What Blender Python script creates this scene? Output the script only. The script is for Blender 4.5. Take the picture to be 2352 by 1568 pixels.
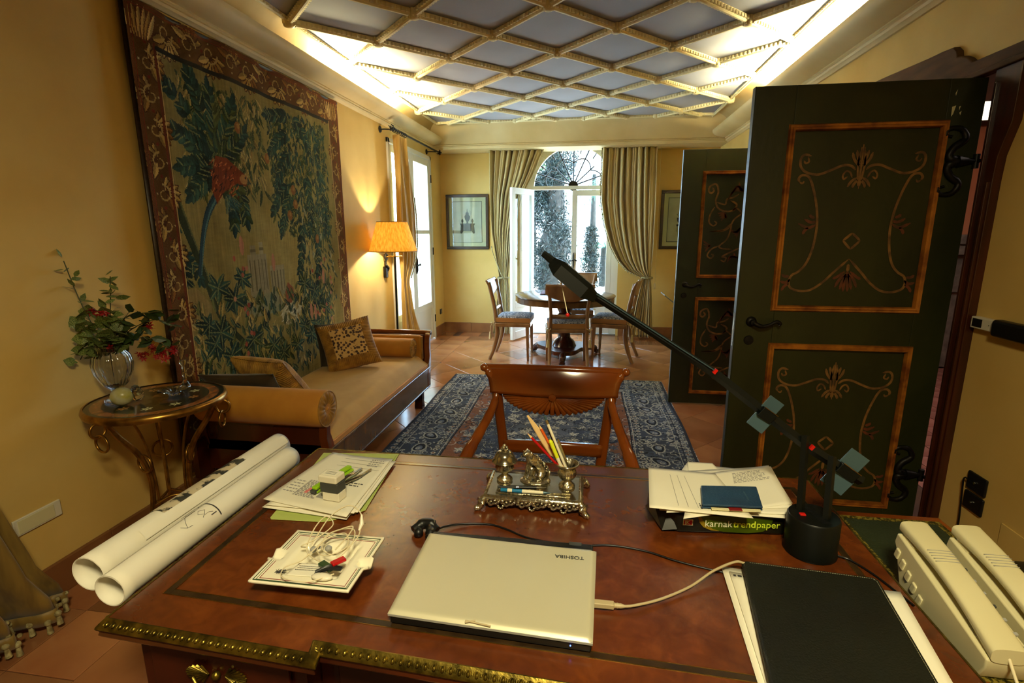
import bpy, math, random
import numpy as np
from mathutils import Vector, Matrix, Euler
random.seed(7)
for o in list(bpy.data.objects): bpy.data.objects.remove(o)
scene = bpy.context.scene
COL = scene.collection
PI = math.pi

# ------------------------------------------------------------------ camera
cam_d = bpy.data.cameras.new('camera'); cam = bpy.data.objects.new('camera', cam_d); COL.objects.link(cam)
cam_d.sensor_width = 36.0; cam_d.lens = 36.0 * 1185.0 / 2352.0; cam_d.clip_start = 0.02; cam_d.clip_end = 200
yaw, pitch, roll = math.radians(8.53), math.radians(12.0), math.radians(-0.14)
def _rot():
    cy, sy, cp, sp, cr, sr = math.cos(yaw), math.sin(yaw), math.cos(pitch), math.sin(pitch), math.cos(roll), math.sin(roll)
    Ry = Matrix(((cy,0,sy),(0,1,0),(-sy,0,cy))); Rx = Matrix(((1,0,0),(0,cp,-sp),(0,sp,cp))); Rz = Matrix(((cr,-sr,0),(sr,cr,0),(0,0,1)))
    M = Rz @ Rx @ Ry
    W = Matrix(((M[0][0], M[0][2], -M[0][1]), (M[1][0], M[1][2], -M[1][1]), (M[2][0], M[2][2], -M[2][1])))   # world -> (right, down, forward)
    R = W.transposed()
    r, d, f = R.col[0], R.col[1], R.col[2]
    return Matrix((( r[0], -d[0], -f[0]), (r[1], -d[1], -f[1]), (r[2], -d[2], -f[2])))
cam.matrix_world = Matrix.Translation((0, 0, 1.5)) @ _rot().to_4x4()
scene.camera = cam

# ------------------------------------------------------------------ colour, world, main lights
scene.view_settings.view_transform = 'Standard'; scene.view_settings.look = 'None'
scene.view_settings.gamma = 1.0; scene.view_settings.use_curve_mapping = False
scene.view_settings.exposure = 0.2
try:
    scene.cycles.use_denoising = True; scene.cycles.max_bounces = 7; scene.cycles.diffuse_bounces = 4
    scene.cycles.glossy_bounces = 4; scene.cycles.transmission_bounces = 6; scene.cycles.transparent_max_bounces = 8
    scene.cycles.sample_clamp_indirect = 6.0; scene.cycles.caustics_reflective = False; scene.cycles.caustics_refractive = False
except Exception: pass
world = bpy.data.worlds.new('sky'); scene.world = world; world.use_nodes = True
bg = world.node_tree.nodes['Background']; bg.inputs[0].default_value = (0.52, 0.75, 1.0, 1); bg.inputs[1].default_value = 20.0

def lamp(name, kind, loc, energy, color, rot=(0,0,0), size=0.1, size_y=None, spread=None, radius=None):
    d = bpy.data.lights.new(name, kind); d.energy = energy; d.color = color
    if kind == 'AREA':
        d.size = size
        if size_y: d.shape = 'RECTANGLE'; d.size_y = size_y
        if spread: d.spread = spread
    elif kind == 'SUN': d.angle = math.radians(1.0)
    else: d.shadow_soft_size = radius or 0.05
    o = bpy.data.objects.new(name, d); o.location = loc; o.rotation_euler = rot; COL.objects.link(o); return o
so = lamp('sun', 'SUN', (0, 12, 8), 24.0, (1, 0.97, 0.9)); so.rotation_euler = Vector((-0.55, 0.10, -0.85)).to_track_quat('-Z', 'Y').to_euler()
# warm tubes lying in the two cornice troughs
lamp('cove_light_left', 'AREA', (-2.10, 4.95, 2.72), 175, (1.0, 0.88, 0.48), rot=(0, math.radians(-160), 0), size=0.05, size_y=1.5)
lamp('cove_light_right', 'AREA', (1.57, 4.62, 2.72), 200, (1.0, 0.88, 0.48), rot=(0, math.radians(160), 0), size=0.05, size_y=1.6)
# added warm fill light for the study end, unseen above and behind the camera
lamp('study_fill_light', 'AREA', (0.15, -0.35, 2.6), 54, (1.0, 0.87, 0.50), rot=(math.radians(8), 0, 0), size=0.35, size_y=0.35, spread=math.radians(160))

# ------------------------------------------------------------------ materials
def lin(c):
    return tuple(((x/255.0)/12.92 if x/255.0 <= 0.04045 else ((x/255.0+0.055)/1.055)**2.4) for x in c)
def new_mat(name):
    m = bpy.data.materials.new(name); m.use_nodes = True
    nt = m.node_tree; b = nt.nodes['Principled BSDF']; return m, nt, b
def sset(b, k, v):
    if k in b.inputs: b.inputs[k].default_value = v
def mat(name, c1, c2=None, rough=0.5, metal=0.0, scale=6.0, detail=3.0, stretch=(1,1,1), bump=0.0, bscale=None, coat=0.0, spec=0.5,
        vcol=False, rnd=0.0, sheen=0.0, trans=0.0, ior=1.45, alpha=1.0, emit=None, es=0.0, lo=0.35, hi=0.65, subs=0.0, aniso=0):
    m, nt, b = new_mat(name); N = nt.nodes; L = nt.links
    sset(b, 'Roughness', rough); sset(b, 'Metallic', metal); sset(b, 'Coat Weight', coat); sset(b, 'Coat Roughness', 0.12)
    sset(b, 'Specular IOR Level', spec); sset(b, 'Sheen Weight', sheen); sset(b, 'Transmission Weight', trans); sset(b, 'IOR', ior); sset(b, 'Alpha', alpha)
    a = (*lin(c1), 1); col = None
    tc = N.new('ShaderNodeTexCoord'); mp = N.new('ShaderNodeMapping'); mp.inputs['Scale'].default_value = stretch
    L.new(tc.outputs['Object'], mp.inputs['Vector'])
    if vcol:
        at = N.new('ShaderNodeAttribute'); at.attribute_name = 'Col'; col = at.outputs['Color']
    elif c2 is not None:
        nz = N.new('ShaderNodeTexNoise'); nz.inputs['Scale'].default_value = scale; nz.inputs['Detail'].default_value = detail
        L.new(mp.outputs[0], nz.inputs['Vector'])
        mr = N.new('ShaderNodeMapRange'); mr.inputs[1].default_value = lo; mr.inputs[2].default_value = hi
        L.new(nz.outputs['Fac'], mr.inputs[0])
        mx = N.new('ShaderNodeMix'); mx.data_type = 'RGBA'; mx.inputs[6].default_value = a; mx.inputs[7].default_value = (*lin(c2), 1)
        L.new(mr.outputs[0], mx.inputs[0]); col = mx.outputs[2]
    if rnd > 0:
        oi = N.new('ShaderNodeObjectInfo'); hv = N.new('ShaderNodeHueSaturation')
        mr2 = N.new('ShaderNodeMapRange'); mr2.inputs[3].default_value = 1 - rnd; mr2.inputs[4].default_value = 1 + rnd
        L.new(oi.outputs['Random'], mr2.inputs[0]); L.new(mr2.outputs[0], hv.inputs['Value'])
        if col is not None: L.new(col, hv.inputs['Color'])
        else: hv.inputs['Color'].default_value = a
        col = hv.outputs[0]
    if col is not None: L.new(col, b.inputs['Base Color'])
    else: b.inputs['Base Color'].default_value = a
    if bump > 0:
        n2 = N.new('ShaderNodeTexNoise'); n2.inputs['Scale'].default_value = bscale or scale*4; n2.inputs['Detail'].default_value = 4
        L.new(mp.outputs[0], n2.inputs['Vector'])
        bp = N.new('ShaderNodeBump'); bp.inputs['Strength'].default_value = bump; bp.inputs['Distance'].default_value = 0.01
        L.new(n2.outputs['Fac'], bp.inputs['Height']); L.new(bp.outputs[0], b.inputs['Normal'])
    if emit is not None:
        b.inputs['Emission Color'].default_value = (*lin(emit), 1); sset(b, 'Emission Strength', es)
    return m
M = {}
M['wall'] = mat('yellow_sponged_plaster', (226,194,116), (207,169,86), rough=0.75, scale=1.6, detail=5, bump=0.12, bscale=14, lo=0.3, hi=0.72)
M['wall_pale'] = mat('pale_plaster', (226,204,150), (205,178,118), rough=0.75, scale=1.8, detail=5, bump=0.1, bscale=14)
M['cornice'] = mat('cream_cornice', (228,208,158), (214,190,134), rough=0.6, scale=2.0, bump=0.05, bscale=10)
M['panel'] = mat('grey_ceiling_panel', (172,174,188), (162,163,176), rough=0.8, scale=1.5, bump=0.05, bscale=12)
M['rib'] = mat('cream_ceiling_rib', (252,240,198), (244,228,176), rough=0.6, scale=9, bump=0.15, bscale=60)
M['tile'] = mat('terracotta_tile', (172,118,76), (142,88,54), rough=0.17, scale=2.2, detail=6, rnd=0.30, bump=0.04, bscale=14, spec=0.6, lo=0.3, hi=0.7)
M['grout'] = mat('dark_grout', (92,58,40), (70,44,32), rough=0.8)
M['skirting'] = mat('terracotta_skirting', (150,104,62), (122,78,44), rough=0.45, scale=4, rnd=0.1)
M['white_paint'] = mat('white_window_paint', (226,224,210), rough=0.35)
M['glass'] = mat('window_glass', (255,255,255), rough=0.0, trans=1.0, ior=1.02, spec=0.4)
M['iron'] = mat('black_iron', (22,20,18), (34,30,26), rough=0.45, metal=0.6, scale=30)
M['black_plastic'] = mat('black_plastic', (14,15,15), rough=0.4)
M['black_satin'] = mat('black_satin_metal', (4,8,6), (5,9,7), rough=0.42, spec=0.3, scale=20)
M['curtain'] = mat('striped_silk_curtain', (204,186,132), (178,158,106), rough=0.45, sheen=0.3, scale=3, stretch=(8,8,0.4), spec=0.4)
M['curtain_y'] = mat('golden_silk_curtain', (212,178,98), (184,146,70), rough=0.5, sheen=0.3, scale=3, stretch=(8,8,0.4))
M['curtain_d'] = mat('olive_silk_curtain', (140,112,50), (104,80,34), rough=0.5, sheen=0.2, scale=3, stretch=(8,8,0.4))
M['trim_bead'] = mat('bobble_fringe', (176,166,120), (120,104,64), rough=0.7, scale=60)
M['frame_dark'] = mat('dark_picture_frame', (60,42,26), (44,30,18), rough=0.35, scale=12, stretch=(1,1,6))
M['mount'] = mat('cream_picture_mount', (214,206,162), rough=0.8)
M['print'] = mat('engraving_paper', (214,210,186), (200,194,166), rough=0.8, scale=8)
M['ink'] = mat('grey_ink', (52,52,54), rough=0.9)
M['ink_soft'] = mat('soft_grey_ink', (150,146,140), rough=0.9)
M['door_green'] = mat('dark_green_painted_door', (44,47,15), (31,34,9), rough=0.42, scale=3.2, detail=6, stretch=(1,1,0.5), bump=0.08, bscale=40)
M['door_gold'] = mat('worn_gold_moulding', (182,112,36), (112,56,18), rough=0.38, scale=14, detail=4, metal=0.1, bump=0.2, bscale=50)
M['paint_gold'] = mat('faded_gold_paint', (132,92,42), (84,56,26), rough=0.6, scale=26, detail=4)
M['paint_red'] = mat('faded_russet_paint', (104,50,20), (72,40,18), rough=0.6, scale=24)
M['frame_wood'] = mat('dark_red_wood', (74,32,16), (50,20,10), rough=0.3, scale=5, stretch=(4,4,0.6), coat=0.3)
M['overdoor'] = mat('weathered_overdoor_wood', (86,60,38), (66,46,30), rough=0.8, spec=0.2, scale=5, stretch=(1,1,5))
M['cherry'] = mat('polished_cherry_wood', (136,68,18), (96,42,10), rough=0.16, scale=6, stretch=(1,1,0.25), coat=0.8, detail=5)
M['cherry_x'] = mat('polished_cherry_wood_crosswise', (130,64,17), (92,40,10), rough=0.16, scale=6, stretch=(0.25,1,1), coat=0.8, detail=5)
M['mahogany'] = mat('dark_mahogany', (74,28,11), (46,16,7), rough=0.25, scale=5, stretch=(1,1,0.3), coat=0.4, detail=5)
M['walnut'] = mat('walnut_veneer', (110,78,44), (82,54,28), rough=0.22, scale=7, stretch=(1,2,0.5), coat=0.5, detail=5)
M['chair_wood'] = mat('satin_walnut_chair', (158,122,84), (126,92,58), rough=0.28, scale=8, stretch=(1,1,0.3), coat=0.3)
M['burl'] = None
M['gilt'] = mat('aged_gilt_brass', (136,116,46), (78,66,24), rough=0.32, metal=0.9, scale=40, bump=0.1, bscale=120)
M['brass'] = mat('antique_brass', (176,132,58), (120,84,34), rough=0.3, metal=0.9, scale=20)
M['inlay'] = mat('dark_inlay_band', (40,28,16), (56,40,22), rough=0.22, scale=30, coat=0.4)
M['gold_velvet'] = mat('gold_velvet', (206,144,46), (184,122,34), rough=0.75, sheen=0.15, scale=5)
M['beige_velvet'] = mat('beige_velvet_seat', (204,164,92), (186,144,70), rough=0.85, sheen=0.12, scale=3.5, detail=4)
M['ruche'] = mat('ruched_gold_velvet', (184,136,50), (136,94,30), rough=0.65, sheen=0.15, scale=18)
M['dark_velvet'] = mat('dark_brown_velvet', (58,44,18), (42,30,12), rough=0.7, sheen=0.3, scale=8)
M['tassel'] = mat('cream_cord', (206,190,140), rough=0.8)
M['blue_cloth'] = mat('blue_grey_pattern_cloth', (70,78,96), (176,178,184), rough=0.8, scale=55, detail=1, lo=0.46, hi=0.54)
M['cushion_side'] = mat('tan_cushion_side', (170,124,74), rough=0.8)
M['shade'] = None
M['crystal'] = mat('cut_crystal', (250,250,245), rough=0.02, trans=1.0, ior=1.5)
M['water'] = mat('vase_water', (230,236,220), rough=0.0, trans=1.0, ior=1.33)
M['stone_egg'] = mat('pale_yellow_alabaster', (196,190,96), (214,214,180), rough=0.3, scale=30, trans=0.35)
M['leaf'] = mat('variegated_ivy_leaf', (70,92,38), (160,164,96), rough=0.5, scale=30, detail=2, rnd=0.25, lo=0.5, hi=0.62)
M['leaf_dark'] = mat('dark_leaf', (34,54,24), (58,78,34), rough=0.45, scale=20, rnd=0.2)
M['stem'] = mat('green_stem', (70,70,30), rough=0.6)
M['petal'] = mat('crimson_petal', (170,12,22), (120,6,14), rough=0.5, scale=60, rnd=0.15)
M['paper'] = mat('white_paper', (236,232,214), (228,222,200), rough=0.75, scale=3)
M['paper2'] = mat('white_plan_paper', (232,228,214), (224,218,200), rough=0.7, scale=3)
M['paper_print'] = mat('printed_photo_strip', (190,176,146), (44,44,38), rough=0.6, scale=34, detail=3, lo=0.47, hi=0.53)
M['green_card'] = mat('light_green_card', (176,190,104), rough=0.6)
M['lime'] = mat('lime_plastic', (150,200,20), rough=0.3)
M['white_plastic'] = mat('off_white_plastic', (222,216,196), rough=0.3, spec=0.5)
M['phone'] = mat('aged_cream_plastic', (206,198,160), (196,186,146), rough=0.26, scale=3, spec=0.55)
M['grey_plastic'] = mat('grey_plastic', (150,150,146), rough=0.4)
M['dgrey_plastic'] = mat('dark_grey_plastic', (60,62,60), rough=0.4)
M['steel'] = mat('polished_steel', (190,186,172), rough=0.16, metal=1.0)
M['silver'] = mat('antique_silver', (206,198,172), (92,84,62), rough=0.22, metal=0.95, scale=70, detail=3, bump=0.2, bscale=120, lo=0.5, hi=0.72)
M['silver_plain'] = mat('polished_silver_plate', (196,190,164), (168,160,132), rough=0.16, metal=0.95, scale=12)
M['laptop'] = mat('champagne_laptop_lid', (206,202,176), (200,194,166), rough=0.38, metal=0.25, scale=2)
M['porcelain'] = mat('cream_porcelain', (236,230,206), rough=0.15, coat=0.4)
M['line_green'] = mat('green_line', (40,66,36), rough=0.3)
M['line_red'] = mat('red_line', (120,26,22), rough=0.3)
M['cable_white'] = mat('cream_cable', (214,202,168), rough=0.5)
M['cable_grey'] = mat('grey_beige_cable', (176,160,124), rough=0.5)
M['cable_black'] = mat('black_cable', (10,10,10), rough=0.35)
M['blue_leather'] = mat('blue_leather', (26,62,92), (22,52,80), rough=0.5, scale=14, bump=0.25, bscale=220)
M['folder_leather'] = mat('black_leather_folder', (13,15,8), (17,20,11), rough=0.5, scale=6, bump=0.2, bscale=260)
M['stitch'] = mat('cream_stitching', (150,146,120), rough=0.8)
M['parcel'] = mat('black_paper_wrap', (16,14,10), (24,22,12), rough=0.3, scale=20)
M['green_print'] = mat('green_printed_wrap', (92,112,14), (56,74,8), rough=0.3, scale=6)
M['ochre_print'] = mat('ochre_printed_wrap', (140,118,30), rough=0.3)
M['white_ink'] = mat('white_print', (226,226,196), rough=0.5)
M['lime_ink'] = mat('lime_print', (206,226,60), rough=0.5)
M['red'] = mat('red_plastic', (190,24,16), rough=0.3)
M['red_paint'] = mat('red_lacquer', (176,14,18), rough=0.25)
M['orange_paint'] = mat('orange_lacquer', (214,90,26), rough=0.3)
M['yellow'] = mat('fluorescent_yellow', (222,232,40), rough=0.25)
M['white_lacquer'] = mat('white_lacquer', (232,224,196), rough=0.25)
M['pen_blue'] = mat('blue_pen_plastic', (28,110,156), rough=0.25)
M['wood_light'] = mat('pale_pencil_wood', (226,190,130), rough=0.6)
M['fin'] = mat('blue_grey_plate', (72,98,110), rough=0.3, metal=0.4)
M['green_leather'] = mat('dark_green_leather', (30,38,20), (36,45,24), rough=0.5, scale=8, bump=0.2, bscale=200)
M['gold_tool'] = mat('gold_tooled_border', (150,132,50), (60,56,22), rough=0.4, metal=0.5, scale=160, detail=1, lo=0.45, hi=0.55)
M['pink_wall'] = mat('salmon_wall', (196,130,92), (182,114,78), rough=0.8, scale=1.5)
M['stone'] = mat('grey_stone', (120,112,100), (84,78,70), rough=0.7, scale=9, detail=6, bump=0.3)
M['lit_window'] = mat('bright_hall_window', (255,246,214), rough=0.5, emit=(255,246,214), es=2.2)
M['hall_tile'] = mat('rosy_hall_tile', (176,120,108), (156,98,88), rough=0.25, scale=3, rnd=0.15)
M['purple'] = mat('purple_plastic', (70,30,170), rough=0.2)
M['bark'] = mat('grey_bark', (46,46,42), (28,30,28), rough=0.9, scale=10)
M['cypress'] = mat('dark_cypress_foliage', (9,20,18), (24,40,38), rough=0.6, scale=3)
M['bush'] = mat('bright_green_foliage', (26,62,22), (58,104,44), rough=0.6, scale=3)
M['palm'] = mat('palm_frond', (24,64,46), (52,100,76), rough=0.5, scale=3)
M['gravel'] = mat('pale_gravel', (214,210,196), (190,184,168), rough=0.9, scale=20)
M['lawn'] = mat('garden_lawn', (110,150,70), (80,120,50), rough=0.9, scale=9)
M['silver_laptop'] = mat('silver_grey_laptop', (150,154,160), rough=0.3, metal=0.5)
M['tube'] = mat('glowing_tube', (255,220,150), rough=0.5, emit=(255,214,140), es=12)
M['bulb'] = mat('glowing_bulb', (255,200,120), rough=0.5, emit=(255,222,160), es=60)
M['vcol'] = mat('woven_wool', (128,128,128), vcol=True, rough=0.95, spec=0.15, bump=0.5, bscale=260)
M['vcol_gloss'] = mat('inlaid_top', (128,128,128), vcol=True, rough=0.25, coat=0.4)
def burl():
    m, nt, b = new_mat('burr_walnut_leather_top'); N = nt.nodes; L = nt.links
    tc = N.new('ShaderNodeTexCoord')
    n1 = N.new('ShaderNodeTexNoise'); n1.inputs['Scale'].default_value = 3.5; n1.inputs['Detail'].default_value = 6; n1.inputs['Distortion'].default_value = 1.2
    n2 = N.new('ShaderNodeTexNoise'); n2.inputs['Scale'].default_value = 26; n2.inputs['Detail'].default_value = 5; n2.inputs['Distortion'].default_value = 0.8
    ad = N.new('ShaderNodeMath'); ad.operation = 'MULTIPLY_ADD'; ad.inputs[1].default_value = 0.55
    ml = N.new('ShaderNodeMath'); ml.operation = 'MULTIPLY'; ml.inputs[1].default_value = 0.40
    L.new(tc.outputs['Object'], n1.inputs['Vector']); L.new(tc.outputs['Object'], n2.inputs['Vector'])
    L.new(n2.outputs['Fac'], ml.inputs[0]); L.new(n1.outputs['Fac'], ad.inputs[0]); L.new(ml.outputs[0], ad.inputs[2])
    cr = N.new('ShaderNodeValToRGB'); e = cr.color_ramp.elements
    e[0].position = 0.24; e[0].color = (*lin((58,24,8)), 1); e[1].position = 0.80; e[1].color = (*lin((136,72,26)), 1)
    k = e.new(0.5); k.color = (*lin((94,44,14)), 1)
    L.new(ad.outputs[0], cr.inputs[0]); L.new(cr.outputs[0], b.inputs['Base Color'])
    b.inputs['Roughness'].default_value = 0.27; sset(b, 'Coat Weight', 0.25); sset(b, 'Coat Roughness', 0.16)
    bp = N.new('ShaderNodeBump'); bp.inputs['Strength'].default_value = 0.02; bp.inputs['Distance'].default_value = 0.002
    n3 = N.new('ShaderNodeTexNoise'); n3.inputs['Scale'].default_value = 9; n3.inputs['Detail'].default_value = 6
    L.new(tc.outputs['Object'], n3.inputs['Vector']); L.new(n3.outputs['Fac'], bp.inputs['Height']); L.new(bp.outputs[0], b.inputs['Normal'])
    return m
M['burl'] = burl()
def shade_mat():
    m, nt, b = new_mat('raffia_lampshade'); N = nt.nodes; L = nt.links
    tl = N.new('ShaderNodeBsdfTranslucent'); mx = N.new('ShaderNodeMixShader'); mx.inputs[0].default_value = 0.55
    tc = N.new('ShaderNodeTexCoord'); mp = N.new('ShaderNodeMapping'); mp.inputs['Scale'].default_value = (1, 1, 0.12)
    n = N.new('ShaderNodeTexNoise'); n.inputs['Scale'].default_value = 70; n.inputs['Detail'].default_value = 3
    cr = N.new('ShaderNodeValToRGB'); e = cr.color_ramp.elements
    e[0].position = 0.35; e[0].color = (*lin((206,168,84)), 1); e[1].position = 0.65; e[1].color = (*lin((240,216,140)), 1)
    L.new(tc.outputs['Object'], mp.inputs[0]); L.new(mp.outputs[0], n.inputs['Vector']); L.new(n.outputs['Fac'], cr.inputs[0])
    L.new(cr.outputs[0], b.inputs['Base Color']); L.new(cr.outputs[0], tl.inputs['Color']); b.inputs['Roughness'].default_value = 0.8
    L.new(b.outputs[0], mx.inputs[1]); L.new(tl.outputs[0], mx.inputs[2]); L.new(mx.outputs[0], N['Material Output'].inputs['Surface'])
    return m
M['shade'] = shade_mat()
def leopard():
    m, nt, b = new_mat('leopard_spot_velvet'); N = nt.nodes; L = nt.links
    tc = N.new('ShaderNodeTexCoord'); v = N.new('ShaderNodeTexVoronoi'); v.inputs['Scale'].default_value = 46; v.feature = 'F1'
    L.new(tc.outputs['Object'], v.inputs['Vector'])
    cr = N.new('ShaderNodeValToRGB'); e = cr.color_ramp.elements
    e[0].position = 0.0; e[0].color = (*lin((96,48,14)), 1); e[1].position = 0.75; e[1].color = (*lin((216,176,108)), 1)
    k = e.new(0.16); k.color = (*lin((52,22,12)), 1); k = e.new(0.40); k.color = (*lin((60,28,14)), 1); k = e.new(0.47); k.color = (*lin((210,168,100)), 1)
    L.new(v.outputs['Distance'], cr.inputs[0]); L.new(cr.outputs[0], b.inputs['Base Color']); b.inputs['Roughness'].default_value = 0.75; sset(b, 'Sheen Weight', 0.4)
    return m
M['leopard'] = leopard()

# ------------------------------------------------------------------ object helpers
WM = {}
def thing(name, label, cat, loc=(0,0,0), rz=0.0, group=None):
    o = bpy.data.objects.new(name, None); o.empty_display_size = 0.1; COL.objects.link(o)
    o.location = loc; o.rotation_euler = (0, 0, rz); o['label'] = label; o['category'] = cat
    if group: o['group'] = group
    WM[o] = Matrix.Translation(loc) @ Matrix.Rotation(rz, 4, 'Z'); return o
def tag(o, label, cat, group=None, kind=None):
    o['label'] = label; o['category'] = cat
    if group: o['group'] = group
    if kind: o['kind'] = kind
    return o
def st(o, label=None):
    o['kind'] = 'structure'
    if label: o['label'] = label
    return o
def copy_tree(o, parent=None):
    c = o.copy(); COL.objects.link(c)
    if parent is not None: c.parent = parent
    for ch in list(o.children): copy_tree(ch, c)
    return c
def chain(pts, n=10, closed=False):
    """Catmull-Rom resampling of a point list"""
    P = [Vector(p) for p in pts]; out = []
    m = len(P); rng = range(m) if closed else range(m-1)
    for i in rng:
        p0 = P[(i-1) % m] if (closed or i > 0) else P[0]*2-P[1]
        p1, p2 = P[i], P[(i+1) % m]
        p3 = P[(i+2) % m] if (closed or i+2 < m) else P[-1]*2-P[-2]
        for k in range(n):
            t = k/n
            out.append(0.5*((2*p1)+(-p0+p2)*t+(2*p0-5*p1+4*p2-p3)*t*t+(-p0+3*p1-3*p2+p3)*t*t*t))
    if not closed: out.append(P[-1])
    return out
class MB:
    def __init__(s): s.v = []; s.f = []
    def add(s, vs, fs):
        n = len(s.v); s.v += [tuple(v) for v in vs]; s.f += [tuple(i+n for i in f) for f in fs]; return s
    def box(s, x0, x1, y0, y1, z0, z1, R=None, c=None):
        vs = [(x,y,z) for z in (z0,z1) for y in (y0,y1) for x in (x0,x1)]
        if R is not None:
            c = Vector(c if c is not None else ((x0+x1)/2,(y0+y1)/2,(z0+z1)/2)); vs = [tuple(c + R @ (Vector(v)-c)) for v in vs]
        return s.add(vs, [(0,2,3,1),(4,5,7,6),(0,1,5,4),(2,6,7,3),(0,4,6,2),(1,3,7,5)])
    def cbox(s, c, d, R=None):
        x,y,z = c; a,b,h = d
        return s.box(x-a/2,x+a/2,y-b/2,y+b/2,z-h/2,z+h/2,R,c)
    def prism(s, poly, a, b, ax='z'):
        def P(p,h): return (p[0],p[1],h) if ax=='z' else ((p[0],h,p[1]) if ax=='y' else (h,p[0],p[1]))
        n = len(poly); area = sum(poly[i][0]*poly[(i+1)%n][1]-poly[(i+1)%n][0]*poly[i][1] for i in range(n))
        if (area < 0) != (ax == 'y'): poly = poly[::-1]
        vs = [P(p,a) for p in poly]+[P(p,b) for p in poly]
        fs = [tuple(range(n))[::-1], tuple(range(n,2*n))]+[(i,(i+1)%n,n+(i+1)%n,n+i) for i in range(n)]
        return s.add(vs, fs)
    def tube(s, pts, r, seg=8, closed=False, flat=None, up=None):
        P = [Vector(p) for p in pts]; n = len(P)
        rs = r if isinstance(r,(list,tuple)) else [r]*n
        if len(rs) != n: rs = [rs[0]+(rs[-1]-rs[0])*i/(n-1) for i in range(n)] if len(rs)==2 else [rs[min(len(rs)-1, int(i*len(rs)/n))] for i in range(n)]
        T = []
        for i in range(n):
            a = P[(i-1)%n] if (closed or i>0) else P[i]; b = P[(i+1)%n] if (closed or i<n-1) else P[i]
            t = (b-a); T.append(t.normalized() if t.length > 1e-9 else Vector((0,0,1)))
        u = Vector(up) if up is not None else (Vector((0,0,1)) if abs(T[0].z) < 0.9 else Vector((1,0,0)))
        u = (u - T[0]*u.dot(T[0])).normalized(); vs = []
        for i in range(n):
            if up is not None: u = Vector(up)
            u = (u - T[i]*u.dot(T[i]))
            u = u.normalized() if u.length > 1e-6 else T[i].orthogonal().normalized()
            w = T[i].cross(u)
            fl = flat if flat else 1.0
            for k in range(seg):
                a = 2*PI*k/seg; vs.append(P[i]+(u*math.cos(a)*fl+w*math.sin(a))*rs[i])
        fs = []
        for i in range(n if closed else n-1):
            j = (i+1)%n
            for k in range(seg): fs.append((i*seg+k,i*seg+(k+1)%seg,j*seg+(k+1)%seg,j*seg+k))
        if not closed: fs += [tuple(range(seg))[::-1], tuple((n-1)*seg+k for k in range(seg))]
        return s.add(vs, fs)
    def sweep(s, prof, path, closed=False, up=(0,0,1)):
        """profile points (out, up) swept along path in plane perpendicular to up with mitred corners"""
        P = [Vector(p) for p in path]; n = len(P); U = Vector(up); vs = []; m = len(prof)
        for i in range(n):
            d1 = (P[i]-P[i-1]).normalized() if (closed or i>0) else None; d2 = (P[(i+1)%n]-P[i]).normalized() if (closed or i<n-1) else None
            if d1 is None: d1 = d2
            if d2 is None: d2 = d1
            n1 = d1.cross(U); n2 = d2.cross(U); b = (n1+n2); b = b/(b.length_squared/2) if b.length>1e-6 else n1
            for (o,h) in prof: vs.append(P[i]+b*o+U*h)
        fs = []
        for i in range(n if closed else n-1):
            j = (i+1)%n
            for k in range(m): fs.append((i*m+k,i*m+(k+1)%m,j*m+(k+1)%m,j*m+k))
        if not closed: fs += [tuple(range(m))[::-1], tuple((n-1)*m+k for k in range(m))]
        return s.add(vs, fs)
    def lathe(s, prof, c=(0,0,0), seg=24, R=None, flute=0, fd=0.0, caps=True):
        vs = []; n = len(prof); c = Vector(c)
        for (r,z) in prof:
            for k in range(seg):
                a = 2*PI*k/seg; rr = r*(1+fd*math.cos(flute*a)) if flute else r
                v = Vector((rr*math.cos(a), rr*math.sin(a), z)); vs.append(c+(R@v if R is not None else v))
        fs = [(i*seg+k,i*seg+(k+1)%seg,(i+1)*seg+(k+1)%seg,(i+1)*seg+k) for i in range(n-1) for k in range(seg)]
        if caps and prof[0][0] > 1e-6: fs.append(tuple(range(seg))[::-1])
        if caps and prof[-1][0] > 1e-6: fs.append(tuple((n-1)*seg+k for k in range(seg)))
        return s.add(vs, fs)
    def ball(s, c, r, seg=10, sc=(1,1,1), R=None):
        n = max(4, seg//2); c = Vector(c); vs = []; fs = []
        for i in range(n+1):
            t = PI*i/n
            for k in range(seg):
                a = 2*PI*k/seg; v = Vector((r*math.sin(t)*math.cos(a)*sc[0], r*math.sin(t)*math.sin(a)*sc[1], r*math.cos(t)*sc[2]))
                vs.append(c+(R@v if R is not None else v))
        for i in range(n):
            for k in range(seg): fs.append((i*seg+k,(i+1)*seg+k,(i+1)*seg+(k+1)%seg,i*seg+(k+1)%seg))
        return s.add(vs, fs)
    def torus(s, c, R0, r, R=None, seg=24, ms=8):
        pts = [Vector((R0*math.cos(2*PI*i/seg), R0*math.sin(2*PI*i/seg), 0)) for i in range(seg)]
        if R is not None: pts = [R@p for p in pts]
        return s.tube([Vector(c)+p for p in pts], r, ms, closed=True)
    def surf(s, fn, nu, nv, cu=False, cv=False, flip=False):
        U = nu if cu else nu+1; V = nv if cv else nv+1
        vs = [tuple(fn(i/nu, j/nv)) for i in range(U) for j in range(V)]
        fs = []
        for i in range(nu):
            for j in range(nv):
                a,b,c,d = i*V+j, ((i+1)%U)*V+j, ((i+1)%U)*V+(j+1)%V, i*V+(j+1)%V
                fs.append((a,d,c,b) if flip else (a,b,c,d))
        return s.add(vs, fs)
    def xf(s, T):
        s.v = [tuple(T @ Vector(v)) for v in s.v]; return s
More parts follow.
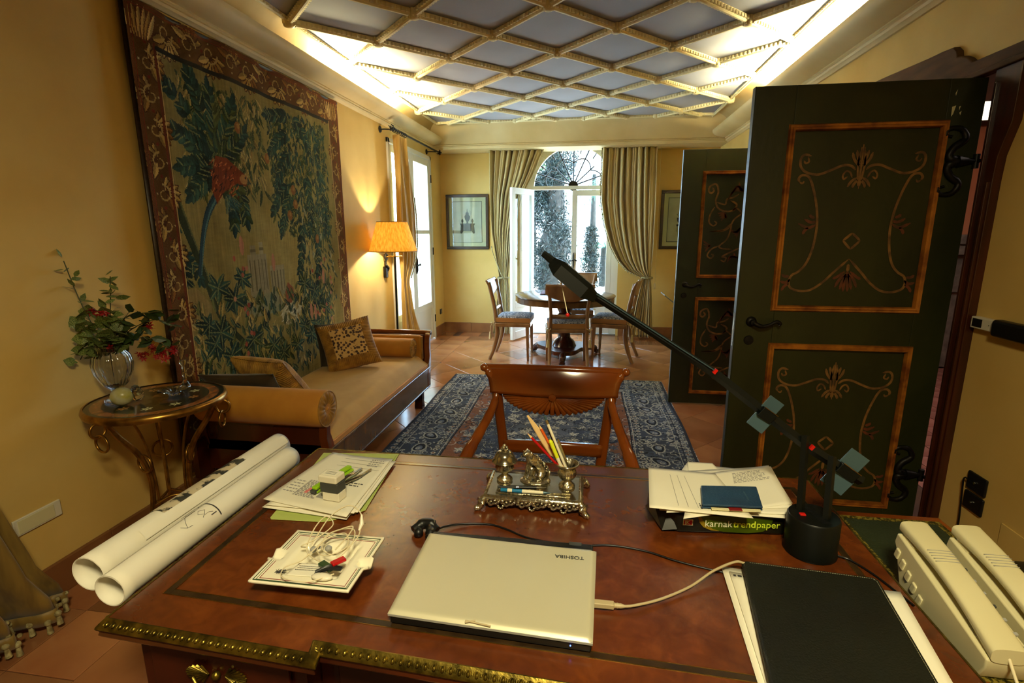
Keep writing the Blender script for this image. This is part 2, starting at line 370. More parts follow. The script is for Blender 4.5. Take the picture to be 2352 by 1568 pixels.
    def build(s, name, m, parent=None, smooth=None, bevel=0, seg=2, label=None, solid=0, local=False, kind=None):
        base = name; me = bpy.data.meshes.new(name)
        vs = s.v
        if parent is not None and not local:
            I = WM[parent].inverted(); vs = [tuple(I @ Vector(v)) for v in s.v]
        me.from_pydata(vs, [], s.f); me.validate(); me.update()
        me.materials.append(M[m] if isinstance(m, str) else m)
        if smooth is not None:
            me.polygons.foreach_set('use_smooth', [True]*len(me.polygons))
            if smooth < 180: me.set_sharp_from_angle(angle=math.radians(smooth))
        o = bpy.data.objects.new(name, me); COL.objects.link(o)
        if parent is not None: o.parent = parent; WM[o] = WM[parent]
        else: WM[o] = Matrix.Identity(4)
        if solid:
            md = o.modifiers.new('thick', 'SOLIDIFY'); md.thickness = solid; md.offset = 0
        if bevel:
            md = o.modifiers.new('bevel', 'BEVEL'); md.width = bevel; md.segments = seg; md.limit_method = 'ANGLE'; md.angle_limit = math.radians(40)
            if smooth is None: me.polygons.foreach_set('use_smooth', [True]*len(me.polygons)); md.harden_normals = True
        if label: o['label'] = label
        if kind: o['kind'] = kind
        return o
def RX(a): return Matrix.Rotation(a, 3, 'X')
def RY(a): return Matrix.Rotation(a, 3, 'Y')
def RZ(a): return Matrix.Rotation(a, 3, 'Z')
def text(name, body, size, m, parent, loc, rot, extrude=0.0004, align='LEFT', bold=False):
    cu = bpy.data.curves.new(name, 'FONT'); cu.body = body; cu.size = size; cu.extrude = extrude; cu.align_x = align; cu.align_y = 'CENTER'
    if bold: cu.offset = size*0.018
    cu.materials.append(M[m]); o = bpy.data.objects.new(name, cu); COL.objects.link(o)
    T = Matrix.Translation(loc) @ Euler(rot).to_matrix().to_4x4()
    bpy.context.view_layer.update()
    me = bpy.data.meshes.new_from_object(o.evaluated_get(bpy.context.evaluated_depsgraph_get())); bpy.data.objects.remove(o)
    if not me.materials: me.materials.append(M[m])
    o = bpy.data.objects.new(name, me); COL.objects.link(o)
    if parent is not None: o.parent = parent; T = WM[parent].inverted() @ T
    o.matrix_local = T; return o
# ------------------------------------------------------------------ colour raster painted into a fine woven grid
class Canvas:
    def __init__(s, w, h, nx, ny, base):
        s.w, s.h, s.nx, s.ny = w, h, nx, ny
        s.a = np.empty((ny, nx, 3)); s.a[:] = base
        s.X, s.Y = np.meshgrid((np.arange(nx)+0.5)*w/nx, (np.arange(ny)+0.5)*h/ny)
    def _box(s, x0, x1, y0, y1):
        i0 = max(0, int(x0/s.w*s.nx)-1); i1 = min(s.nx, int(x1/s.w*s.nx)+2); j0 = max(0, int(y0/s.h*s.ny)-1); j1 = min(s.ny, int(y1/s.h*s.ny)+2)
        return i0, i1, j0, j1
    def poly(s, pts, c, al=1.0):
        xs = [p[0] for p in pts]; ys = [p[1] for p in pts]; i0,i1,j0,j1 = s._box(min(xs),max(xs),min(ys),max(ys))
        if i1 <= i0 or j1 <= j0: return
        X = s.X[j0:j1,i0:i1]; Y = s.Y[j0:j1,i0:i1]; ins = np.zeros(X.shape, bool); n = len(pts)
        for k in range(n):
            x1,y1 = pts[k][:2]; x2,y2 = pts[(k+1)%n][:2]
            if y1 == y2: continue
            ins ^= ((Y > y1) != (Y > y2)) & (X < (x2-x1)*(Y-y1)/(y2-y1)+x1)
        A = s.a[j0:j1,i0:i1]; A[ins] = A[ins]*(1-al)+np.array(c)*al
    def leaf(s, x, y, L, W, ang, c, vein=None, edge=None):
        ca, sa = math.cos(ang), math.sin(ang)
        R = L+W; i0,i1,j0,j1 = s._box(x-R,x+R,y-R,y+R)
        if i1 <= i0 or j1 <= j0: return
        dx = s.X[j0:j1,i0:i1]-x; dy = s.Y[j0:j1,i0:i1]-y; u = (dx*ca+dy*sa)/L; v = (-dx*sa+dy*ca)/(W/2)
        prof = np.where((u>0)&(u<1), np.sqrt(np.clip(4*u*(1-u),0,1))*(0.65+0.35*np.sin(PI*np.clip(u,0,1)**0.7)), 0)
        ins = np.abs(v) < prof; A = s.a[j0:j1,i0:i1]; c = np.array(c)
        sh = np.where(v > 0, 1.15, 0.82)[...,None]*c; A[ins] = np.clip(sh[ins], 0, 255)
        if vein is not None: k = ins & (np.abs(v) < 0.16); A[k] = vein
        if edge is not None: k = ins & (np.abs(v) > prof-0.28); A[k] = edge
    def stroke(s, pts, w, c, al=1.0):
        w = list(w) if isinstance(w,(list,tuple)) else [w, w]
        P = [(p[0],p[1]) for p in pts]; n = len(P)
        for k in range(n-1):
            (x1,y1),(x2,y2) = P[k],P[k+1]; ww = w[0]+(w[-1]-w[0])*k/max(1,n-2)
            i0,i1,j0,j1 = s._box(min(x1,x2)-ww,max(x1,x2)+ww,min(y1,y2)-ww,max(y1,y2)+ww)
            if i1 <= i0 or j1 <= j0: continue
            X = s.X[j0:j1,i0:i1]; Y = s.Y[j0:j1,i0:i1]; L2 = (x2-x1)**2+(y2-y1)**2+1e-12
            t = np.clip(((X-x1)*(x2-x1)+(Y-y1)*(y2-y1))/L2,0,1); d = np.hypot(X-x1-t*(x2-x1), Y-y1-t*(y2-y1)); ins = d < ww/2
            A = s.a[j0:j1,i0:i1]; A[ins] = A[ins]*(1-al)+np.array(c)*al
    def disc(s, x, y, rx, ry, c, al=1.0):
        s.poly([(x+rx*math.cos(t*PI/12), y+ry*math.sin(t*PI/12)) for t in range(24)], c, al)
def nz(X, Y, f, seed=0):
    r = np.random.RandomState(seed); o = 0*X
    for k in range(5):
        a = r.rand()*6.28; q = f*(0.6+0.9*r.rand()); o = o+np.sin(X*q*np.cos(a)+Y*q*np.sin(a)+r.rand()*6.28+1.3*np.sin(X*q*0.7*np.sin(a)-Y*q*0.6))
    return o/5
def woven(name, cv, fn, m, parent=None, mask=None):
    """grid mesh of the canvas; fn(X, Y) -> (x, y, z) arrays of the corner points"""
    nx, ny = cv.nx, cv.ny
    X, Y = np.meshgrid(np.linspace(0,cv.w,nx+1), np.linspace(0,cv.h,ny+1))
    P = np.stack(fn(X, Y), -1).reshape(-1,3)
    if parent is not None:
        I = np.array(WM[parent].inverted()); P = P @ I[:3,:3].T + I[:3,3]
    i, j = np.meshgrid(np.arange(nx), np.arange(ny)); a = (j*(nx+1)+i).ravel()
    F = np.stack([a, a+1, a+nx+2, a+nx+1], -1); C = cv.a.reshape(-1,3)
    if mask is not None: k = mask.ravel(); F = F[k]; C = C[k]
    me = bpy.data.meshes.new(name); me.vertices.add(len(P)); me.vertices.foreach_set('co', P.astype(np.float32).ravel())
    me.loops.add(F.size); me.loops.foreach_set('vertex_index', F.ravel().astype(np.int32))
    me.polygons.add(len(F)); me.polygons.foreach_set('loop_start', np.arange(0, F.size, 4, dtype=np.int32))
    me.update(calc_edges=True); me.validate()
    c = np.clip(C,0,255)/255.0; c = np.where(c<=0.04045, c/12.92, ((c+0.055)/1.055)**2.4)
    at = me.color_attributes.new('Col', 'FLOAT_COLOR', 'CORNER'); cc = np.ones((len(F),4,4)); cc[:,:,:3] = c[:,None,:]
    at.data.foreach_set('color', cc.astype(np.float32).ravel())
    me.materials.append(M[m]); me.polygons.foreach_set('use_smooth', [True]*len(me.polygons))
    o = bpy.data.objects.new(name, me); COL.objects.link(o)
    if parent is not None: o.parent = parent; WM[o] = WM[parent]
    else: WM[o] = Matrix.Identity(4)
    return o
# ------------------------------------------------------------------ glass that lets daylight through
def pane_mat(name, tint=(0.93,0.97,0.97), refl=0.12):
    m, nt, b = new_mat(name); N = nt.nodes; L = nt.links
    tr = N.new('ShaderNodeBsdfTransparent'); tr.inputs[0].default_value = (*tint,1); gl = N.new('ShaderNodeBsdfGlossy'); gl.inputs['Roughness'].default_value = 0.0
    fr = N.new('ShaderNodeFresnel'); ge = N.new('ShaderNodeNewGeometry'); ma = N.new('ShaderNodeMath'); ma.operation = 'MULTIPLY_ADD'; ma.inputs[1].default_value = 1/1.5-1.5; ma.inputs[2].default_value = 1.5
    L.new(ge.outputs['Backfacing'], ma.inputs[0]); L.new(ma.outputs[0], fr.inputs[0]); mx = N.new('ShaderNodeMixShader')
    L.new(fr.outputs[0], mx.inputs[0]); L.new(tr.outputs[0], mx.inputs[1]); L.new(gl.outputs[0], mx.inputs[2]); L.new(mx.outputs[0], N['Material Output'].inputs['Surface'])
    return m
M['glass'] = pane_mat('window_glass')
LW, RW, BW, NW = -2.19, 1.68, 7.60, -2.6       # inner faces of the walls
# ---- floor
fl = MB().box(LW-0.3, RW+0.3, NW-0.3, BW+0.3, -0.20, -0.004).build('floor', 'grout'); st(fl)
def clip(poly, x0, x1, y0, y1):
    def cut(P, f, g):
        out = []
        for i in range(len(P)):
            a, b = P[i], P[(i+1)%len(P)]; fa, fb = f(a), f(b)
            if fa >= 0: out.append(a)
            if fa*fb < 0: t = fa/(fa-fb); out.append((a[0]+(b[0]-a[0])*t, a[1]+(b[1]-a[1])*t))
        return out
    for f in (lambda p:p[0]-x0, lambda p:x1-p[0], lambda p:p[1]-y0, lambda p:y1-p[1]):
        poly = cut(poly, f, None)
        if len(poly) < 3: return []
    return poly
def shrink(poly, d):
    n = len(poly); cx = sum(p[0] for p in poly)/n; cy = sum(p[1] for p in poly)/n; A = sum(poly[i][0]*poly[(i+1)%n][1]-poly[(i+1)%n][0]*poly[i][1] for i in range(n))
    if A < 0: poly = poly[::-1]
    out = []
    for i in range(n):
        a, b, c = Vector(poly[i-1]), Vector(poly[i]), Vector(poly[(i+1)%n])
        d1 = (b-a).normalized(); d2 = (c-b).normalized(); n1 = Vector((-d1.y,d1.x)); n2 = Vector((-d2.y,d2.x)); s = n1+n2
        k = s.length_squared/2
        out.append(tuple(b + s*(d/max(k,0.25))))
    return out
def parea(P): return abs(sum(P[i][0]*P[(i+1)%len(P)][1]-P[(i+1)%len(P)][0]*P[i][1] for i in range(len(P))))/2
tile_cache = {}
def tile(poly):
    if len(poly) < 3 or parea(poly) < 0.003: return
    cx = sum(p[0] for p in poly)/len(poly); cy = sum(p[1] for p in poly)/len(poly)
    key = tuple((round(p[0]-cx,3), round(p[1]-cy,3)) for p in poly)
    if key not in tile_cache:
        top = shrink(key, 0.0035); low = shrink(key, 0.0015); n = len(top)
        A = sum(key[i][0]*key[(i+1)%n][1]-key[(i+1)%n][0]*key[i][1] for i in range(n))
        vs = [(p[0],p[1],-0.010) for p in low]+[(p[0],p[1],-0.0012) for p in low]+[(p[0],p[1],0.0) for p in top]
        fs = [tuple(range(2*n,3*n))]+[(i,(i+1)%n,n+(i+1)%n,n+i) for i in range(n)]+[(n+i,n+(i+1)%n,2*n+(i+1)%n,2*n+i) for i in range(n)]
        me = bpy.data.meshes.new('tile'); me.from_pydata(vs, [], fs); me.update(); me.materials.append(M['tile']); tile_cache[key] = me
    o = bpy.data.objects.new('tile', tile_cache[key]); COL.objects.link(o); o.parent = fl
    o.location = (cx, cy, random.uniform(-0.0006, 0.0004))
IX0, IX1, IY1 = -1.71, RW-0.46, BW-0.60
hx, hy = 0.2832, 0.29
for k in range(-2, 14):
    for j in range(-22, 4):
        if (k+j) % 2: continue
        cx, cy = -1.68+hx*k, 6.265+hy*(j+1)
        P = clip([(cx+hx,cy),(cx,cy+hy),(cx-hx,cy),(cx,cy-hy)], IX0, IX1, 0.95, IY1)
        if P: tile(P)
y = 0.95
while y < BW-0.01:                                    # border rows along the side walls
    y2 = min(y+0.30, BW)
    for x0, x1 in ((LW, -1.985), (-1.985, IX0), (IX1, RW-0.2), (RW-0.2, RW)):
        if y < IY1 or x0 in (LW,) or x1 == RW: tile([(x0,y),(x1,y),(x1,y2),(x0,y2)])
    y = y2
x = -1.985
while x < RW-0.21:
    x2 = min(x+0.29, RW-0.2)
    tile([(x,IY1),(x2,IY1),(x2,BW-0.33),(x,BW-0.33)]); tile([(x+0.1,BW-0.33),(min(x2+0.1,RW-0.2),BW-0.33),(min(x2+0.1,RW-0.2),BW),(x+0.1,BW)])
    x = x2
# ---- walls (openings: arched window in the back wall, french windows left, double doorway right)
WX, WR, WS = -0.265, 0.665, 2.10          # arch centre, radius, spring height
def arch_pts(r, n=24, cx=WX, cz=WS): return [(cx+r*math.cos(PI*i/n), cz+r*math.sin(PI*i/n)) for i in range(n+1)]
ar = arch_pts(WR)
wb = MB()
outer_l = [(LW-0.3,-0.2),(WX-WR,-0.2)] + [(WX-WR,0)] + [p for p in ar[::-1]][:13] + [(WX,3.2),(LW-0.3,3.2)]
outer_r = [(RW+0.3,-0.2),(RW+0.3,3.2),(WX,3.2)] + [p for p in ar[::-1]][12:] + [(WX+WR,-0.2)]
wb.prism(outer_l, BW, BW+0.42, 'y'); wb.prism(outer_r, BW, BW+0.42, 'y')
o = wb.build('wall_back', 'wall'); st(o)
FY0, FY1, FZ = 5.56, 7.09, 2.49          # french window opening in the left wall
wl = MB(); wl.box(LW-0.35, LW, NW-0.3, FY0, -0.2, 3.2).box(LW-0.35, LW, FY1, BW+0.42, -0.2, 3.2).box(LW-0.35, LW, FY0, FY1, FZ, 3.2)
st(wl.build('wall_left', 'wall'))
DY0, DY1, DZ = 2.60, 4.62, 2.17
wr = MB(); wr.box(RW, RW+0.30, NW-0.3, DY0, -0.2, 3.2).box(RW, RW+0.30, DY1, BW+0.42, -0.2, 3.2).box(RW, RW+0.30, DY0, DY1, DZ, 3.2)
st(wr.build('wall_right', 'wall'))
st(MB().box(LW-0.3, RW+0.3, NW-0.3, NW, -0.2, 3.2).build('wall_front', 'wall'))
# skirting boards of terracotta: pieces side by side
def skirt(name, pts, hgt=0.145, th=0.018):
    root = None
    for (x0,y0,x1,y1) in pts:
        L_ = math.hypot(x1-x0,y1-y0); n = max(1, round(L_/0.40)); d = Vector((x1-x0,y1-y0))/n; nrm = Vector((-d.y,d.x)).normalized()
        for i in range(n):
            a = Vector((x0,y0))+d*i; b = a+d; g = d.normalized()*0.0015; a = a+g; b = b-g
            q = [tuple(a),tuple(b),tuple(b+nrm*th),tuple(a+nrm*th)]
            mb = MB().prism(q, 0.0, hgt)
            if root is None: root = mb.build(name, 'skirting', bevel=0.003); st(root)
            else: mb.build('skirting_piece', 'skirting', root, bevel=0.003)
skirt('baseboard_left', [(LW,FY0-0.03,LW,NW),(LW,BW,LW,FY1+0.03)])
skirt('baseboard_back', [(WX-WR-0.03,BW,LW+0.02,BW),(RW,BW,WX+WR+0.03,BW)])
skirt('baseboard_right', [(RW,NW,RW,DY0-0.12),(RW,DY1+0.12,RW,BW)])
# ---- ceiling : slab, diamond panels, ribs with scalloped edges, rosettes
CX0, CX1, CY1, CZ = -2.04, 1.44, 6.95, 2.90
ce = MB().box(LW-0.3, RW+0.3, NW-0.3, BW+0.42, CZ+0.03, 3.25).build('ceiling', 'panel'); st(ce)
st(MB().box(CX0, CX1, NW, 2.0, CZ, CZ+0.031).build('panel', 'panel', ce))
nd = 4; dx = (CX1-CX0)/nd/2; dyc = 0.4455
ynode = lambda j: 7.13 - dyc*j
panel_cache = {}
for k in range(0, 2*nd+1):
    for j in range(0, 12):
        if (k+j) % 2 == 0: continue
        cx, cy = CX0+dx*k, ynode(j)
        P = clip([(cx+dx,cy),(cx,cy+dyc),(cx-dx,cy),(cx,cy-dyc)], CX0, CX1, 2.0, CY1)
        if len(P) > 2 and parea(P) > 0.01:
            key = tuple((round(p[0]-cx,3),round(p[1]-cy,3)) for p in P)
            if key not in panel_cache:
                t = shrink(key, 0.008); n = len(t); me = bpy.data.meshes.new('panel')
                vs = [(p[0],p[1],0.0) for p in t]+[(p[0],p[1],0.031) for p in t]
                me.from_pydata(vs, [], [tuple(range(n))[::-1]]+[(i,(i+1)%n,n+(i+1)%n,n+i)[::-1] for i in range(n)]); me.update(); me.materials.append(M['panel']); panel_cache[key] = me
            o = bpy.data.objects.new('panel', panel_cache[key]); COL.objects.link(o); o.parent = ce; o.location = (cx, cy, CZ)
def rib_mesh(L_):
    mb = MB(); w = 0.018
    mb.prism([(-w,0.02),(-w*0.75,-0.034),(-w*0.35,-0.042),(w*0.35,-0.042),(w*0.75,-0.034),(w,0.02)], 0, L_, 'y')
    n = int(L_/0.034)
    for i in range(n):
        y0 = (i+0.1)*L_/n; y1 = (i+0.9)*L_/n; ym = (y0+y1)/2
        for s in (-1, 1):
            mb.prism([(s*w*0.6,y0),(s*(w+0.007),y0+0.003),(s*(w+0.011),ym),(s*(w+0.007),y1-0.003),(s*w*0.6,y1)], -0.030, -0.008, 'z')
    return mb
diag = math.hypot(dx, dyc)
ang = math.atan2(dx, dyc)
r0 = rib_mesh(diag).build('rib', 'rib', ce, local=True)
rib_me = r0.data; bpy.data.objects.remove(r0)
for k in range(0, 2*nd+1):
    for j in range(0, 12):
        if (k+j) % 2: continue
        cx, cy = CX0+dx*k, ynode(j)
        for s in (-1, 1):
            if not (0 <= k+s <= 2*nd) or j+1 > 11: continue
            if j == 0: continue
            o = bpy.data.objects.new('rib', rib_me); COL.objects.link(o); o.parent = ce; o.location = (cx, cy, CZ); o.rotation_euler = (0, 0, PI+(ang if s > 0 else -ang))
rs0 = rib_mesh(diag*0.595).build('rib', 'rib', ce, local=True); rse = rs0.data; bpy.data.objects.remove(rs0)
edge_x = []
for k in range(1, 2*nd, 2):
    for s in (-1, 1):
        o = bpy.data.objects.new('rib', rse); COL.objects.link(o); o.parent = ce; o.location = (CX0+dx*k, ynode(1), CZ); o.rotation_euler = (0, 0, -s*ang)
        edge_x.append(CX0+dx*k+s*dx*0.595)
# edge rope mouldings, a piece between each pair of nodes
e0 = rib_mesh(2*dyc); em = e0.build('edge_rib', 'rib', ce, local=True).data; bpy.data.objects.remove(bpy.data.objects['edge_rib'])
for xx in (CX0, CX1):
    for j in range(0, 11, 2):
        if j == 0: pass
        o = bpy.data.objects.new('edge_rib', em); COL.objects.link(o); o.parent = ce; o.location = (xx, ynode(j+2), CZ); o.scale = (0.7,1,0.7)
e1 = rib_mesh(2*dx); em2 = e1.build('edge_rib', 'rib', ce, local=True).data; bpy.data.objects.remove([o for o in bpy.data.objects if o.data == em2][0])
for k in range(0, 2*nd, 2):
    o = bpy.data.objects.new('edge_rib', em2); COL.objects.link(o); o.parent = ce; o.location = (CX0+dx*(k+2), CY1, CZ); o.rotation_euler = (0,0,PI/2); o.scale = (0.7,1,0.7)
ro = MB().lathe([(0.0,-0.058),(0.016,-0.058),(0.028,-0.052),(0.042,-0.036),(0.044,-0.006),(0.044,0.01)], seg=16, flute=8, fd=0.1)
for i in range(8):
    a = i*PI/4; ro.ball((0.034*math.cos(a),0.034*math.sin(a),-0.040), 0.010, 6)
rm = ro.build('rosette', 'rib', ce, smooth=60, local=True).data; bpy.data.objects.remove([o for o in bpy.data.objects if o.data == rm][0])
for k in range(0, 2*nd+1):
    for j in range(0, 12):
        if (k+j) % 2 or j == 0: continue
        o = bpy.data.objects.new('rosette', rm); COL.objects.link(o); o.parent = ce; o.location = (CX0+dx*k, ynode(j), CZ)
for ex in edge_x:
    o = bpy.data.objects.new('rosette', rm); COL.objects.link(o); o.parent = ce; o.location = (ex, CY1-0.01, CZ); o.scale = (0.7,0.7,0.8)
# ---- cornice with light trough, running round the walls
def cornice_side(name, xw, s, y0, y1):
    """s=+1: left wall (room towards +x). Lower crown, swelling band up to a lip, trough behind"""
    pr = [(0,2.596),(0.012,2.596),(0.020,2.606),(0.032,2.612),(0.036,2.626),(0.030,2.636),(0.042,2.642),(0.040,2.652)]
    n = 10
    for i in range(n+1):
        t = i/n; pr.append((0.040+0.125*math.sin(t*PI/2), 2.652+0.062*(1-math.cos(t*PI/2))+0.012*t))
    pr += [(0.168,2.738),(0.158,2.744),(0.148,2.738),(0.120,2.690),(0.0,2.680)]
    P = [(xw+s*a, b) for a, b in pr]
    return MB().prism(P, y0, y1, 'y').build(name, 'cornice', smooth=35)
def P3(mb): return mb
def cprism(pr, y0, y1):
    mb = MB(); n = len(pr); vs = [(p[0],y0,p[1]) for p in pr]+[(p[0],y1,p[1]) for p in pr]
    fs = [tuple(range(n)), tuple(range(n,2*n))[::-1]]+[((i+1)%n,i,n+i,n+(i+1)%n) for i in range(n)]
    return mb.add(vs, fs)
def side_profile():
    pr = [(0,2.596),(0.012,2.596),(0.020,2.606),(0.032,2.612),(0.036,2.626),(0.030,2.636),(0.042,2.642),(0.040,2.652)]
    for i in range(11):
        t = i/10; pr.append((0.040+0.125*math.sin(t*PI/2), 2.652+0.062*(1-math.cos(t*PI/2))+0.012*t))
    return pr + [(0.168,2.738),(0.158,2.744),(0.148,2.738),(0.120,2.690),(0.0,2.680)]
cl = cprism([(LW+a, b) for a, b in side_profile()], NW, BW-0.36).build('trim_1', 'cornice', smooth=35); st(cl, 'cream cornice with a light trough along the left wall')
cr_ = cprism([(RW-a*1.25, b) for a, b in side_profile()][::-1], NW, BW-0.36).build('trim_2', 'cornice', smooth=35); st(cr_, 'cream cornice with a light trough along the right wall')
# cove between the wall head and the flat ceiling
def cove(name, xw, xe):
    pr = []
    for i in range(9):
        t = i/8*PI/2; pr.append((xe+(xw-xe)*math.sin(t), CZ+0.012-0.16*(1-math.cos(t))))
    pr += [(xw, 3.0), (xe, 3.0)]
    if xw > xe: pr = pr[::-1]
    return cprism(pr, NW, BW-0.4).build(name, 'wall_pale', smooth=35)
st(cove('trim_3', LW, CX0+0.01)); st(cove('trim_4', RW, CX1-0.01))
# back cornice : crown, cove band rising to the ceiling, boxed soffit behind it
pr = [(7.60,2.596),(7.19,2.596),(7.186,2.610),(7.178,2.616),(7.176,2.632),(7.184,2.640),(7.176,2.648),(7.182,2.656)]
for i in range(11):
    t = i/10*PI/2; pr.append((7.185-0.20*(1-math.cos(t))**0.9, 2.656+0.25*math.sin(t)*0.98+0.004))
pr += [(6.98,2.95),(7.60,2.95)]
mb = MB(); n = len(pr); vs = [(LW,p[0],p[1]) for p in pr]+[(RW,p[0],p[1]) for p in pr]
mb.add(vs, [tuple(range(n))[::-1], tuple(range(n,2*n))]+[(i,(i+1)%n,n+(i+1)%n,n+i) for i in range(n)])
st(mb.build('trim_5', 'cornice', smooth=30), 'deep cream cornice over the arched window')
# lamps in the troughs
for nm, x, s, lab in (('left', LW+0.085, 1, 'glowing tube lamp in the cornice trough above the tapestry'), ('right', RW-0.10, -1, 'glowing tube lamp in the cornice trough above the green doors')):
    y0, y1 = (4.2, 5.7) if nm == 'left' else (3.85, 5.4)
    t = thing('trough_lamp', lab, 'lamp', (x, (y0+y1)/2, 2.683))
    MB().box(x-0.02, x+0.02, y0, y1, 2.683, 2.697).build('batten', 'white_plastic', t)
    MB().tube([(x,y0+0.02,2.708),(x,y1-0.02,2.708)], 0.009, 10).build('tube', 'tube', t, smooth=60)
# ---- doorway to the hall : casing and carved overdoor
def casing(pts, x0, x1, name, m='frame_wood'):
    return MB().prism(pts, x0, x1, 'x').build(name, m, None, bevel=0.004)
dr = casing([(DY0-0.09,0),(DY0,0),(DY0,2.16),(DY0-0.14,2.16),(DY0-0.14,1.93),(DY0-0.115,1.86),(DY0-0.095,1.80),(DY0-0.09,1.70)], RW-0.035, RW+0.02, 'door_1'); st(dr, 'dark wooden doorway casing with carved overdoor')
MB().prism([(DY0-0.082,0),(DY0-0.070,0),(DY0-0.070,1.70),(DY0-0.082,1.70)], RW-0.048, RW-0.03, 'x').build('casing_bead', 'frame_wood', dr, bevel=0.003)
MB().prism([(DY0-0.030,0),(DY0-0.016,0),(DY0-0.016,2.10),(DY0-0.030,2.10)], RW-0.045, RW-0.03, 'x').build('casing_bead', 'frame_wood', dr, bevel=0.003)
MB().prism([(DY1,0),(DY1+0.09,0),(DY1+0.09,2.16),(DY1,2.16)], RW-0.035, RW+0.02, 'x').build('casing_side', 'frame_wood', dr, bevel=0.004)
MB().box(RW-0.01, RW+0.31, DY0-0.002, DY0+0.02, 0, 2.16).build('jamb_lining', 'frame_wood', dr)
MB().box(RW-0.01, RW+0.31, DY1-0.02, DY1+0.002, 0, 2.16).build('jamb_lining', 'frame_wood', dr)
MB().box(RW-0.01, RW+0.31, DY0, DY1, 2.15, 2.18).build('head_lining', 'frame_wood', dr)
cres = [(2.44,2.155),(4.78,2.155),(4.78,2.228)]
half = [(4.45,2.232),(4.41,2.262),(4.37,2.280),(4.34,2.284),(4.33,2.314),(4.30,2.338),(4.22,2.344),(4.12,2.346),(3.75,2.365),(3.61,2.37)]
cres += half + [(7.22-p[0], p[1]) for p in half[::-1]][1:] + [(2.44,2.228)]
MB().prism(cres, RW-0.03, RW+0.01, 'x').build('overdoor', 'overdoor', dr, bevel=0.006)
MB().prism([(2.42,2.150),(4.80,2.150),(4.80,2.176),(2.42,2.176)], RW-0.052, RW, 'x').build('overdoor_bead', 'overdoor', dr, bevel=0.006)
# ---- hall seen through the gap beside the door
hf = MB().box(RW+0.30, RW+4.5, 1.0, 9.0, -0.2, -0.004).build('floor_2', 'grout'); st(hf, 'hall floor of small rosy tiles')
hm = bpy.data.meshes.new('tile'); hb = MB().box(-0.097,0.097,-0.097,0.097,-0.01,0.0); hm.from_pydata(hb.v,[],hb.f); hm.update(); hm.materials.append(M['hall_tile'])
for i in range(14):
    for j in range(18):
        x, y = RW+0.42+0.2*i, 2.75+0.2*j
        if y-2.6 > (x-RW)*2.2+1.5 or y-2.3 < (x-RW)*0.75: continue
        o = bpy.data.objects.new('tile', hm); COL.objects.link(o); o.parent = hf; o.location = (x, y, 0)
st(MB().box(RW+0.30, RW+4.7, 6.30, 6.5, -0.2, 3.2).build('wall_hall_back', 'pink_wall'))
st(MB().box(RW+4.5, RW+4.7, 1.0, 6.5, -0.2, 3.2).build('wall_hall_side', 'pink_wall'))
st(MB().box(RW+0.30, RW+4.7, 0.8, 1.0, -0.2, 3.2).build('wall_hall_front', 'pink_wall'))
st(MB().box(RW+0.30, RW+4.7, 0.8, 6.5, 3.0, 3.2).build('ceiling_hall', 'wall_pale'))
fp = thing('stone_fireplace', 'grey carved stone fireplace in the hall beyond the door gap', 'fireplace', (4.15, 6.2, 0))
MB().box(3.55, 3.80, 6.14, 6.30, 0, 1.25).box(4.50, 4.75, 6.14, 6.30, 0, 1.25).box(3.80, 4.50, 6.16, 6.30, 0.85, 1.25).build('surround', 'stone', fp, bevel=0.012)
MB().box(3.50, 4.80, 6.06, 6.30, 1.36, 1.46).box(3.53, 4.77, 6.09, 6.30, 1.25, 1.36).build('mantel_shelf', 'stone', fp, bevel=0.012)
MB().box(3.80, 4.50, 6.20, 6.30, 0.02, 0.85).build('back_slab', 'stone', fp)
hw = st(MB().box(3.5, 4.7, 6.27, 6.31, 2.60, 2.78).build('window_3', 'lit_window'), 'bright high window of the hall')
MB().box(3.45, 4.75, 6.26, 6.31, 2.55, 2.60).box(3.45, 4.75, 6.26, 6.31, 2.78, 2.83).build('window_frame', 'frame_wood', hw)
lamp('hall_light', 'AREA', (3.6, 3.6, 2.9), 30, (1.0, 0.84, 0.74), size=1.5, size_y=1.5)
# ------------------------------------------------------------------ arched garden window (window_1)
def portal(loc, rot, sx, sy):
    d = bpy.data.lights.new('sky_portal', 'AREA'); d.shape = 'RECTANGLE'; d.size = sx; d.size_y = sy
    try: d.cycles.is_portal = True
    except Exception: pass
    o = bpy.data.objects.new('sky_portal', d); o.location = loc; o.rotation_euler = rot; COL.objects.link(o)
portal((WX, BW+0.44, 1.3), (math.radians(-90),0,0), 1.3, 2.8)
portal((LW-0.37, (FY0+FY1)/2, 1.25), (0, math.radians(-90), 0), 2.6, 1.5)
yw = BW+0.05
w1 = MB()                                       # fixed frame: jambs, arch, transom
w1.box(WX-WR, WX-WR+0.10, yw, yw+0.07, 0, WS).box(WX+WR-0.10, WX+WR, yw, yw+0.07, 0, WS)
a_o, a_i = arch_pts(WR-0.001, 28), arch_pts(WR-0.105, 28)
for i in range(28): w1.prism([a_o[i],a_o[i+1],a_i[i+1],a_i[i]], yw, yw+0.07, 'y')
w1.box(WX-WR+0.09, WX+WR-0.09, yw-0.015, yw+0.07, WS-0.015, WS+0.035)
W1 = w1.build('window_1', 'white_paint', bevel=0.004); st(W1, 'white arched garden window with fan light')
fan = MB(); cz = WS+0.035; R1 = WR-0.10
fan.lathe([(0.0,-0.02),(0.07,-0.02),(0.07,0.02),(0.0,0.02)], (WX,yw+0.03,cz), 20, RX(PI/2))
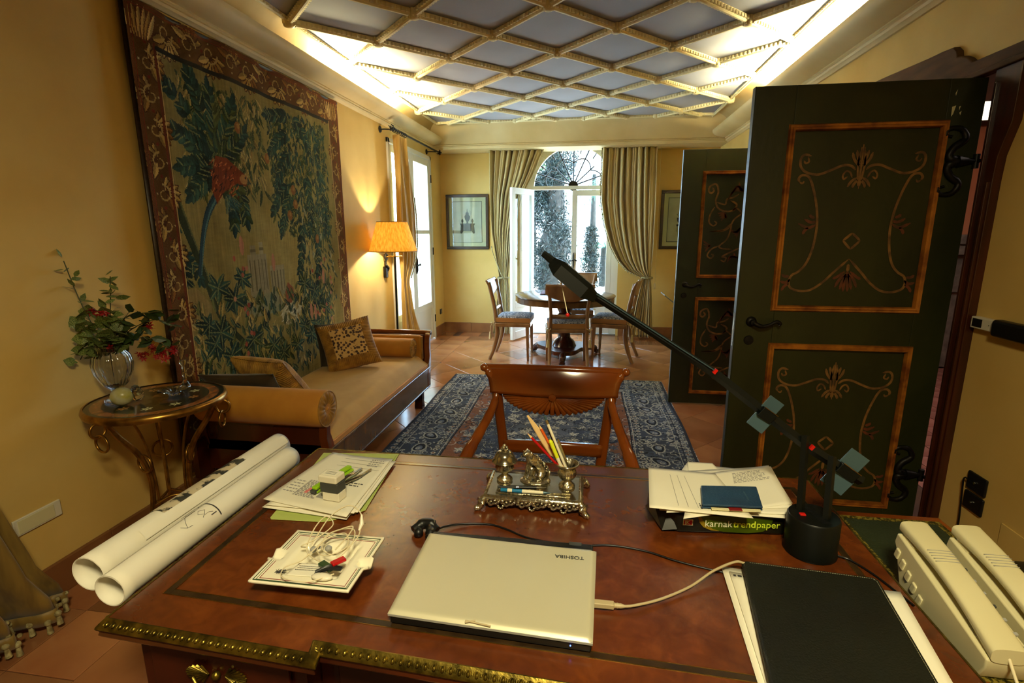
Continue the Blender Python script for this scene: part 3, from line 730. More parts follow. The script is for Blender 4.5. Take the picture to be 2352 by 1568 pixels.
for k in range(1, 8):
    a = PI*k/8; r1 = R1
    if k % 2 or k == 4: fan.tube([(WX+0.06*math.cos(a),yw+0.03,cz+0.06*math.sin(a)),(WX+r1*math.cos(a),yw+0.03,WS+r1*math.sin(a))], 0.010, 6)
    else: fan.tube([(WX+0.06*math.cos(a),yw+0.03,cz+0.06*math.sin(a)),(WX+r1*0.72*math.cos(a),yw+0.03,cz+r1*0.66*math.sin(a))], 0.009, 6)
fan.build('fan_bars', 'iron', W1, smooth=60)
sc_ = MB()
for k in (1, 3, 5, 7):
    a = PI*k/8; pts = []
    for t in range(13):
        b = PI*t/12; rr = 0.34+0.08*math.sin(b); aa = a + (t/12-0.5)*PI/4
        pts.append((WX+rr*math.cos(aa), yw+0.03, cz+rr*math.sin(aa)-0.03))
    sc_.tube(pts, 0.008, 6)
for k in range(1, 16, 2):
    a = PI*k/16; sc_.tube([(WX+0.475*math.cos(a),yw+0.03,WS+0.475*math.sin(a)),(WX+0.57*math.cos(a),yw+0.03,WS+0.57*math.sin(a))], 0.009, 6)
sc_.build('fan_scrolls', 'iron', W1, smooth=60)
MB().prism([(WX-R1,cz)]+[(WX-p[0]+WX,p[1]) for p in arch_pts(R1+0.005, 24)][1:-1]+[(WX+R1,cz)], yw+0.025, yw+0.029, 'y').build('pane', 'glass', W1)
def leaf(name, hinge, ang, width, z1, label, side, handle=True, parent=None):
    """french window leaf: local x from hinge outward; ang about z"""
    t = bpy.data.objects.new(name, None); COL.objects.link(t); t.location = (hinge[0],hinge[1],0); t.rotation_euler = (0,0,ang)
    WM[t] = Matrix.Translation((hinge[0],hinge[1],0)) @ Matrix.Rotation(ang,4,'Z')
    if parent is not None: t.parent = parent
    if label: t['label'] = label
    f = MB(); w = width; st_ = 0.075; zb = 0.50
    f.box(0,st_,-0.022,0.022,0.02,z1).box(w-st_,w,-0.022,0.022,0.02,z1).box(st_,w-st_,-0.022,0.022,z1-0.08,z1).box(st_,w-st_,-0.022,0.022,zb-0.04,zb+0.045).box(st_,w-st_,-0.022,0.022,0.02,0.13)
    f.build('leaf_frame', 'white_paint', t, bevel=0.004, local=True)
    MB().box(st_,w-st_,-0.010,0.010,0.13,zb-0.04).build('lower_panel', 'white_paint', t, local=True)
    g = MB().box(st_,w-st_,-0.003,0.003,zb+0.045,z1-0.08); g.build('pane', 'glass', t, local=True)
    if handle:
        h = MB(); x = w-0.035; s = side
        h.tube([(x,s*0.024,0.98),(x,s*0.030,1.02),(x,s*0.030,1.16),(x,s*0.024,1.20)], [0.012,0.02,0.02,0.010], 8, flat=0.6)
        h.tube([(x,s*0.03,1.09),(x,s*0.065,1.09)], 0.008, 8)
        h.tube(chain([(x-0.05,s*0.062,1.085),(x-0.02,s*0.068,1.10),(x+0.03,s*0.068,1.085),(x+0.07,s*0.062,1.09)],4), [0.011,0.008,0.008,0.006], 8)
        h.build('handle', 'iron', t, smooth=60, local=True)
    return t
lf = leaf('casement', (-0.82, 7.50), 0, 0.575, 2.075, 'casement leaf standing open into the room', 1, False, W1)
a_ = math.atan2(6.91-7.50, -1.082+0.82)
lf.rotation_euler = (0,0,a_); 
leaf('casement', (WX+0.565, yw+0.02), PI, 0.575, 2.075, 'closed right casement leaf with iron handle', 1, True, W1)
MB().box(WX-WR-0.0, WX+WR, BW, BW+0.40, -0.02, 0.012).build('threshold', 'stone', W1)
# ------------------------------------------------------------------ french window in the left wall (window_2)
fx = LW-0.045
w2 = MB().box(fx-0.07, LW+0.022, FY0, FY0+0.05, 0, FZ).box(fx-0.07, LW+0.022, FY1-0.05, FY1, 0, FZ).box(fx-0.07, LW+0.022, FY0, FY1, FZ-0.05, FZ)
W2 = w2.build('window_2', 'white_paint', bevel=0.004); st(W2, 'white french window beside the floor lamp')
leaf('casement', (LW-0.015, FY1-0.05), -PI/2, 0.715, FZ-0.055, 'right leaf with iron handle', 1, True, W2)
leaf('casement', (LW-0.015, FY0+0.05), PI/2, 0.715, FZ-0.055, 'left leaf behind the curtain', -1, False, W2)
hg = MB()
for z in (0.30, 1.24, 2.2): hg.tube([(LW+0.028,FY1-0.045,z-0.05),(LW+0.028,FY1-0.045,z+0.05)], 0.008, 8)
hg.build('hinges', 'iron', W2, smooth=60)
for z in (1.50,):
    for (a,b) in ((FY0+0.13,FY0+0.69),(FY1-0.69,FY1-0.13)): MB().box(LW-0.035, LW+0.005, a, b, z-0.025, z+0.025).build('glazing_bar', 'white_paint', W2, bevel=0.004)
MB().box(LW-0.35, LW-0.12, FY1-0.012, FY1-0.002, 0, FZ).box(LW-0.35, LW-0.12, FY0+0.002, FY0+0.012, 0, FZ).build('reveal_lining', 'white_paint', W2)
# ------------------------------------------------------------------ curtains
def drape(name, m, label, P0, P1, zt, keys, folds, depth, nrm, group=None, rows=44, fr=0.6):
    """keys: list of (z, a0, a1, depthscale); a0..a1 extents along the P0->P1 line as fractions"""
    P0 = Vector((*P0,0)); P1 = Vector((*P1,0)); d = P1-P0; N = Vector((*nrm,0))
    t = thing(name, label, 'curtain', ((P0+P1)/2)[:2]+(0,) if False else (((P0+P1)/2).x, ((P0+P1)/2).y, 0), 0, group)
    zs = [k[0] for k in keys]
    def kf(z):
        for i in range(len(keys)-1):
            if keys[i][0] >= z >= keys[i+1][0]:
                u = (keys[i][0]-z)/(keys[i][0]-keys[i+1][0]); u = u*u*(3-2*u) if keys[i][4] else u
                return [keys[i][j]*(1-u)+keys[i+1][j]*u for j in (1,2,3)]
        return list(keys[-1][1:4])
    cols = folds*12
    rs = random.Random(len(name)+folds); ph = [rs.uniform(-0.35,0.35) for _ in range(folds+2)]
    def fn(u, v):
        z = zs[0]+(zs[-1]-zs[0])*u; a0,a1,ds = kf(z); i = v*folds; j = int(i); q = i-j; vv = v + (ph[min(j,folds)]*(1-q)+ph[min(j+1,folds+1)]*q)/folds*0.5*math.sin(PI*v)
        w = math.sin(2*PI*i + 0.5*math.sin(z*1.3+v*5)); w = math.copysign(abs(w)**0.75, w)*(0.68+0.42*math.sin(v*17+1.3*math.sin(z*0.9)))+0.22*math.sin(4*PI*i+2.1*v)
        p = P0 + d*(a0+(a1-a0)*vv) + N*(depth*ds*w + 0.012*math.sin(z*3+v*9)*ds)
        return (p.x, p.y, z)
    mb = MB().surf(fn, rows, cols); c = mb.build('drape', m, t, smooth=180, solid=0.003)
    return t, fn
# back-left
cb, fn = drape('curtain', 'curtain', 'cream silk curtain left of the arched window, gathered by the open leaf', (-1.42,7.40), (-0.66,7.40), 2.59,
    [(2.60,0.0,1.0,1,0),(2.25,0.0,0.80,1,0),(2.0,0.005,0.62,1,0),(1.5,0.03,0.46,0.9,0),(0.86,0.17,0.33,0.45,0),(0.6,0.13,0.36,0.6,1),(0.03,0.04,0.38,1.0,1)], 9, 0.045, (0,-1), group=None)
MB().tube(chain([(-1.385,7.30,1.30),(-1.37,7.30,1.22),(-1.31,7.29,1.06),(-1.24,7.28,0.90),(-1.20,7.29,0.84)],6), [0.008,0.006,0.006,0.008,0.012], 7).build('tieback_cord', 'trim_bead', cb, smooth=60)
MB().torus((-1.235,7.39,0.85), 0.075, 0.014, None, 20, 8).build('tie_loop', 'trim_bead', cb, smooth=60)
# back-right, swept right
cb2, fn2 = drape('curtain', 'curtain', 'cream silk curtain swept to the right of the arched window with bobble edge', (0.13,7.40), (0.86,7.40), 2.59,
    [(2.60,0.0,0.97,1,0),(2.2,-0.01,0.98,1,0),(1.9,0.0,0.99,1,0),(1.6,0.07,0.99,1,0),(1.3,0.20,0.99,0.95,0),(1.1,0.35,0.985,0.85,0),(0.96,0.53,0.98,0.7,0),(0.86,0.84,0.97,0.4,0),(0.78,0.80,0.99,0.5,0),(0.5,0.72,1.02,0.8,1),(0.03,0.60,1.06,1.0,1)], 9, 0.045, (0,-1), rows=60)
be = MB()
for i in range(92):
    u = i/92*0.67; p = fn2(u, 0.0); be.ball((p[0]-0.010,p[1],p[2]), 0.0105, 6)
be.build('bobble_fringe', 'trim_bead', cb2, smooth=60, kind='stuff')
MB().torus((0.79,7.39,0.87), 0.07, 0.014, None, 20, 8).build('tie_loop', 'trim_bead', cb2, smooth=60)
tg = thing('blind_cord', 'thin pull cord with a white acorn beside the right-hand curtain', 'cord', (0.905, 7.44, 0.7))
MB().tube([(0.895,7.44,2.59),(0.905,7.44,0.79)], 0.0025, 6).build('cord', 'tassel', tg)
MB().lathe([(0.0,0),(0.011,0.004),(0.011,0.06),(0.005,0.085),(0.0,0.086)], (0.905,7.44,0.71), 10).build('acorn', 'white_plastic', tg, smooth=60)
# left wall curtain on an iron rod
cw, fn3 = drape('curtain', 'curtain_y', 'golden curtain hanging on the iron rod by the french window', (-2.07,5.50), (-2.07,6.02), 2.51,
    [(2.50,-0.02,0.62,1,0),(2.2,-0.02,0.72,1,0),(1.7,0.0,0.92,1,0),(1.35,0.02,1.0,0.9,0),(1.15,0.03,0.90,0.7,0),(0.95,0.05,0.52,0.4,0),(0.8,0.02,0.62,0.6,1),(0.03,-0.06,1.25,1.0,1)], 7, 0.042, (1,0))
be = MB()
for i in range(60):
    u = 0.25+i/60*0.37; p = fn3(u, 1.0); be.ball((p[0]+0.01,p[1]+0.008,p[2]), 0.010, 6)
be.build('bobble_fringe', 'trim_bead', cw, smooth=60, kind='stuff')
rd = thing('curtain_rod', 'wrought iron curtain rod with end finials over the french window', 'curtain rod', (-2.07, 6.3, 2.555))
MB().tube([(-2.07,5.50,2.555),(-2.07,7.13,2.555)], 0.011, 10).build('rod', 'iron', rd, smooth=60)
for y in (5.44, 7.16):
    f = MB()
    for k in range(5):
        a = 2*PI*k/5; f.tube(chain([(-2.07,y,2.555),(-2.07+0.022*math.cos(a),y+0.02,2.555+0.022*math.sin(a)),(-2.07+0.03*math.cos(a),y-0.03,2.555+0.03*math.sin(a))],4), [0.012,0.010,0.004], 6)
    f.ball((-2.07,y,2.555), 0.022, 8, (1,1.6,1)); f.build('finial', 'iron', rd, smooth=60)
for y in (5.50, 7.06):
    f = MB().tube(chain([(-2.19,y-0.09,2.54),(-2.14,y-0.06,2.545),(-2.08,y,2.55)],5), 0.007, 8).lathe([(0.0,0),(0.035,0.0),(0.030,0.012),(0.0,0.014)], (-2.19,y-0.09,2.54), 12, RY(PI/2)); f.build('bracket', 'iron', rd, smooth=60)
for k in range(7): MB().torus((-2.07, 5.50+0.055*k, 2.545), 0.022, 0.003, RX(PI/2), 14, 6).build('ring', 'iron', rd, smooth=60)
tb = thing('tieback_hook', 'black scrolled iron tieback hook on the wall behind the floor lamp', 'hook', (-2.17,5.33,1.18))
MB().torus((-2.16,5.33,1.24), 0.032, 0.009, RY(PI/2), 18, 8).tube(chain([(-2.17,5.33,1.20),(-2.15,5.30,1.15),(-2.15,5.36,1.12),(-2.16,5.33,1.05)],5), [0.01,0.014,0.012,0.008], 8).build('scroll', 'iron', tb, smooth=60)
MB().box(-2.19,-2.155,5.30,5.36,1.02,1.14).build('plate', 'iron', tb, bevel=0.006)
# near left curtain, only its lower sweep shows
cn, fn4 = drape('curtain', 'curtain_d', 'olive curtain with knotted tassel hem in the lower left corner', (-2.06,0.75), (-2.06,1.44), 2.5,
    [(2.50,-0.2,0.42,1,0),(1.2,-0.1,0.55,0.8,0),(0.9,0.0,0.72,0.7,1),(0.68,0.05,0.88,0.8,0),(0.30,-0.05,1.02,1.0,1),(0.075,-0.10,1.14,1.1,1)], 6, 0.055, (1,0), rows=40)
MB().surf(lambda u,v: (lambda p: (p[0]+0.012, p[1], 0.095-0.055*u))(fn4(0.985+0.015*u, v)), 2, 72).build('hem_band', 'curtain_d', cn, smooth=180, solid=0.003)
be = MB()
for i in range(34):
    p = fn4(1.0, (i+0.5)/34); z0 = 0.062+0.015*math.sin(i*1.7)
    be.ball((p[0]+0.012,p[1],z0), 0.0135, 7).tube([(p[0]+0.012,p[1],z0),(p[0]+0.014,p[1],z0-0.045)], [0.006,0.011], 7).ball((p[0]+0.014,p[1]+0.012,z0+0.028), 0.009, 6)
be.build('tassel_fringe', 'trim_bead', cn, smooth=60, kind='stuff')
# ------------------------------------------------------------------ garden
st(MB().box(-30, 30, BW+0.42, 60, -0.25, -0.05).build('terrace', 'gravel'), 'pale sunlit garden terrace')
st(MB().box(-30, LW-0.35, -20, BW+0.42, -0.25, -0.05).build('terrace_side', 'gravel'))
def tuft(mb, c, n, r, sc, L0, W0, rs, up=0.2):
    for _ in range(n):
        a = rs.uniform(0,2*PI); b = rs.uniform(-1,1); rr = r*rs.uniform(0.55,1.0); s = math.sqrt(1-b*b)
        p = Vector((c[0]+sc[0]*rr*s*math.cos(a), c[1]+sc[1]*rr*s*math.sin(a), c[2]+sc[2]*rr*b))
        d = Vector((rs.uniform(-1,1),rs.uniform(-1,1),rs.uniform(-1,1)+up)).normalized()*L0*rs.uniform(0.6,1.3); w = d.cross(Vector((rs.uniform(-1,1),rs.uniform(-1,1),rs.uniform(-1,1)))).normalized()*W0
        mb.add([p, p+d*0.5+w, p+d, p+d*0.5-w], [(0,1,2,3)])
rs = random.Random(3)
cy_ = thing('cypress', 'dark feathery conifer trunk filling the left of the garden view', 'tree', (-0.95,13.2,0))
MB().tube(chain([(-0.95,13.2,-0.1),(-0.9,13.2,2.0),(-1.0,13.2,4.5)],6), [0.35,0.25,0.15], 10).build('trunk', 'bark', cy_, smooth=60)
f = MB()
for k in range(60): tuft(f, (-1.0+rs.uniform(-0.42,0.42),13.0+rs.uniform(-0.3,0.3),0.2+k*0.085), 340, rs.uniform(0.16,0.36), (1,0.8,1.3), 0.12, 0.014, rs, 0.5)
f.build('foliage', 'cypress', cy_, kind='stuff')
c2 = thing('cypress', 'slim dark conifer between the window mullion and the palm', 'tree', (0.05,14.6,0))
MB().tube([(0.05,14.6,-0.1),(0.05,14.6,3.0)], [0.12,0.05], 8).build('trunk', 'bark', c2, smooth=60)
f = MB()
for k in range(10): tuft(f, (0.02,14.6,0.1+k*0.16), 260, 0.34-0.02*k, (1,0.8,0.5), 0.12, 0.014, rs, 0.5)
f.build('foliage', 'cypress', c2, kind='stuff')
for i,(x,y,h,r,lab) in enumerate([(-4.1,15.5,1.3,1.3,'sunlit green shrub at the far left of the garden'),(-2.9,12.0,1.0,0.7,'leafy shrub seen through the open window leaf'),(3.2,18,0.8,1.3,'pale green shrub at the right of the garden'),(1.6,20,2.4,1.3,'tall airy tree behind the palm'),(-1.9,18,3.0,1.2,'light green tree behind the dark conifer')]):
    s_ = thing('shrub' if h < 2 else 'tree', lab, 'shrub' if h < 2 else 'tree', (x,y,0))
    MB().tube([(x,y,-0.1),(x,y,h)], [0.08,0.03], 8).build('stem', 'bark', s_, smooth=60)
    f = MB(); tuft(f, (x,y,h), 2200, r, (1,0.8,1.0), 0.14, 0.028, rs, 0.2); f.build('foliage', 'bush', s_, kind='stuff')
def palm(x, y, h, lab, n=16, L_=1.5):
    t = thing('palm_tree', lab, 'palm', (x,y,0)); MB().tube([(x,y,-0.1),(x,y,h)], [0.16,0.12], 10).build('trunk', 'bark', t, smooth=60)
    for k in range(n):
        a = 2*PI*k/n+rs.uniform(-0.2,0.2); e = rs.uniform(0.1,1.1); fr = MB(); pts = []
        for i in range(9):
            u = i/8; pts.append(Vector((x+math.cos(a)*L_*u*math.cos(e*0.6), y+math.sin(a)*L_*u*math.cos(e*0.6), h+math.sin(e)*L_*u*0.8-0.9*u*u*L_*0.7)))
        fr.tube(pts, [0.012,0.004], 5)
        for i in range(1, 8):
            for q in (0, 0.5):
                p = pts[i].lerp(pts[min(8,i+1)], q); dr_ = (pts[min(8,i+1)]-pts[i-1]).normalized(); sd = dr_.cross(Vector((0,0,1))).normalized()
                for s in (-1,1):
                    e_ = p+(sd*s*0.8+dr_*0.5+Vector((0,0,-0.3)))*0.34*(1-abs(i/8-0.5)); w = dr_*0.014
                    fr.add([p-w,p+w,e_], [(0,1,2)])
        fr.build('frond', 'palm', t)
palm(0.42, 15.2, 1.05, 'low palm on the bright lawn at the right of the garden view', 14, 1.1)
palm(1.15, 12.0, 2.75, 'tall palm whose fronds hang across the top of the window', 18, 1.7)
# ------------------------------------------------------------------ tapestry on the left wall
def tapestry():
    W_, H_ = 2.06, 2.37; y0, z0, xx = 2.335, 0.20, LW+0.045
    cv = Canvas(W_, H_, 430, 490, (140,124,64)); rs = random.Random(11); X, Y = cv.X, cv.Y
    n1 = nz(X*1.0, Y*2.2, 9, 3); n2 = nz(X*6, Y*1.2, 12, 5)
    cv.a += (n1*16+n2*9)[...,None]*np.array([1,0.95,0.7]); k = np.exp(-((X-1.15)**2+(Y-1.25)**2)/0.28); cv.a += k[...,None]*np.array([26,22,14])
    blues = [(22,50,50),(28,62,58),(36,72,64),(18,38,38),(44,78,66)]; greens = [(50,66,28),(68,80,36),(38,56,26),(88,94,44),(56,76,46)]; ochre = [(168,140,72),(150,118,54),(176,150,88)]
    pale = (118,122,76)
    def P(y, z): return (y-y0, z-z0)
    def spray(y, z, n, L, Wd, cols, spread=0.09, ang=None, down=False):
        c = P(y, z)
        for _ in range(n):
            a = rs.uniform(0,6.28) if ang is None else ang+rs.uniform(-0.9,0.9)
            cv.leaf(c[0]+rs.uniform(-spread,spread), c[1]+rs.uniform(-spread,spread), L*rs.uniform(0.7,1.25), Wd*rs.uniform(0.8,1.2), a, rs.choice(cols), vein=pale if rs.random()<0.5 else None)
    def frond(pts, n, L, Wd, cols):
        ch = chain([(*P(*p),0) for p in pts], 8)
        cv.stroke([(p.x,p.y) for p in ch], [0.012,0.006], (90,96,60))
        for i in range(n):
            t = i/(n-1)*(len(ch)-2); p = ch[int(t)]; q = ch[int(t)+1]; a = math.atan2(q.y-p.y, q.x-p.x)
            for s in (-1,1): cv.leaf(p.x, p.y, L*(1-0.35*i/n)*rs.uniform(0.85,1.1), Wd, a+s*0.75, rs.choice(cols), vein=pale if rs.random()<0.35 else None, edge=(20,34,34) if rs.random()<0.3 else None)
        cv.leaf(ch[-1].x, ch[-1].y, L*0.8, Wd, a, cols[0])
    # background foliage wash upper left and right, ochre leaves
    for _ in range(520): spray(rs.uniform(2.62,3.3), rs.uniform(1.75,2.33), 1, 0.075, 0.022, greens+ochre, 0.02, ang=-1.6)
    for _ in range(900):
        y = rs.uniform(3.38,4.16); z = rs.uniform(1.5,2.34); 
        if y < 3.55 and z < 1.75 and rs.random() < 0.6: continue
        spray(y, z, 1, 0.06, 0.02, blues+greens, 0.01, ang=-1.7)
    for _ in range(260): spray(rs.uniform(3.62,4.16), rs.uniform(0.95,1.7), 1, 0.07, 0.02, blues+greens+[(150,150,120)]+ochre[:1], 0.01, ang=-1.5)
    # trunk
    cv.stroke([(p.x,p.y) for p in chain([(*P(2.42,1.95),0),(*P(2.50,1.62),0),(*P(2.62,1.30),0),(*P(2.74,1.0),0),(*P(2.95,0.75),0),(*P(3.0,0.45),0)],10)], [0.05,0.035], (40,52,32))
    cv.stroke([(p.x,p.y) for p in chain([(*P(2.44,1.95),0),(*P(2.53,1.62),0),(*P(2.65,1.30),0),(*P(2.77,1.0),0)],10)], [0.012,0.010], (92,100,60))
    # big oak-like fronds at the upper left
    for pts in ([(2.80,1.92),(2.70,2.08),(2.58,2.20),(2.50,2.24)],[(2.80,1.95),(2.78,2.12),(2.74,2.24),(2.71,2.32)],[(2.84,1.95),(2.86,2.12),(2.85,2.28)],[(2.80,1.90),(2.66,1.98),(2.54,2.02)],[(2.80,1.85),(2.68,1.86),(2.57,1.84)],[(2.82,1.84),(2.70,1.76),(2.62,1.70)],[(2.86,1.95),(2.96,2.10),(3.02,2.24)],[(2.88,1.92),(3.0,2.0),(3.10,2.10)],[(2.92,1.85),(3.02,1.72),(3.05,1.58)],[(2.9,1.8),(2.95,1.66),(2.94,1.54)]):
        frond(pts, 10, 0.098, 0.044, blues if pts[-1][0] < 2.85 else blues+greens)
    for pts in ([(3.60,2.18),(3.48,2.10),(3.38,2.02)],[(3.62,2.3),(3.5,2.28),(3.38,2.26)],[(3.6,2.05),(3.5,1.92),(3.44,1.8)],[(3.56,1.82),(3.44,1.72),(3.36,1.64)],[(3.58,1.76),(3.5,1.62),(3.44,1.5)],[(3.7,2.3),(3.82,2.2),(3.9,2.05)],[(3.98,2.3),(4.02,2.1),(4.04,1.9)],[(3.8,1.9),(3.84,1.7),(3.8,1.5)],[(4.05,1.95),(4.08,1.7),(4.05,1.5)],[(3.7,1.55),(3.66,1.35),(3.62,1.2)],[(3.9,1.5),(3.9,1.3),(3.86,1.1)]):
        frond(pts, 10, 0.075, 0.034, blues)
    for pts in ([(2.44,1.66),(2.46,1.5),(2.44,1.36)],[(2.46,1.40),(2.54,1.34),(2.60,1.24)],[(2.46,1.38),(2.50,1.26),(2.50,1.14)],[(2.44,1.3),(2.42,1.2),(2.42,1.12)]): frond(pts, 6, 0.07, 0.034, blues[:4])
    for (y,z) in ((3.62,1.80),(3.63,1.70),(3.56,1.62),(3.9,1.45),(3.05,2.12),(3.34,1.98)): cv.disc(*P(y,z), 0.026, 0.036, (150,92,42)); cv.disc(*P(y+0.006,z+0.008), 0.012, 0.016, (172,122,60))
    # macaw : blue tail, russet body, head
    tail = chain([(*P(2.86,1.76),0),(*P(2.74,1.62),0),(*P(2.66,1.45),0),(*P(2.60,1.27),0)],10)
    cv.stroke([(p.x,p.y) for p in tail], [0.055,0.028], (26,62,84)); cv.stroke([(p.x+0.012,p.y) for p in tail], [0.014,0.006], (70,118,130)); cv.stroke([(p.x-0.02,p.y) for p in tail], [0.006,0.004], (14,30,44))
    b = [(*P(y,z),) for y,z in ((2.78,1.74),(2.80,1.84),(2.84,1.93),(2.94,1.93),(3.02,1.88),(3.09,1.84),(3.08,1.78),(3.0,1.79),(2.93,1.76),(2.86,1.72),(2.81,1.66))]
    cv.poly(b, (128,48,20))
    for _ in range(70): cv.leaf(*P(rs.uniform(2.80,3.02), rs.uniform(1.72,1.92)), 0.035, 0.010, -2.4+rs.uniform(-0.4,0.4), rs.choice([(164,70,30),(96,32,16),(186,96,44),(60,24,20)]))
    cv.disc(*P(3.06,1.82), 0.034, 0.030, (186,130,70)); cv.disc(*P(3.075,1.83), 0.007, 0.008, (20,20,20)); cv.poly([P(3.09,1.84),P(3.13,1.80),P(3.09,1.79)], (60,70,50))
    spray(2.92,1.70,16,0.09,0.022,[(40,80,84),(80,104,90)],0.03,ang=-1.2)
    # distant castle and arched tower
    for (a,b_,c,d,col) in ((3.02,3.22,1.10,1.36,(150,140,108)),(3.05,3.10,1.36,1.42,(140,128,96)),(3.14,3.19,1.36,1.44,(160,150,116)),(3.25,3.42,1.06,1.28,(158,148,112)),(2.95,3.5,0.96,1.10,(140,138,104))):
        cv.poly([P(a,c),P(b_,c),P(b_,d),P(a,d)], col)
        for q in range(5): yy = a+(b_-a)*(q+0.5)/5; cv.stroke([P(yy,c+0.03),P(yy,d-0.04)], 0.012, (108,100,70))
    cv.poly([P(2.40,1.02),P(2.66,0.98),P(2.66,1.10),P(2.56,1.2),P(2.40,1.2)], (150,126,72)); cv.poly([P(2.46,1.02),P(2.52,1.01),P(2.52,1.10),P(2.49,1.14),P(2.46,1.10)], (72,60,30))
    cv.poly([P(3.40,0.93),P(3.50,0.95),P(3.52,1.10),P(3.45,1.15),P(3.39,1.06)], (150,74,44))
    # white crane
    for (a,b_,ry,rz_) in ((3.46,0.92,0.12,0.08),(3.54,0.97,0.07,0.06)): cv.disc(*P(a,b_), ry, rz_, (184,176,142))
    cv.stroke([(p.x,p.y) for p in chain([(*P(3.55,0.96),0),(*P(3.64,1.02),0),(*P(3.66,1.10),0),(*P(3.62,1.14),0)],6)], [0.05,0.028], (188,180,148)); cv.stroke([P(3.62,1.14),P(3.56,1.12)], [0.014,0.006], (110,90,50))
    for (a,b_) in ((3.42,0.84),(3.50,0.84)): cv.stroke([P(a,b_),P(a-0.02,0.62)], 0.012, (120,110,80))
    for _ in range(60): cv.leaf(*P(rs.uniform(3.36,3.58), rs.uniform(0.86,1.0)), 0.05, 0.014, 3.6+rs.uniform(-0.3,0.3), rs.choice([(160,150,112),(196,188,156),(140,128,92)]))
    # undergrowth
    for _ in range(620): spray(rs.uniform(2.42,4.12), rs.uniform(0.45,1.08), 1, 0.08, 0.028, greens+blues+ochre, 0.02, ang=1.6)
    for (y,z) in ((2.62,0.98),(2.66,0.86),(2.72,0.92),(2.78,0.76),(2.95,1.22),(2.86,1.1),(2.74,1.18),(3.0,0.82),(3.2,0.74),(3.32,0.66),(3.62,0.80),(3.70,0.72),(3.78,0.80),(3.66,1.12),(3.8,1.05),(3.95,0.9),(2.9,0.66),(3.1,0.62),(2.56,0.62),(3.5,0.68),(3.86,0.72)):
        for q in range(7): cv.leaf(*P(y,z), rs.uniform(0.07,0.12), 0.04, q*0.9+rs.random()*0.4, rs.choice(blues+greens[:1]), vein=pale)
    for _ in range(26): cv.disc(*P(rs.choice([rs.uniform(2.8,3.05),rs.uniform(3.7,4.1)]), rs.uniform(0.7,1.35)), 0.014, 0.016, rs.choice([(176,84,64),(190,120,96),(160,60,44)]))
    for (y,z) in ((3.78,0.88),(3.72,0.90),(3.95,1.15),(2.98,1.42),(3.3,1.3)): cv.disc(*P(y,z), 0.02, 0.06, (190,120,92))
    # vertical hatching of the weave
    g_ = cv.a.mean(axis=2, keepdims=True); cv.a = (cv.a*0.80+g_*0.20*np.array([1.02,1.0,0.86]))*0.94
    cv.a *= (1+0.10*nz(X*8, Y*0.8, 40, 9)+0.05*nz(X, Y*3, 60, 2))[...,None]
    # border : russet ground with scrolling acanthus
    bl, br, bt, bb = 0.155, 0.135, 0.185, 0.18
    m = (X<bl)|(X>W_-br)|(Y>H_-bt)|(Y<bb)
    base = np.empty_like(cv.a); base[:] = (84,56,24); base += (nz(X,Y,30,4)*14)[...,None]; cv.a[m] = base[m]
    tan = (164,140,84); 
    def scroll(x0_, y0_, x1_, y1_, wd, n):
        d = Vector((x1_-x0_, y1_-y0_)); Lt = d.length; d.normalize(); nn = Vector((-d.y,d.x))
        for i in range(n):
            c = Vector((x0_,y0_))+d*(Lt*(i+0.5)/n); s = 1 if i%2 else -1
            for q in range(7): cv.leaf(c.x+nn.x*s*wd*0.12, c.y+nn.y*s*wd*0.12, wd*0.60, wd*0.30, math.atan2(d.y,d.x)+s*(0.1+q*0.45), rs.choice([(150,122,62),(128,98,46),(166,140,82),(112,76,34)]), edge=(66,34,14))
            pts = [c+d*(wd*0.30*math.cos(t)*(1-t/9))+nn*(s*wd*0.30*math.sin(t)*(1-t/9)) for t in [k*0.45 for k in range(15)]]
            cv.stroke([(p.x,p.y) for p in pts], [0.010,0.005], tan); cv.disc((c+d*wd*0.55).x, (c+d*wd*0.55).y, 0.009, 0.009, (96,32,20))
            e = c-nn*s*wd*0.28; cv.disc(e.x, e.y, 0.005, 0.005, (180,160,112))
    scroll(bl/2+0.01, bb, bl/2+0.01, H_-bt, bl, 13); scroll(W_-br/2-0.01, bb, W_-br/2-0.01, H_-bt, br, 13)
    scroll(bl, H_-bt/2, W_-br, H_-bt/2, bt, 11); scroll(bl, bb/2, W_-br, bb/2, bb, 11)
    for (x0_,y0_) in ((0.02,H_-bt+0.01),(W_-br,H_-bt+0.01)):
        for q in range(7): cv.leaf(x0_+0.01+q*0.012, y0_, 0.17, 0.035, 1.9-q*0.13, rs.choice([(176,146,88),(196,170,112),(150,118,64)]), edge=(84,44,24))
    for (a,b_,w,c) in ((0.012,0,0.018,(92,52,26)),(0.026,0,0.007,(110,40,24)),(bl-0.012,0,0.014,(92,38,20)),(bl,0,0.005,(196,166,110))):
        cv.stroke([(a,a),(a,H_-a),(W_-a,H_-a),(W_-a,a),(a,a)] if a < 0.1 else [(a,a),(a,H_-bt+(bl-a))], w, c)
    cv.stroke([(bl,H_-bt),(W_-br,H_-bt)], 0.022, (30,26,20)); cv.stroke([(W_-br,H_-bt),(W_-br,bb)], 0.010, (180,150,100)); cv.stroke([(bl,bb),(W_-br,bb)], 0.012, (40,30,20))
    t = thing('tapestry', 'large woven verdure tapestry with macaw and leafy border on the left wall', 'tapestry', (xx, y0+W_/2, z0))
    def pos(Xc, Yc):
        sag = 0.022*np.sin(Xc*7.5)*(Yc/H_) ; wav = 0.010*np.sin(Xc*9+1)+0.006*np.sin(Xc*23+Yc*2)
        return (xx+wav*(0.4+0.6*Yc/H_)*0.8, y0+Xc*(1-0.012*Yc/H_)+0.03*(Yc/H_)*0, z0+Yc+0*sag)
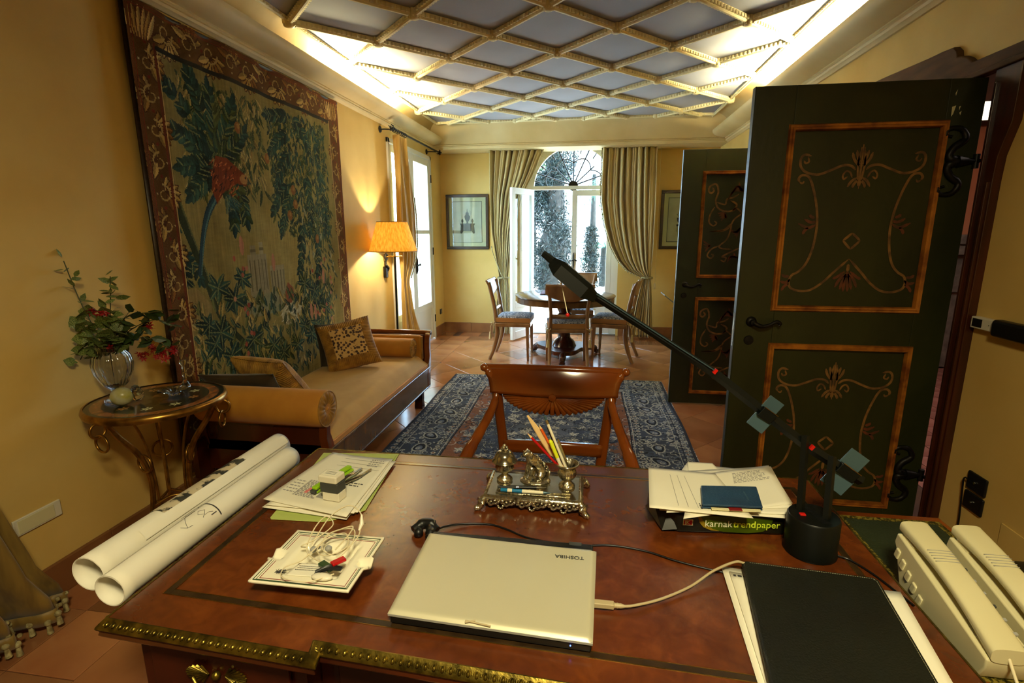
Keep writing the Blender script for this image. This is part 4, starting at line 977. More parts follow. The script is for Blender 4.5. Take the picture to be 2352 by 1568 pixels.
    woven('woven_picture', cv, pos, 'vcol', t)
    b = MB(); v = lambda u: (xx-0.014+0.008*math.sin(u*W_*9+1), y0+u*W_)
    b.surf(lambda u,w: (xx-0.022+0.006*math.sin(u*W_*9+1), y0-0.004+u*(W_+0.008)*(1-0.012*w), z0-0.01+w*(H_+0.012)), 40, 2); b.build('lining', 'frame_dark', t, smooth=180, solid=0.008)
    r = MB().tube([(xx-0.018,y0-0.07,z0+H_-0.01),(xx-0.018,y0+W_+0.02,z0+H_-0.005)], 0.013, 10); r.ball((xx-0.018,y0-0.09,z0+H_-0.01), 0.022, 10).ball((xx-0.018,y0-0.055,z0+H_-0.01), 0.016, 10)
    r.build('hanging_rod', 'iron', t, smooth=60)
tapestry()
# ------------------------------------------------------------------ rug
def rug():
    x0, x1, y0, y1 = -1.39, 0.755, 2.35, 5.21; W_, H_ = x1-x0, y1-y0
    cv = Canvas(W_, H_, 420, 560, (48,60,84)); X, Y = cv.X, cv.Y; rs = random.Random(5)
    field = (X>0.42)&(X<W_-0.42)&(Y>0.42)&(Y<H_-0.42); cv.a[field] = (116,68,48)
    d = np.hypot((X-W_/2)/0.55, (Y-H_/2)/0.95); med = (d + 0.10*np.cos(12*np.arctan2(Y-H_/2, X-W_/2))) < 1; cv.a[field & med] = (40,56,92)
    cv.a[field & (d < 0.42)] = (70,84,112)
    dark, mid, pale, rust = (16,22,40), (62,80,112), (160,162,156), (128,76,54)
    def paisley(x, y, r, a, c1, c2, c3):
        pts = []
        for k in range(16):
            t = k/15*2*PI; rr = r*(1+0.35*math.cos(t)); px = rr*math.cos(t)*0.9; py = rr*math.sin(t)*0.6+0.35*r*(max(0,math.cos(t)))**2
            pts.append((x+px*math.cos(a)-py*math.sin(a), y+px*math.sin(a)+py*math.cos(a)))
        cv.poly(pts, c1); cv.stroke(pts+pts[:1], 0.011, c2)
        cv.poly([(x+(p[0]-x)*0.55, y+(p[1]-y)*0.55) for p in pts], c3)
        sp = [(x+r*0.3*(1-k/12)*math.cos(a+k*0.6), y+r*0.3*(1-k/12)*math.sin(a+k*0.6)) for k in range(12)]; cv.stroke(sp, 0.008, c2)
    def curl(x, y, r, a, c, w=0.009, s=1):
        cv.stroke([(x+r*(1-k/16)*math.cos(a+s*k*0.5)+r*math.cos(a+2)*0, y+r*(1-k/16)*math.sin(a+s*k*0.5)) for k in range(14)], [w,w*0.6], c)
    # dense scrolling work everywhere
    for _ in range(2600):
        x, y = rs.uniform(0,W_), rs.uniform(0,H_); inb = not (0.42<x<W_-0.42 and 0.42<y<H_-0.42)
        if inb: c = rs.choice([dark,pale,pale,mid,(120,130,146),(150,150,140)])
        else:
            dd = math.hypot((x-W_/2)/0.55, (y-H_/2)/0.95); c = rs.choice([dark,dark,pale,mid,(96,104,124)]) if dd < 1.05 or rs.random()<0.55 else rust
        curl(x, y, rs.uniform(0.018,0.05), rs.uniform(0,6.28), c, rs.uniform(0.006,0.011), rs.choice([-1,1]))
    for _ in range(420):
        x, y = rs.uniform(0.5,W_-0.5), rs.uniform(0.5,H_-0.5)
        cl = rs.choice([(46,58,86),(60,72,98),(150,152,150)])
        for q in range(6): cv.leaf(x, y, 0.045, 0.020, q*1.05+rs.random(), cl, vein=pale if rs.random()<0.4 else None)
    # border palmettes
    def border(x, y, a):
        paisley(x, y, 0.075, a, dark, pale, (84,100,130))
        for q in range(8): cv.leaf(x+0.12*math.cos(q*0.8), y+0.12*math.sin(q*0.8), 0.05, 0.02, q*0.8, rs.choice([mid,(130,138,150),dark]))
    n = int(H_/0.24)
    for i in range(n):
        y = (i+0.5)*H_/n; border(0.235, y, 1.2 if i%2 else -1.2); border(W_-0.235, y, 1.9 if i%2 else -1.9)
    n = int((W_-0.9)/0.24)
    for i in range(n):
        x = 0.45+(i+0.5)*(W_-0.9)/n; border(x, 0.235, 0.2); border(x, H_-0.235, 0.2)
    def ring(ins, w, c):
        cv.stroke([(ins,ins),(ins,H_-ins),(W_-ins,H_-ins),(W_-ins,ins),(ins,ins)], w, c)
    for ins, w, c in ((0.075,0.008,dark),(0.105,0.006,pale),(0.375,0.006,dark),(0.42,0.012,dark),(0.40,0.006,pale)): ring(ins, w, c)
    for ins in (0.052, 0.395-0.035):
        for L_, f in ((H_, lambda t,i=ins: (i,t)),(H_, lambda t,i=ins: (W_-i,t)),(W_, lambda t,i=ins: (t,i)),(W_, lambda t,i=ins: (t,H_-i))):
            for k in range(int(L_/0.055)):
                p = f((k+0.5)*0.055); cv.disc(p[0], p[1], 0.017, 0.017, pale); cv.disc(p[0], p[1], 0.009, 0.009, rs.choice([dark,mid,rust]))
    cv.stroke([(0.008,0),(0.008,H_)], 0.02, (40,44,60)); cv.stroke([(W_-0.008,0),(W_-0.008,H_)], 0.02, (40,44,60))
    cv.a *= (1+0.16*nz(X*0.4, Y*2, 7, 8)+0.08*nz(X,Y,50,1))[...,None]
    g_ = cv.a.mean(axis=2, keepdims=True); cv.a = cv.a*0.72+g_*0.28
    t = thing('rug', 'blue and rust oriental rug with paisley border under the armchair', 'rug', ((x0+x1)/2, (y0+y1)/2, 0))
    woven('woven_pile', cv, lambda A,B: (x0+A+0.006*np.sin(B*5)-0.012*np.maximum(0,B-2.0), y0+B+0.008*np.sin(A*4), 0.0085+0.0006*np.sin(A*30)*np.sin(B*26)), 'vcol', t)
    MB().box(x0, x1, y0, y1, 0.0005, 0.0075).build('backing', 'blue_cloth', t)
    f = MB(); m_ = 150
    for i in range(m_):
        x = x0+W_*(i+0.5)/m_
        for yy, s in ((y0,-1),(y1,1)): f.box(x-0.003, x+0.003, min(yy,yy+s*0.03), max(yy,yy+s*0.03), 0.001, 0.005)
    f.build('fringe', 'tassel', t, kind='stuff')
rug()
# ------------------------------------------------------------------ cushions
def pillow(name, label, c, w, h, t, R, m, border=0.0, bm=None, group=None, ruff=0.0, piping=None):
    th_ = thing(name, label, 'cushion', c, 0, group); C = Vector(c)
    def fn(s, br=0.0, ex=1.0):
        def g(u, v):
            a, b = 2*u-1, 2*v-1; rr = max(0,(1-abs(a)**3.0))*max(0,(1-abs(b)**3.0)); k = 1-0.06*(1-abs(a)**2)*abs(b)**4-0.0
            x = a*w/2*(1-0.07*(1-b*b)) ; y = b*h/2*(1-0.07*(1-a*a)); z = s*t/2*rr**0.55
            return C + R @ Vector((x*ex, y*ex, z))
        return g
    n = 22
    if border > 0:
        q = 1-2*border/w; 
        def inner(s):
            g = fn(s)
            return lambda u,v: g(0.5+(u-0.5)*q, 0.5+(v-0.5)*q) + R @ Vector((0,0,s*0.004))
        MB().surf(inner(1), 16, 16).surf(inner(-1), 16, 16, flip=True).build('face', m, th_, smooth=180)
        def ruf(s):
            g = fn(s)
            def f(u, v):
                a = 2*u-1; e = max(abs(2*u-1), abs(2*v-1)); p = g(u, v)
                if e > q-0.02: p = p + R @ Vector((0,0,s*ruff*(0.5+0.5*math.sin((u*(0 if abs(2*u-1)>abs(2*v-1) else 1)+v*(1 if abs(2*u-1)>abs(2*v-1) else 0))*190))*min(1,(e-q+0.02)*14)*(1.0 if e<0.985 else 0.3)))
                return p
            return f
        MB().surf(ruf(1), 150, 150).surf(ruf(-1), 150, 150, flip=True).build('ruched_border', bm, th_, smooth=180)
    else:
        MB().surf(fn(1), n, n).surf(fn(-1), n, n, flip=True).build('cover', m, th_, smooth=180)
    if piping:
        g = fn(1); pts = [g(k/14,0) for k in range(14)]+[g(1,k/14) for k in range(14)]+[g(1-k/14,1) for k in range(14)]+[g(0,1-k/14) for k in range(14)]
        MB().tube(pts, 0.005, 6, closed=True).build('piping', piping, th_, smooth=60)
    return th_
# ------------------------------------------------------------------ daybed
def daybed():
    t = thing('daybed', 'empire style daybed with gold velvet rolled arms under the tapestry', 'sofa', (-1.72, 3.25, 0))
    xb, xf = -2.08, -1.345
    # long seat cushion
    def seat(u, v):
        y = 2.40+1.72*u; x = xb+0.02+(xf-0.005-xb-0.02)*v; e = min(v*14, (1-v)*9, 1); e2 = min(u*22, (1-u)*22, 1)
        return (x, y, 0.40+0.085*math.sin(min(1,e)*PI/2)**0.8*math.sin(min(1,e2)*PI/2)**0.6+0.008*math.sin(y*4)*e)
    MB().surf(seat, 30, 26).build('seat_cushion', 'beige_velvet', t, smooth=180)
    MB().box(xb, xf-0.004, 2.38, 4.14, 0.33, 0.405).build('seat_base', 'beige_velvet', t, bevel=0.01)
    MB().box(xf-0.012, xf+0.004, 2.42, 4.12, 0.36, 0.400).build('piping_rail', 'gold_velvet', t, bevel=0.006)
    # front rail, bands of veneer
    MB().box(xf-0.03, xf+0.006, 2.42, 4.12, 0.205, 0.362).build('front_rail', 'walnut', t, bevel=0.003)
    MB().box(xf-0.02, xf+0.014, 2.40, 4.14, 0.356, 0.372).build('rail_bead', 'walnut', t, bevel=0.005)
    MB().box(xf-0.02, xf+0.012, 2.40, 4.14, 0.196, 0.207).build('rail_bead', 'mahogany', t, bevel=0.004)
    MB().box(xb, xb+0.03, 2.3, 4.2, 0.2, 0.40).build('back_rail', 'mahogany', t)
    # scroll arm ends: S shaped side profiles in the y-z plane
    def arm(s, yc, ztop, nm, roll_r, roll_z, panel=True):
        # s=-1 near arm, curls outward (towards -y); s=+1 far arm
        prof = [(yc-s*0.05,0.20),(yc-s*0.045,0.30),(yc-s*0.015,0.40),(yc+s*0.01,0.46),(yc+s*0.005,0.53),(yc+s*0.02,ztop-0.05),(yc+s*0.05,ztop-0.01),(yc+s*0.085,ztop),(yc+s*0.10,ztop-0.02),(yc+s*0.085,ztop-0.035),(yc+s*0.06,ztop-0.05),(yc+s*0.05,0.52),(yc+s*0.06,0.44),(yc+s*0.035,0.34),(yc+s*0.02,0.20)]
        for x in (xf-0.035, xb-0.0):
            MB().prism(prof if s > 0 else prof[::-1], x, x+0.045, 'x').build('arm_scroll', 'cherry' if x > -1.6 else 'mahogany', t, bevel=0.006, smooth=None)
        MB().tube([(xb,yc+s*0.075,ztop-0.012),(xf+0.01,yc+s*0.075,ztop-0.012)], 0.022, 12).build('arm_top_rail', 'cherry', t, smooth=60)
        MB().box(xb+0.03, xf-0.03, min(yc+s*0.015,yc+s*0.040), max(yc+s*0.015,yc+s*0.040), 0.22, ztop-0.02).build('end_panel', 'mahogany', t, bevel=0.003)
    arm(+1, 4.13, 0.665, 'far', 0.085, 0.56); arm(-1, 2.42, 0.60, 'near', 0.09, 0.6)
    MB().box(xb+0.03, xf-0.045, 4.095, 4.145, 0.42, 0.645).build('padded_end', 'gold_velvet', t, bevel=0.02)
    MB().box(xf-0.05, xf-0.042, 4.10, 4.14, 0.44, 0.635).build('padding_piping', 'ruche', t, bevel=0.003)
    # legs
    for x in (xf-0.088, xb+0.05):
        for y in (2.44, 4.12):
            MB().prism([(y-0.035,0.0),(y+0.035,0.0),(y+0.035,0.03),(y+0.025,0.05),(y+0.03,0.20),(y-0.03,0.20),(y-0.025,0.05),(y-0.035,0.03)], x-0.035, x+0.035, 'x').build('leg', 'mahogany', t, bevel=0.004)
    def bolster(label, y, z, r, x0, x1, m='gold_velvet'):
        b = thing('bolster_cushion', label, 'cushion', ((x0+x1)/2, y, z))
        prof = [(r*0.93,-0.0),(r,0.012),(r*1.01,(x1-x0)/2),(r,(x1-x0)-0.012),(r*0.93,(x1-x0))]
        MB().lathe(prof, (x0,y,z), 32, RY(PI/2)).build('roll', m, b, smooth=60)
        d = MB(); seg = 64; vs = []; fs = []
        for i in range(7):
            q = i/6
            for k in range(seg):
                a = 2*PI*k/seg; rr = r*0.93*(1-q*0.86); dep = 0.010*math.sin(q*PI)+0.0045*math.cos(16*a)*math.sin(q*PI)**0.5-0.010*q*q
                vs.append((x1+dep, y+rr*math.cos(a), z+rr*math.sin(a)))
        fs = [(i*seg+k,i*seg+(k+1)%seg,(i+1)*seg+(k+1)%seg,(i+1)*seg+k) for i in range(6) for k in range(seg)]
        d.add(vs, fs).build('pleated_end', 'ruche', b, smooth=180)
        MB().ball((x1-0.004,y,z), 0.014, 12, (0.6,1,1)).build('button', 'gold_velvet', b, smooth=60)
        MB().torus((x1,y,z), r*0.95, 0.004, RY(PI/2), 36, 6).build('piping', 'ruche', b, smooth=60)
    bolster('gold velvet bolster roll on the near arm of the daybed', 2.395, 0.598, 0.098, -2.05, -1.335)
    bolster('gold velvet bolster roll at the far end of the daybed', 4.02, 0.555, 0.080, -2.02, -1.435)
daybed()
pillow('leopard_cushion', 'leopard print cushion with ruched gold border propped at the far end', (-1.80,3.62,0.66), 0.40, 0.40, 0.17, RZ(math.radians(26)) @ RX(math.radians(58)) @ RZ(math.radians(12)), 'leopard', 0.075, 'ruche', ruff=0.010)
pillow('velvet_cushion', 'dark brown velvet cushion behind the far leopard print cushion', (-1.92,3.73,0.63), 0.36, 0.36, 0.12, RZ(math.radians(44)) @ RX(math.radians(72)), 'dark_velvet', piping='dark_velvet')
pillow('leopard_cushion', 'leopard print cushion seen edge-on leaning on the near arm', (-1.86,2.75,0.625), 0.40, 0.40, 0.14, RZ(math.radians(168)) @ RX(math.radians(52)), 'leopard', 0.075, 'ruche', ruff=0.010)
pillow('velvet_cushion', 'dark velvet cushion slumped between the near arm and the leopard cushion', (-1.915,2.585,0.60), 0.40, 0.38, 0.11, RZ(math.radians(190)) @ RX(math.radians(48)), 'dark_velvet', piping='dark_velvet')
cl_ = thing('fill_light_drum', 'round drum added as housing for the study fill light, above the camera', 'lamp', (0.15, -0.35, 2.62))  # unseen fixture, added only to house the fill light over the desk
MB().lathe([(0.0,2.90),(0.30,2.90),(0.30,2.66),(0.29,2.62),(0.27,2.62),(0.26,2.64),(0.0,2.645)], (0.15,-0.35,0), 32).build('drum', 'brass', cl_, smooth=50)
# ------------------------------------------------------------------ floor lamp
def floor_lamp():
    x, y = -1.955, 5.02; t = thing('floor_lamp', 'floor lamp with amber raffia shade on a slim black pole', 'lamp', (x, y, 0))
    MB().lathe([(0.0,0.0),(0.14,0.0),(0.14,0.012),(0.12,0.022),(0.03,0.034),(0.012,0.05),(0.0,0.05)], (x,y,0), 32).build('base', 'iron', t, smooth=50)
    MB().tube([(x,y,0.04),(x+0.012,y,1.26)], 0.011, 12).build('pole', 'iron', t, smooth=60)
    MB().tube([(x+0.012,y,1.26),(x+0.012,y,1.36)], 0.008, 10).tube([(x-0.07,y,1.255),(x-0.03,y,1.262),(x+0.01,y,1.258),(x+0.09,y,1.264)], 0.006, 8).build('brass_arm', 'brass', t, smooth=60)
    s = MB(); prof = [(0.238,1.312),(0.150,1.598)]; s.lathe([(0.238,1.312),(0.194,1.455),(0.150,1.598),(0.147,1.598),(0.191,1.455),(0.235,1.312)], (x,y,0), 48)
    s.f = [f for f in s.f if len(f) == 4]; s.build('lamp_shade', 'shade', t, smooth=70)
    MB().torus((x,y,1.312), 0.237, 0.004, None, 48, 6).torus((x,y,1.598), 0.149, 0.004, None, 40, 6).build('shade_rims', 'ruche', t, smooth=60)
    MB().tube([(x-0.148,y,1.59),(x+0.148,y,1.59)], 0.003, 6).tube([(x,y-0.148,1.59),(x,y+0.148,1.59)], 0.003, 6).build('shade_spider', 'brass', t)
    lamp('floor_lamp_light', 'POINT', (x+0.012,y,1.425), 34, (1.0, 0.86, 0.6), radius=0.025)
    MB().tube([(x+0.012,y,1.36),(x+0.012,y,1.40)], 0.016, 12).build('socket', 'brass', t, smooth=60)
    MB().lathe([(0.0,-0.03),(0.014,-0.028),(0.018,-0.018),(0.012,-0.012),(0.0,-0.010)], (x+0.012,y,1.40), 16).build('bulb', 'bulb', t, smooth=80)
floor_lamp()
# ------------------------------------------------------------------ round marble inlaid side table with wrought iron legs
def side_table():
    cx, cy, zt, R0 = -1.905, 1.955, 0.772, 0.268
    t = thing('side_table', 'round inlaid side table with ringed gilt iron legs beside the daybed', 'side table', (cx, cy, 0))
    cv = Canvas(2*R0, 2*R0, 200, 200, (14,20,14)); X, Y = cv.X-R0, cv.Y-R0; r = np.hypot(X,Y)/R0; rs = random.Random(2)
    cv.a[(r>0.74)&(r<0.91)] = (146,88,40); cv.a[(r>0.74)&(r<0.755)] = (40,26,16); cv.a[(r>0.90)&(r<0.915)] = (40,26,16)
    cv.a[r>0.97] = (96,62,30)
    k = (r>0.755)&(r<0.90); cv.a[k] += (nz(X,Y,90,3)[k]*22)[:,None]
    cx0, cy0 = R0, R0
    for _ in range(10):
        a = rs.uniform(0,6.28); q = rs.uniform(0.1,0.4)*R0; cv.poly([(cx0+q*math.cos(a)+0.035*math.cos(a+k_*1.05)*rs.uniform(0.5,1.2), cy0+q*math.sin(a)+0.035*math.sin(a+k_*1.05)*rs.uniform(0.5,1.2)) for k_ in range(6)], rs.choice([(96,62,34),(120,84,40),(70,48,28),(84,80,40)]))
    for q in range(9):
        a = q*0.7+0.3; fx_, fy_ = cx0+0.56*R0*math.cos(a), cy0+0.56*R0*math.sin(a)
        for p in range(6): cv.leaf(fx_, fy_, 0.024, 0.012, p*1.05, (206,200,150) if q%3 else (170,120,60))
        cv.stroke([(fx_,fy_),(cx0+0.35*R0*math.cos(a+0.4),cy0+0.35*R0*math.sin(a+0.4))], 0.004, (70,90,50))
    woven('inlaid_top', cv, lambda A,B: (cx-R0+A, cy-R0+B, zt+0*A), 'vcol_gloss', t, mask=(r<0.985))
    MB().lathe([(R0-0.01,zt-0.030),(R0+0.004,zt-0.028),(R0+0.008,zt-0.014),(R0+0.003,zt+0.001),(R0-0.006,zt+0.003)], (cx,cy,0), 64, caps=False).build('rim', 'brass', t, smooth=60)
    MB().lathe([(0.0,zt-0.026),(R0-0.012,zt-0.026),(R0-0.006,zt-0.001),(0.0,zt-0.001)], (cx,cy,0), 48).build('top_slab', 'mahogany', t)
    for a in (math.radians(-100), math.radians(20), math.radians(140)):
        d = Vector((math.cos(a), math.sin(a), 0)); c = Vector((cx,cy,0))
        def Q(r_, z): return c+d*r_+Vector((0,0,z))
        MB().tube(chain([Q(0.235,zt-0.03),Q(0.19,0.66),Q(0.12,0.55),Q(0.085,0.42),Q(0.10,0.26),Q(0.16,0.10),Q(0.21,0.0)],7), 0.0085, 10, flat=1.5).build('leg', 'brass', t, smooth=60)
        MB().tube(chain([Q(0.14,zt-0.035),Q(0.10,0.64),Q(0.075,0.52),Q(0.065,0.40),Q(0.062,0.28)],6), 0.006, 8).build('leg_brace', 'brass', t, smooth=60)
        MB().torus(Q(0.262,zt-0.055), 0.030, 0.006, RZ(a) @ RX(PI/2), 22, 8).build('ring', 'brass', t, smooth=60)
        MB().torus(Q(0.255,zt-0.115), 0.036, 0.0055, RZ(a+PI/2) @ RX(PI/2), 22, 8).build('ring', 'brass', t, smooth=60)
        MB().torus(Q(0.10,0.50), 0.040, 0.0055, RZ(a+PI/2) @ RX(PI/2), 22, 8).build('ring', 'brass', t, smooth=60)
    s = MB()
    for i in range(3):
        a, b = math.radians(-100+120*i), math.radians(20+120*i)
        p, q = Vector((cx+0.10*math.cos(a),cy+0.10*math.sin(a),0.29)), Vector((cx+0.10*math.cos(b),cy+0.10*math.sin(b),0.29)); m_ = (p+q)/2; m_ = m_+(Vector((cx,cy,0.33))-m_)*0.45
        s.tube(chain([p,m_,q],8), 0.006, 8)
    s.build('stretcher', 'brass', t, smooth=60)
    # footed cut crystal vase
    vx, vy = -2.055, 1.905
    v = thing('crystal_vase', 'fluted crystal urn vase on the round side table', 'vase', (vx, vy, zt))
    VS = 1.12
    prof = [(0.0,0.0),(0.045,0.0),(0.046,0.008),(0.020,0.016),(0.012,0.030),(0.018,0.042),(0.045,0.070),(0.066,0.115),(0.072,0.150),(0.066,0.180),(0.052,0.198),(0.050,0.210),(0.060,0.226),(0.056,0.227),(0.046,0.210),(0.048,0.196),(0.060,0.178),(0.066,0.150),(0.060,0.117),(0.040,0.076),(0.016,0.052),(0.0,0.050)]
    MB().lathe([(r_*1.05,z_*VS+zt+0.001) for r_,z_ in prof], (vx,vy,0), 72, flute=18, fd=0.035).build('body', 'crystal', v, smooth=60)
    wa = thing('bouquet', 'spray of variegated ivy and crimson blossoms in the crystal vase', 'flowers', (vx, vy, zt+0.06))
    rs = random.Random(21)
    lm = MB(); lp = [(0,0),(0.35,0.42),(0.18,0.55),(0.52,0.85),(0.72,0.60),(1.0,0),(0.72,-0.60),(0.52,-0.85),(0.18,-0.55),(0.35,-0.42)]
    def leafmesh(nm, pts, m):
        me = bpy.data.meshes.new(nm); vs = [(0.4,0,0.10)]+[(p[0],p[1]*0.55,0.0 if abs(p[1])>0.5 else 0.06) for p in pts]; n = len(pts)
        me.from_pydata(vs, [], [(0,i+1,(i+1)%n+1) for i in range(n)]); me.update(); me.materials.append(M[m]); return me
    ivy = leafmesh('leaf', lp, 'leaf'); ovl = leafmesh('leaf', [(0,0),(0.3,0.45),(0.6,0.5),(1.0,0),(0.6,-0.5),(0.3,-0.45)], 'leaf_dark'); small = leafmesh('leaf', [(0,0),(0.3,0.4),(0.6,0.42),(1.0,0),(0.6,-0.42),(0.3,-0.4)], 'leaf')
    pet = MB(); 
    for k in range(6):
        a = k*1.047; pet.add([(0,0,0),(0.5*math.cos(a-0.4),0.5*math.sin(a-0.4),0.25),(math.cos(a),math.sin(a),0.1),(0.5*math.cos(a+0.4),0.5*math.sin(a+0.4),0.25)], [(0,1,2,3)])
    pm = bpy.data.meshes.new('blossom'); pm.from_pydata(pet.v,[],pet.f); pm.update(); pm.materials.append(M['petal'])
    I = WM[wa].inverted()
    def put(nm, me, p, size, rot):
        o = bpy.data.objects.new(nm, me); COL.objects.link(o); o.parent = wa; o.location = I @ Vector(p); o.scale = (size,)*3; o.rotation_euler = rot
    base = Vector((vx,vy,zt+0.215))
    stems = [([(0,0,0),(-0.03,-0.02,0.10),(-0.075,-0.03,0.24),(-0.10,-0.045,0.40)], 24, small, 0.042),([(0,0,0),(0.0,0.02,0.12),(0.015,0.03,0.24),(0.02,0.04,0.33)], 34, small, 0.044),
             ([(0,0,0),(-0.04,-0.02,0.07),(-0.06,-0.03,0.15)], 22, ivy, 0.058),([(0,0,0),(0.02,0.0,0.08),(0.0,0.01,0.17)], 26, ivy, 0.06),([(0,0,0),(-0.06,-0.04,0.03),(-0.10,-0.05,-0.02)], 18, ivy, 0.05),
             ([(0,0,0),(0.06,0.05,0.09),(0.13,0.12,0.13),(0.19,0.17,0.09)], 26, ovl, 0.058),([(0,0,0),(0.06,0.04,0.05),(0.12,0.09,0.05),(0.17,0.14,-0.01)], 22, ovl, 0.052),([(0,0,0),(0.05,0.0,0.10),(0.09,0.03,0.16),(0.17,0.13,0.17)], 16, ovl, 0.065)]
    sm = MB()
    for pts, n, me, sz in stems:
        ch = chain([base+Vector(p) for p in pts], 6); sm.tube([Vector((vx,vy,zt+0.07))]+ch, 0.0022, 5)
        for i in range(n):
            q = ch[min(len(ch)-1, int((i+1)/n*(len(ch)-1)))]
            put('leaf', me, q+Vector((rs.uniform(-.02,.02),rs.uniform(-.02,.02),rs.uniform(-.015,.015))), sz*rs.uniform(0.85,1.35), (rs.uniform(-1.1,1.1), rs.uniform(-1.0,0.6), rs.uniform(0,6.28)))
    sm.build('stems', 'stem', wa, smooth=60)
    for k in range(64):
        c_ = rs.choice([(0.02,-0.01,0.02),(-0.045,-0.02,0.19),(0.0,0.0,0.165),(0.045,0.03,0.035),(0.11,0.10,0.10),(0.115,0.10,0.0),(0.14,0.12,-0.02),(0.17,0.15,-0.01),(0.12,0.10,-0.045),(0.09,0.07,-0.03),(0.15,0.12,-0.05)])
        put('blossom', pm, base+Vector(c_)+Vector([rs.uniform(-.014,.014) for _ in range(3)]), rs.uniform(0.014,0.024), (rs.uniform(-1,1),rs.uniform(-1,1),rs.uniform(0,6)))
    # alabaster ball, glass dish, candlestick
    e = thing('stone_pebble', 'pale yellow alabaster pebble with a crystal lump on the side table', 'ornament', (-1.975,1.86,zt))
    MB().ball((-1.975,1.85,zt+0.040), 0.044, 18, (1,0.85,0.9), RZ(0.5)).build('pebble', 'stone_egg', e, smooth=80)
    MB().ball((-1.94,1.89,zt+0.042), 0.028, 9, (0.9,1,1.3), RX(0.3)).ball((-1.945,1.89,zt+0.067), 0.015, 8).build('crystal_lump', 'crystal', e)
    d = thing('glass_dish', 'scalloped glass dish on the right of the side table', 'dish', (-1.865,2.0,zt))
    MB().lathe([(0.0,zt+0.004),(0.022,zt+0.002),(0.024,zt+0.010),(0.040,zt+0.022),(0.062,zt+0.026),(0.060,zt+0.030),(0.036,zt+0.027),(0.016,zt+0.014),(0.0,zt+0.012)], (-1.865,2.01,0), 72, flute=12, fd=0.10).build('dish', 'crystal', d, smooth=50)
    c_ = thing('glass_candlestick', 'clear glass candlestick at the back edge of the side table', 'candlestick', (-1.91,2.13,zt))
    MB().lathe([(0.0,0.001),(0.022,0.001),(0.020,0.010),(0.010,0.030),(0.007,0.055),(0.011,0.062),(0.007,0.07),(0.006,0.105),(0.012,0.112),(0.016,0.125),(0.012,0.135),(0.0,0.136)], (-1.91,2.13,zt), 20).build('candlestick', 'crystal', c_, smooth=60)
side_table()
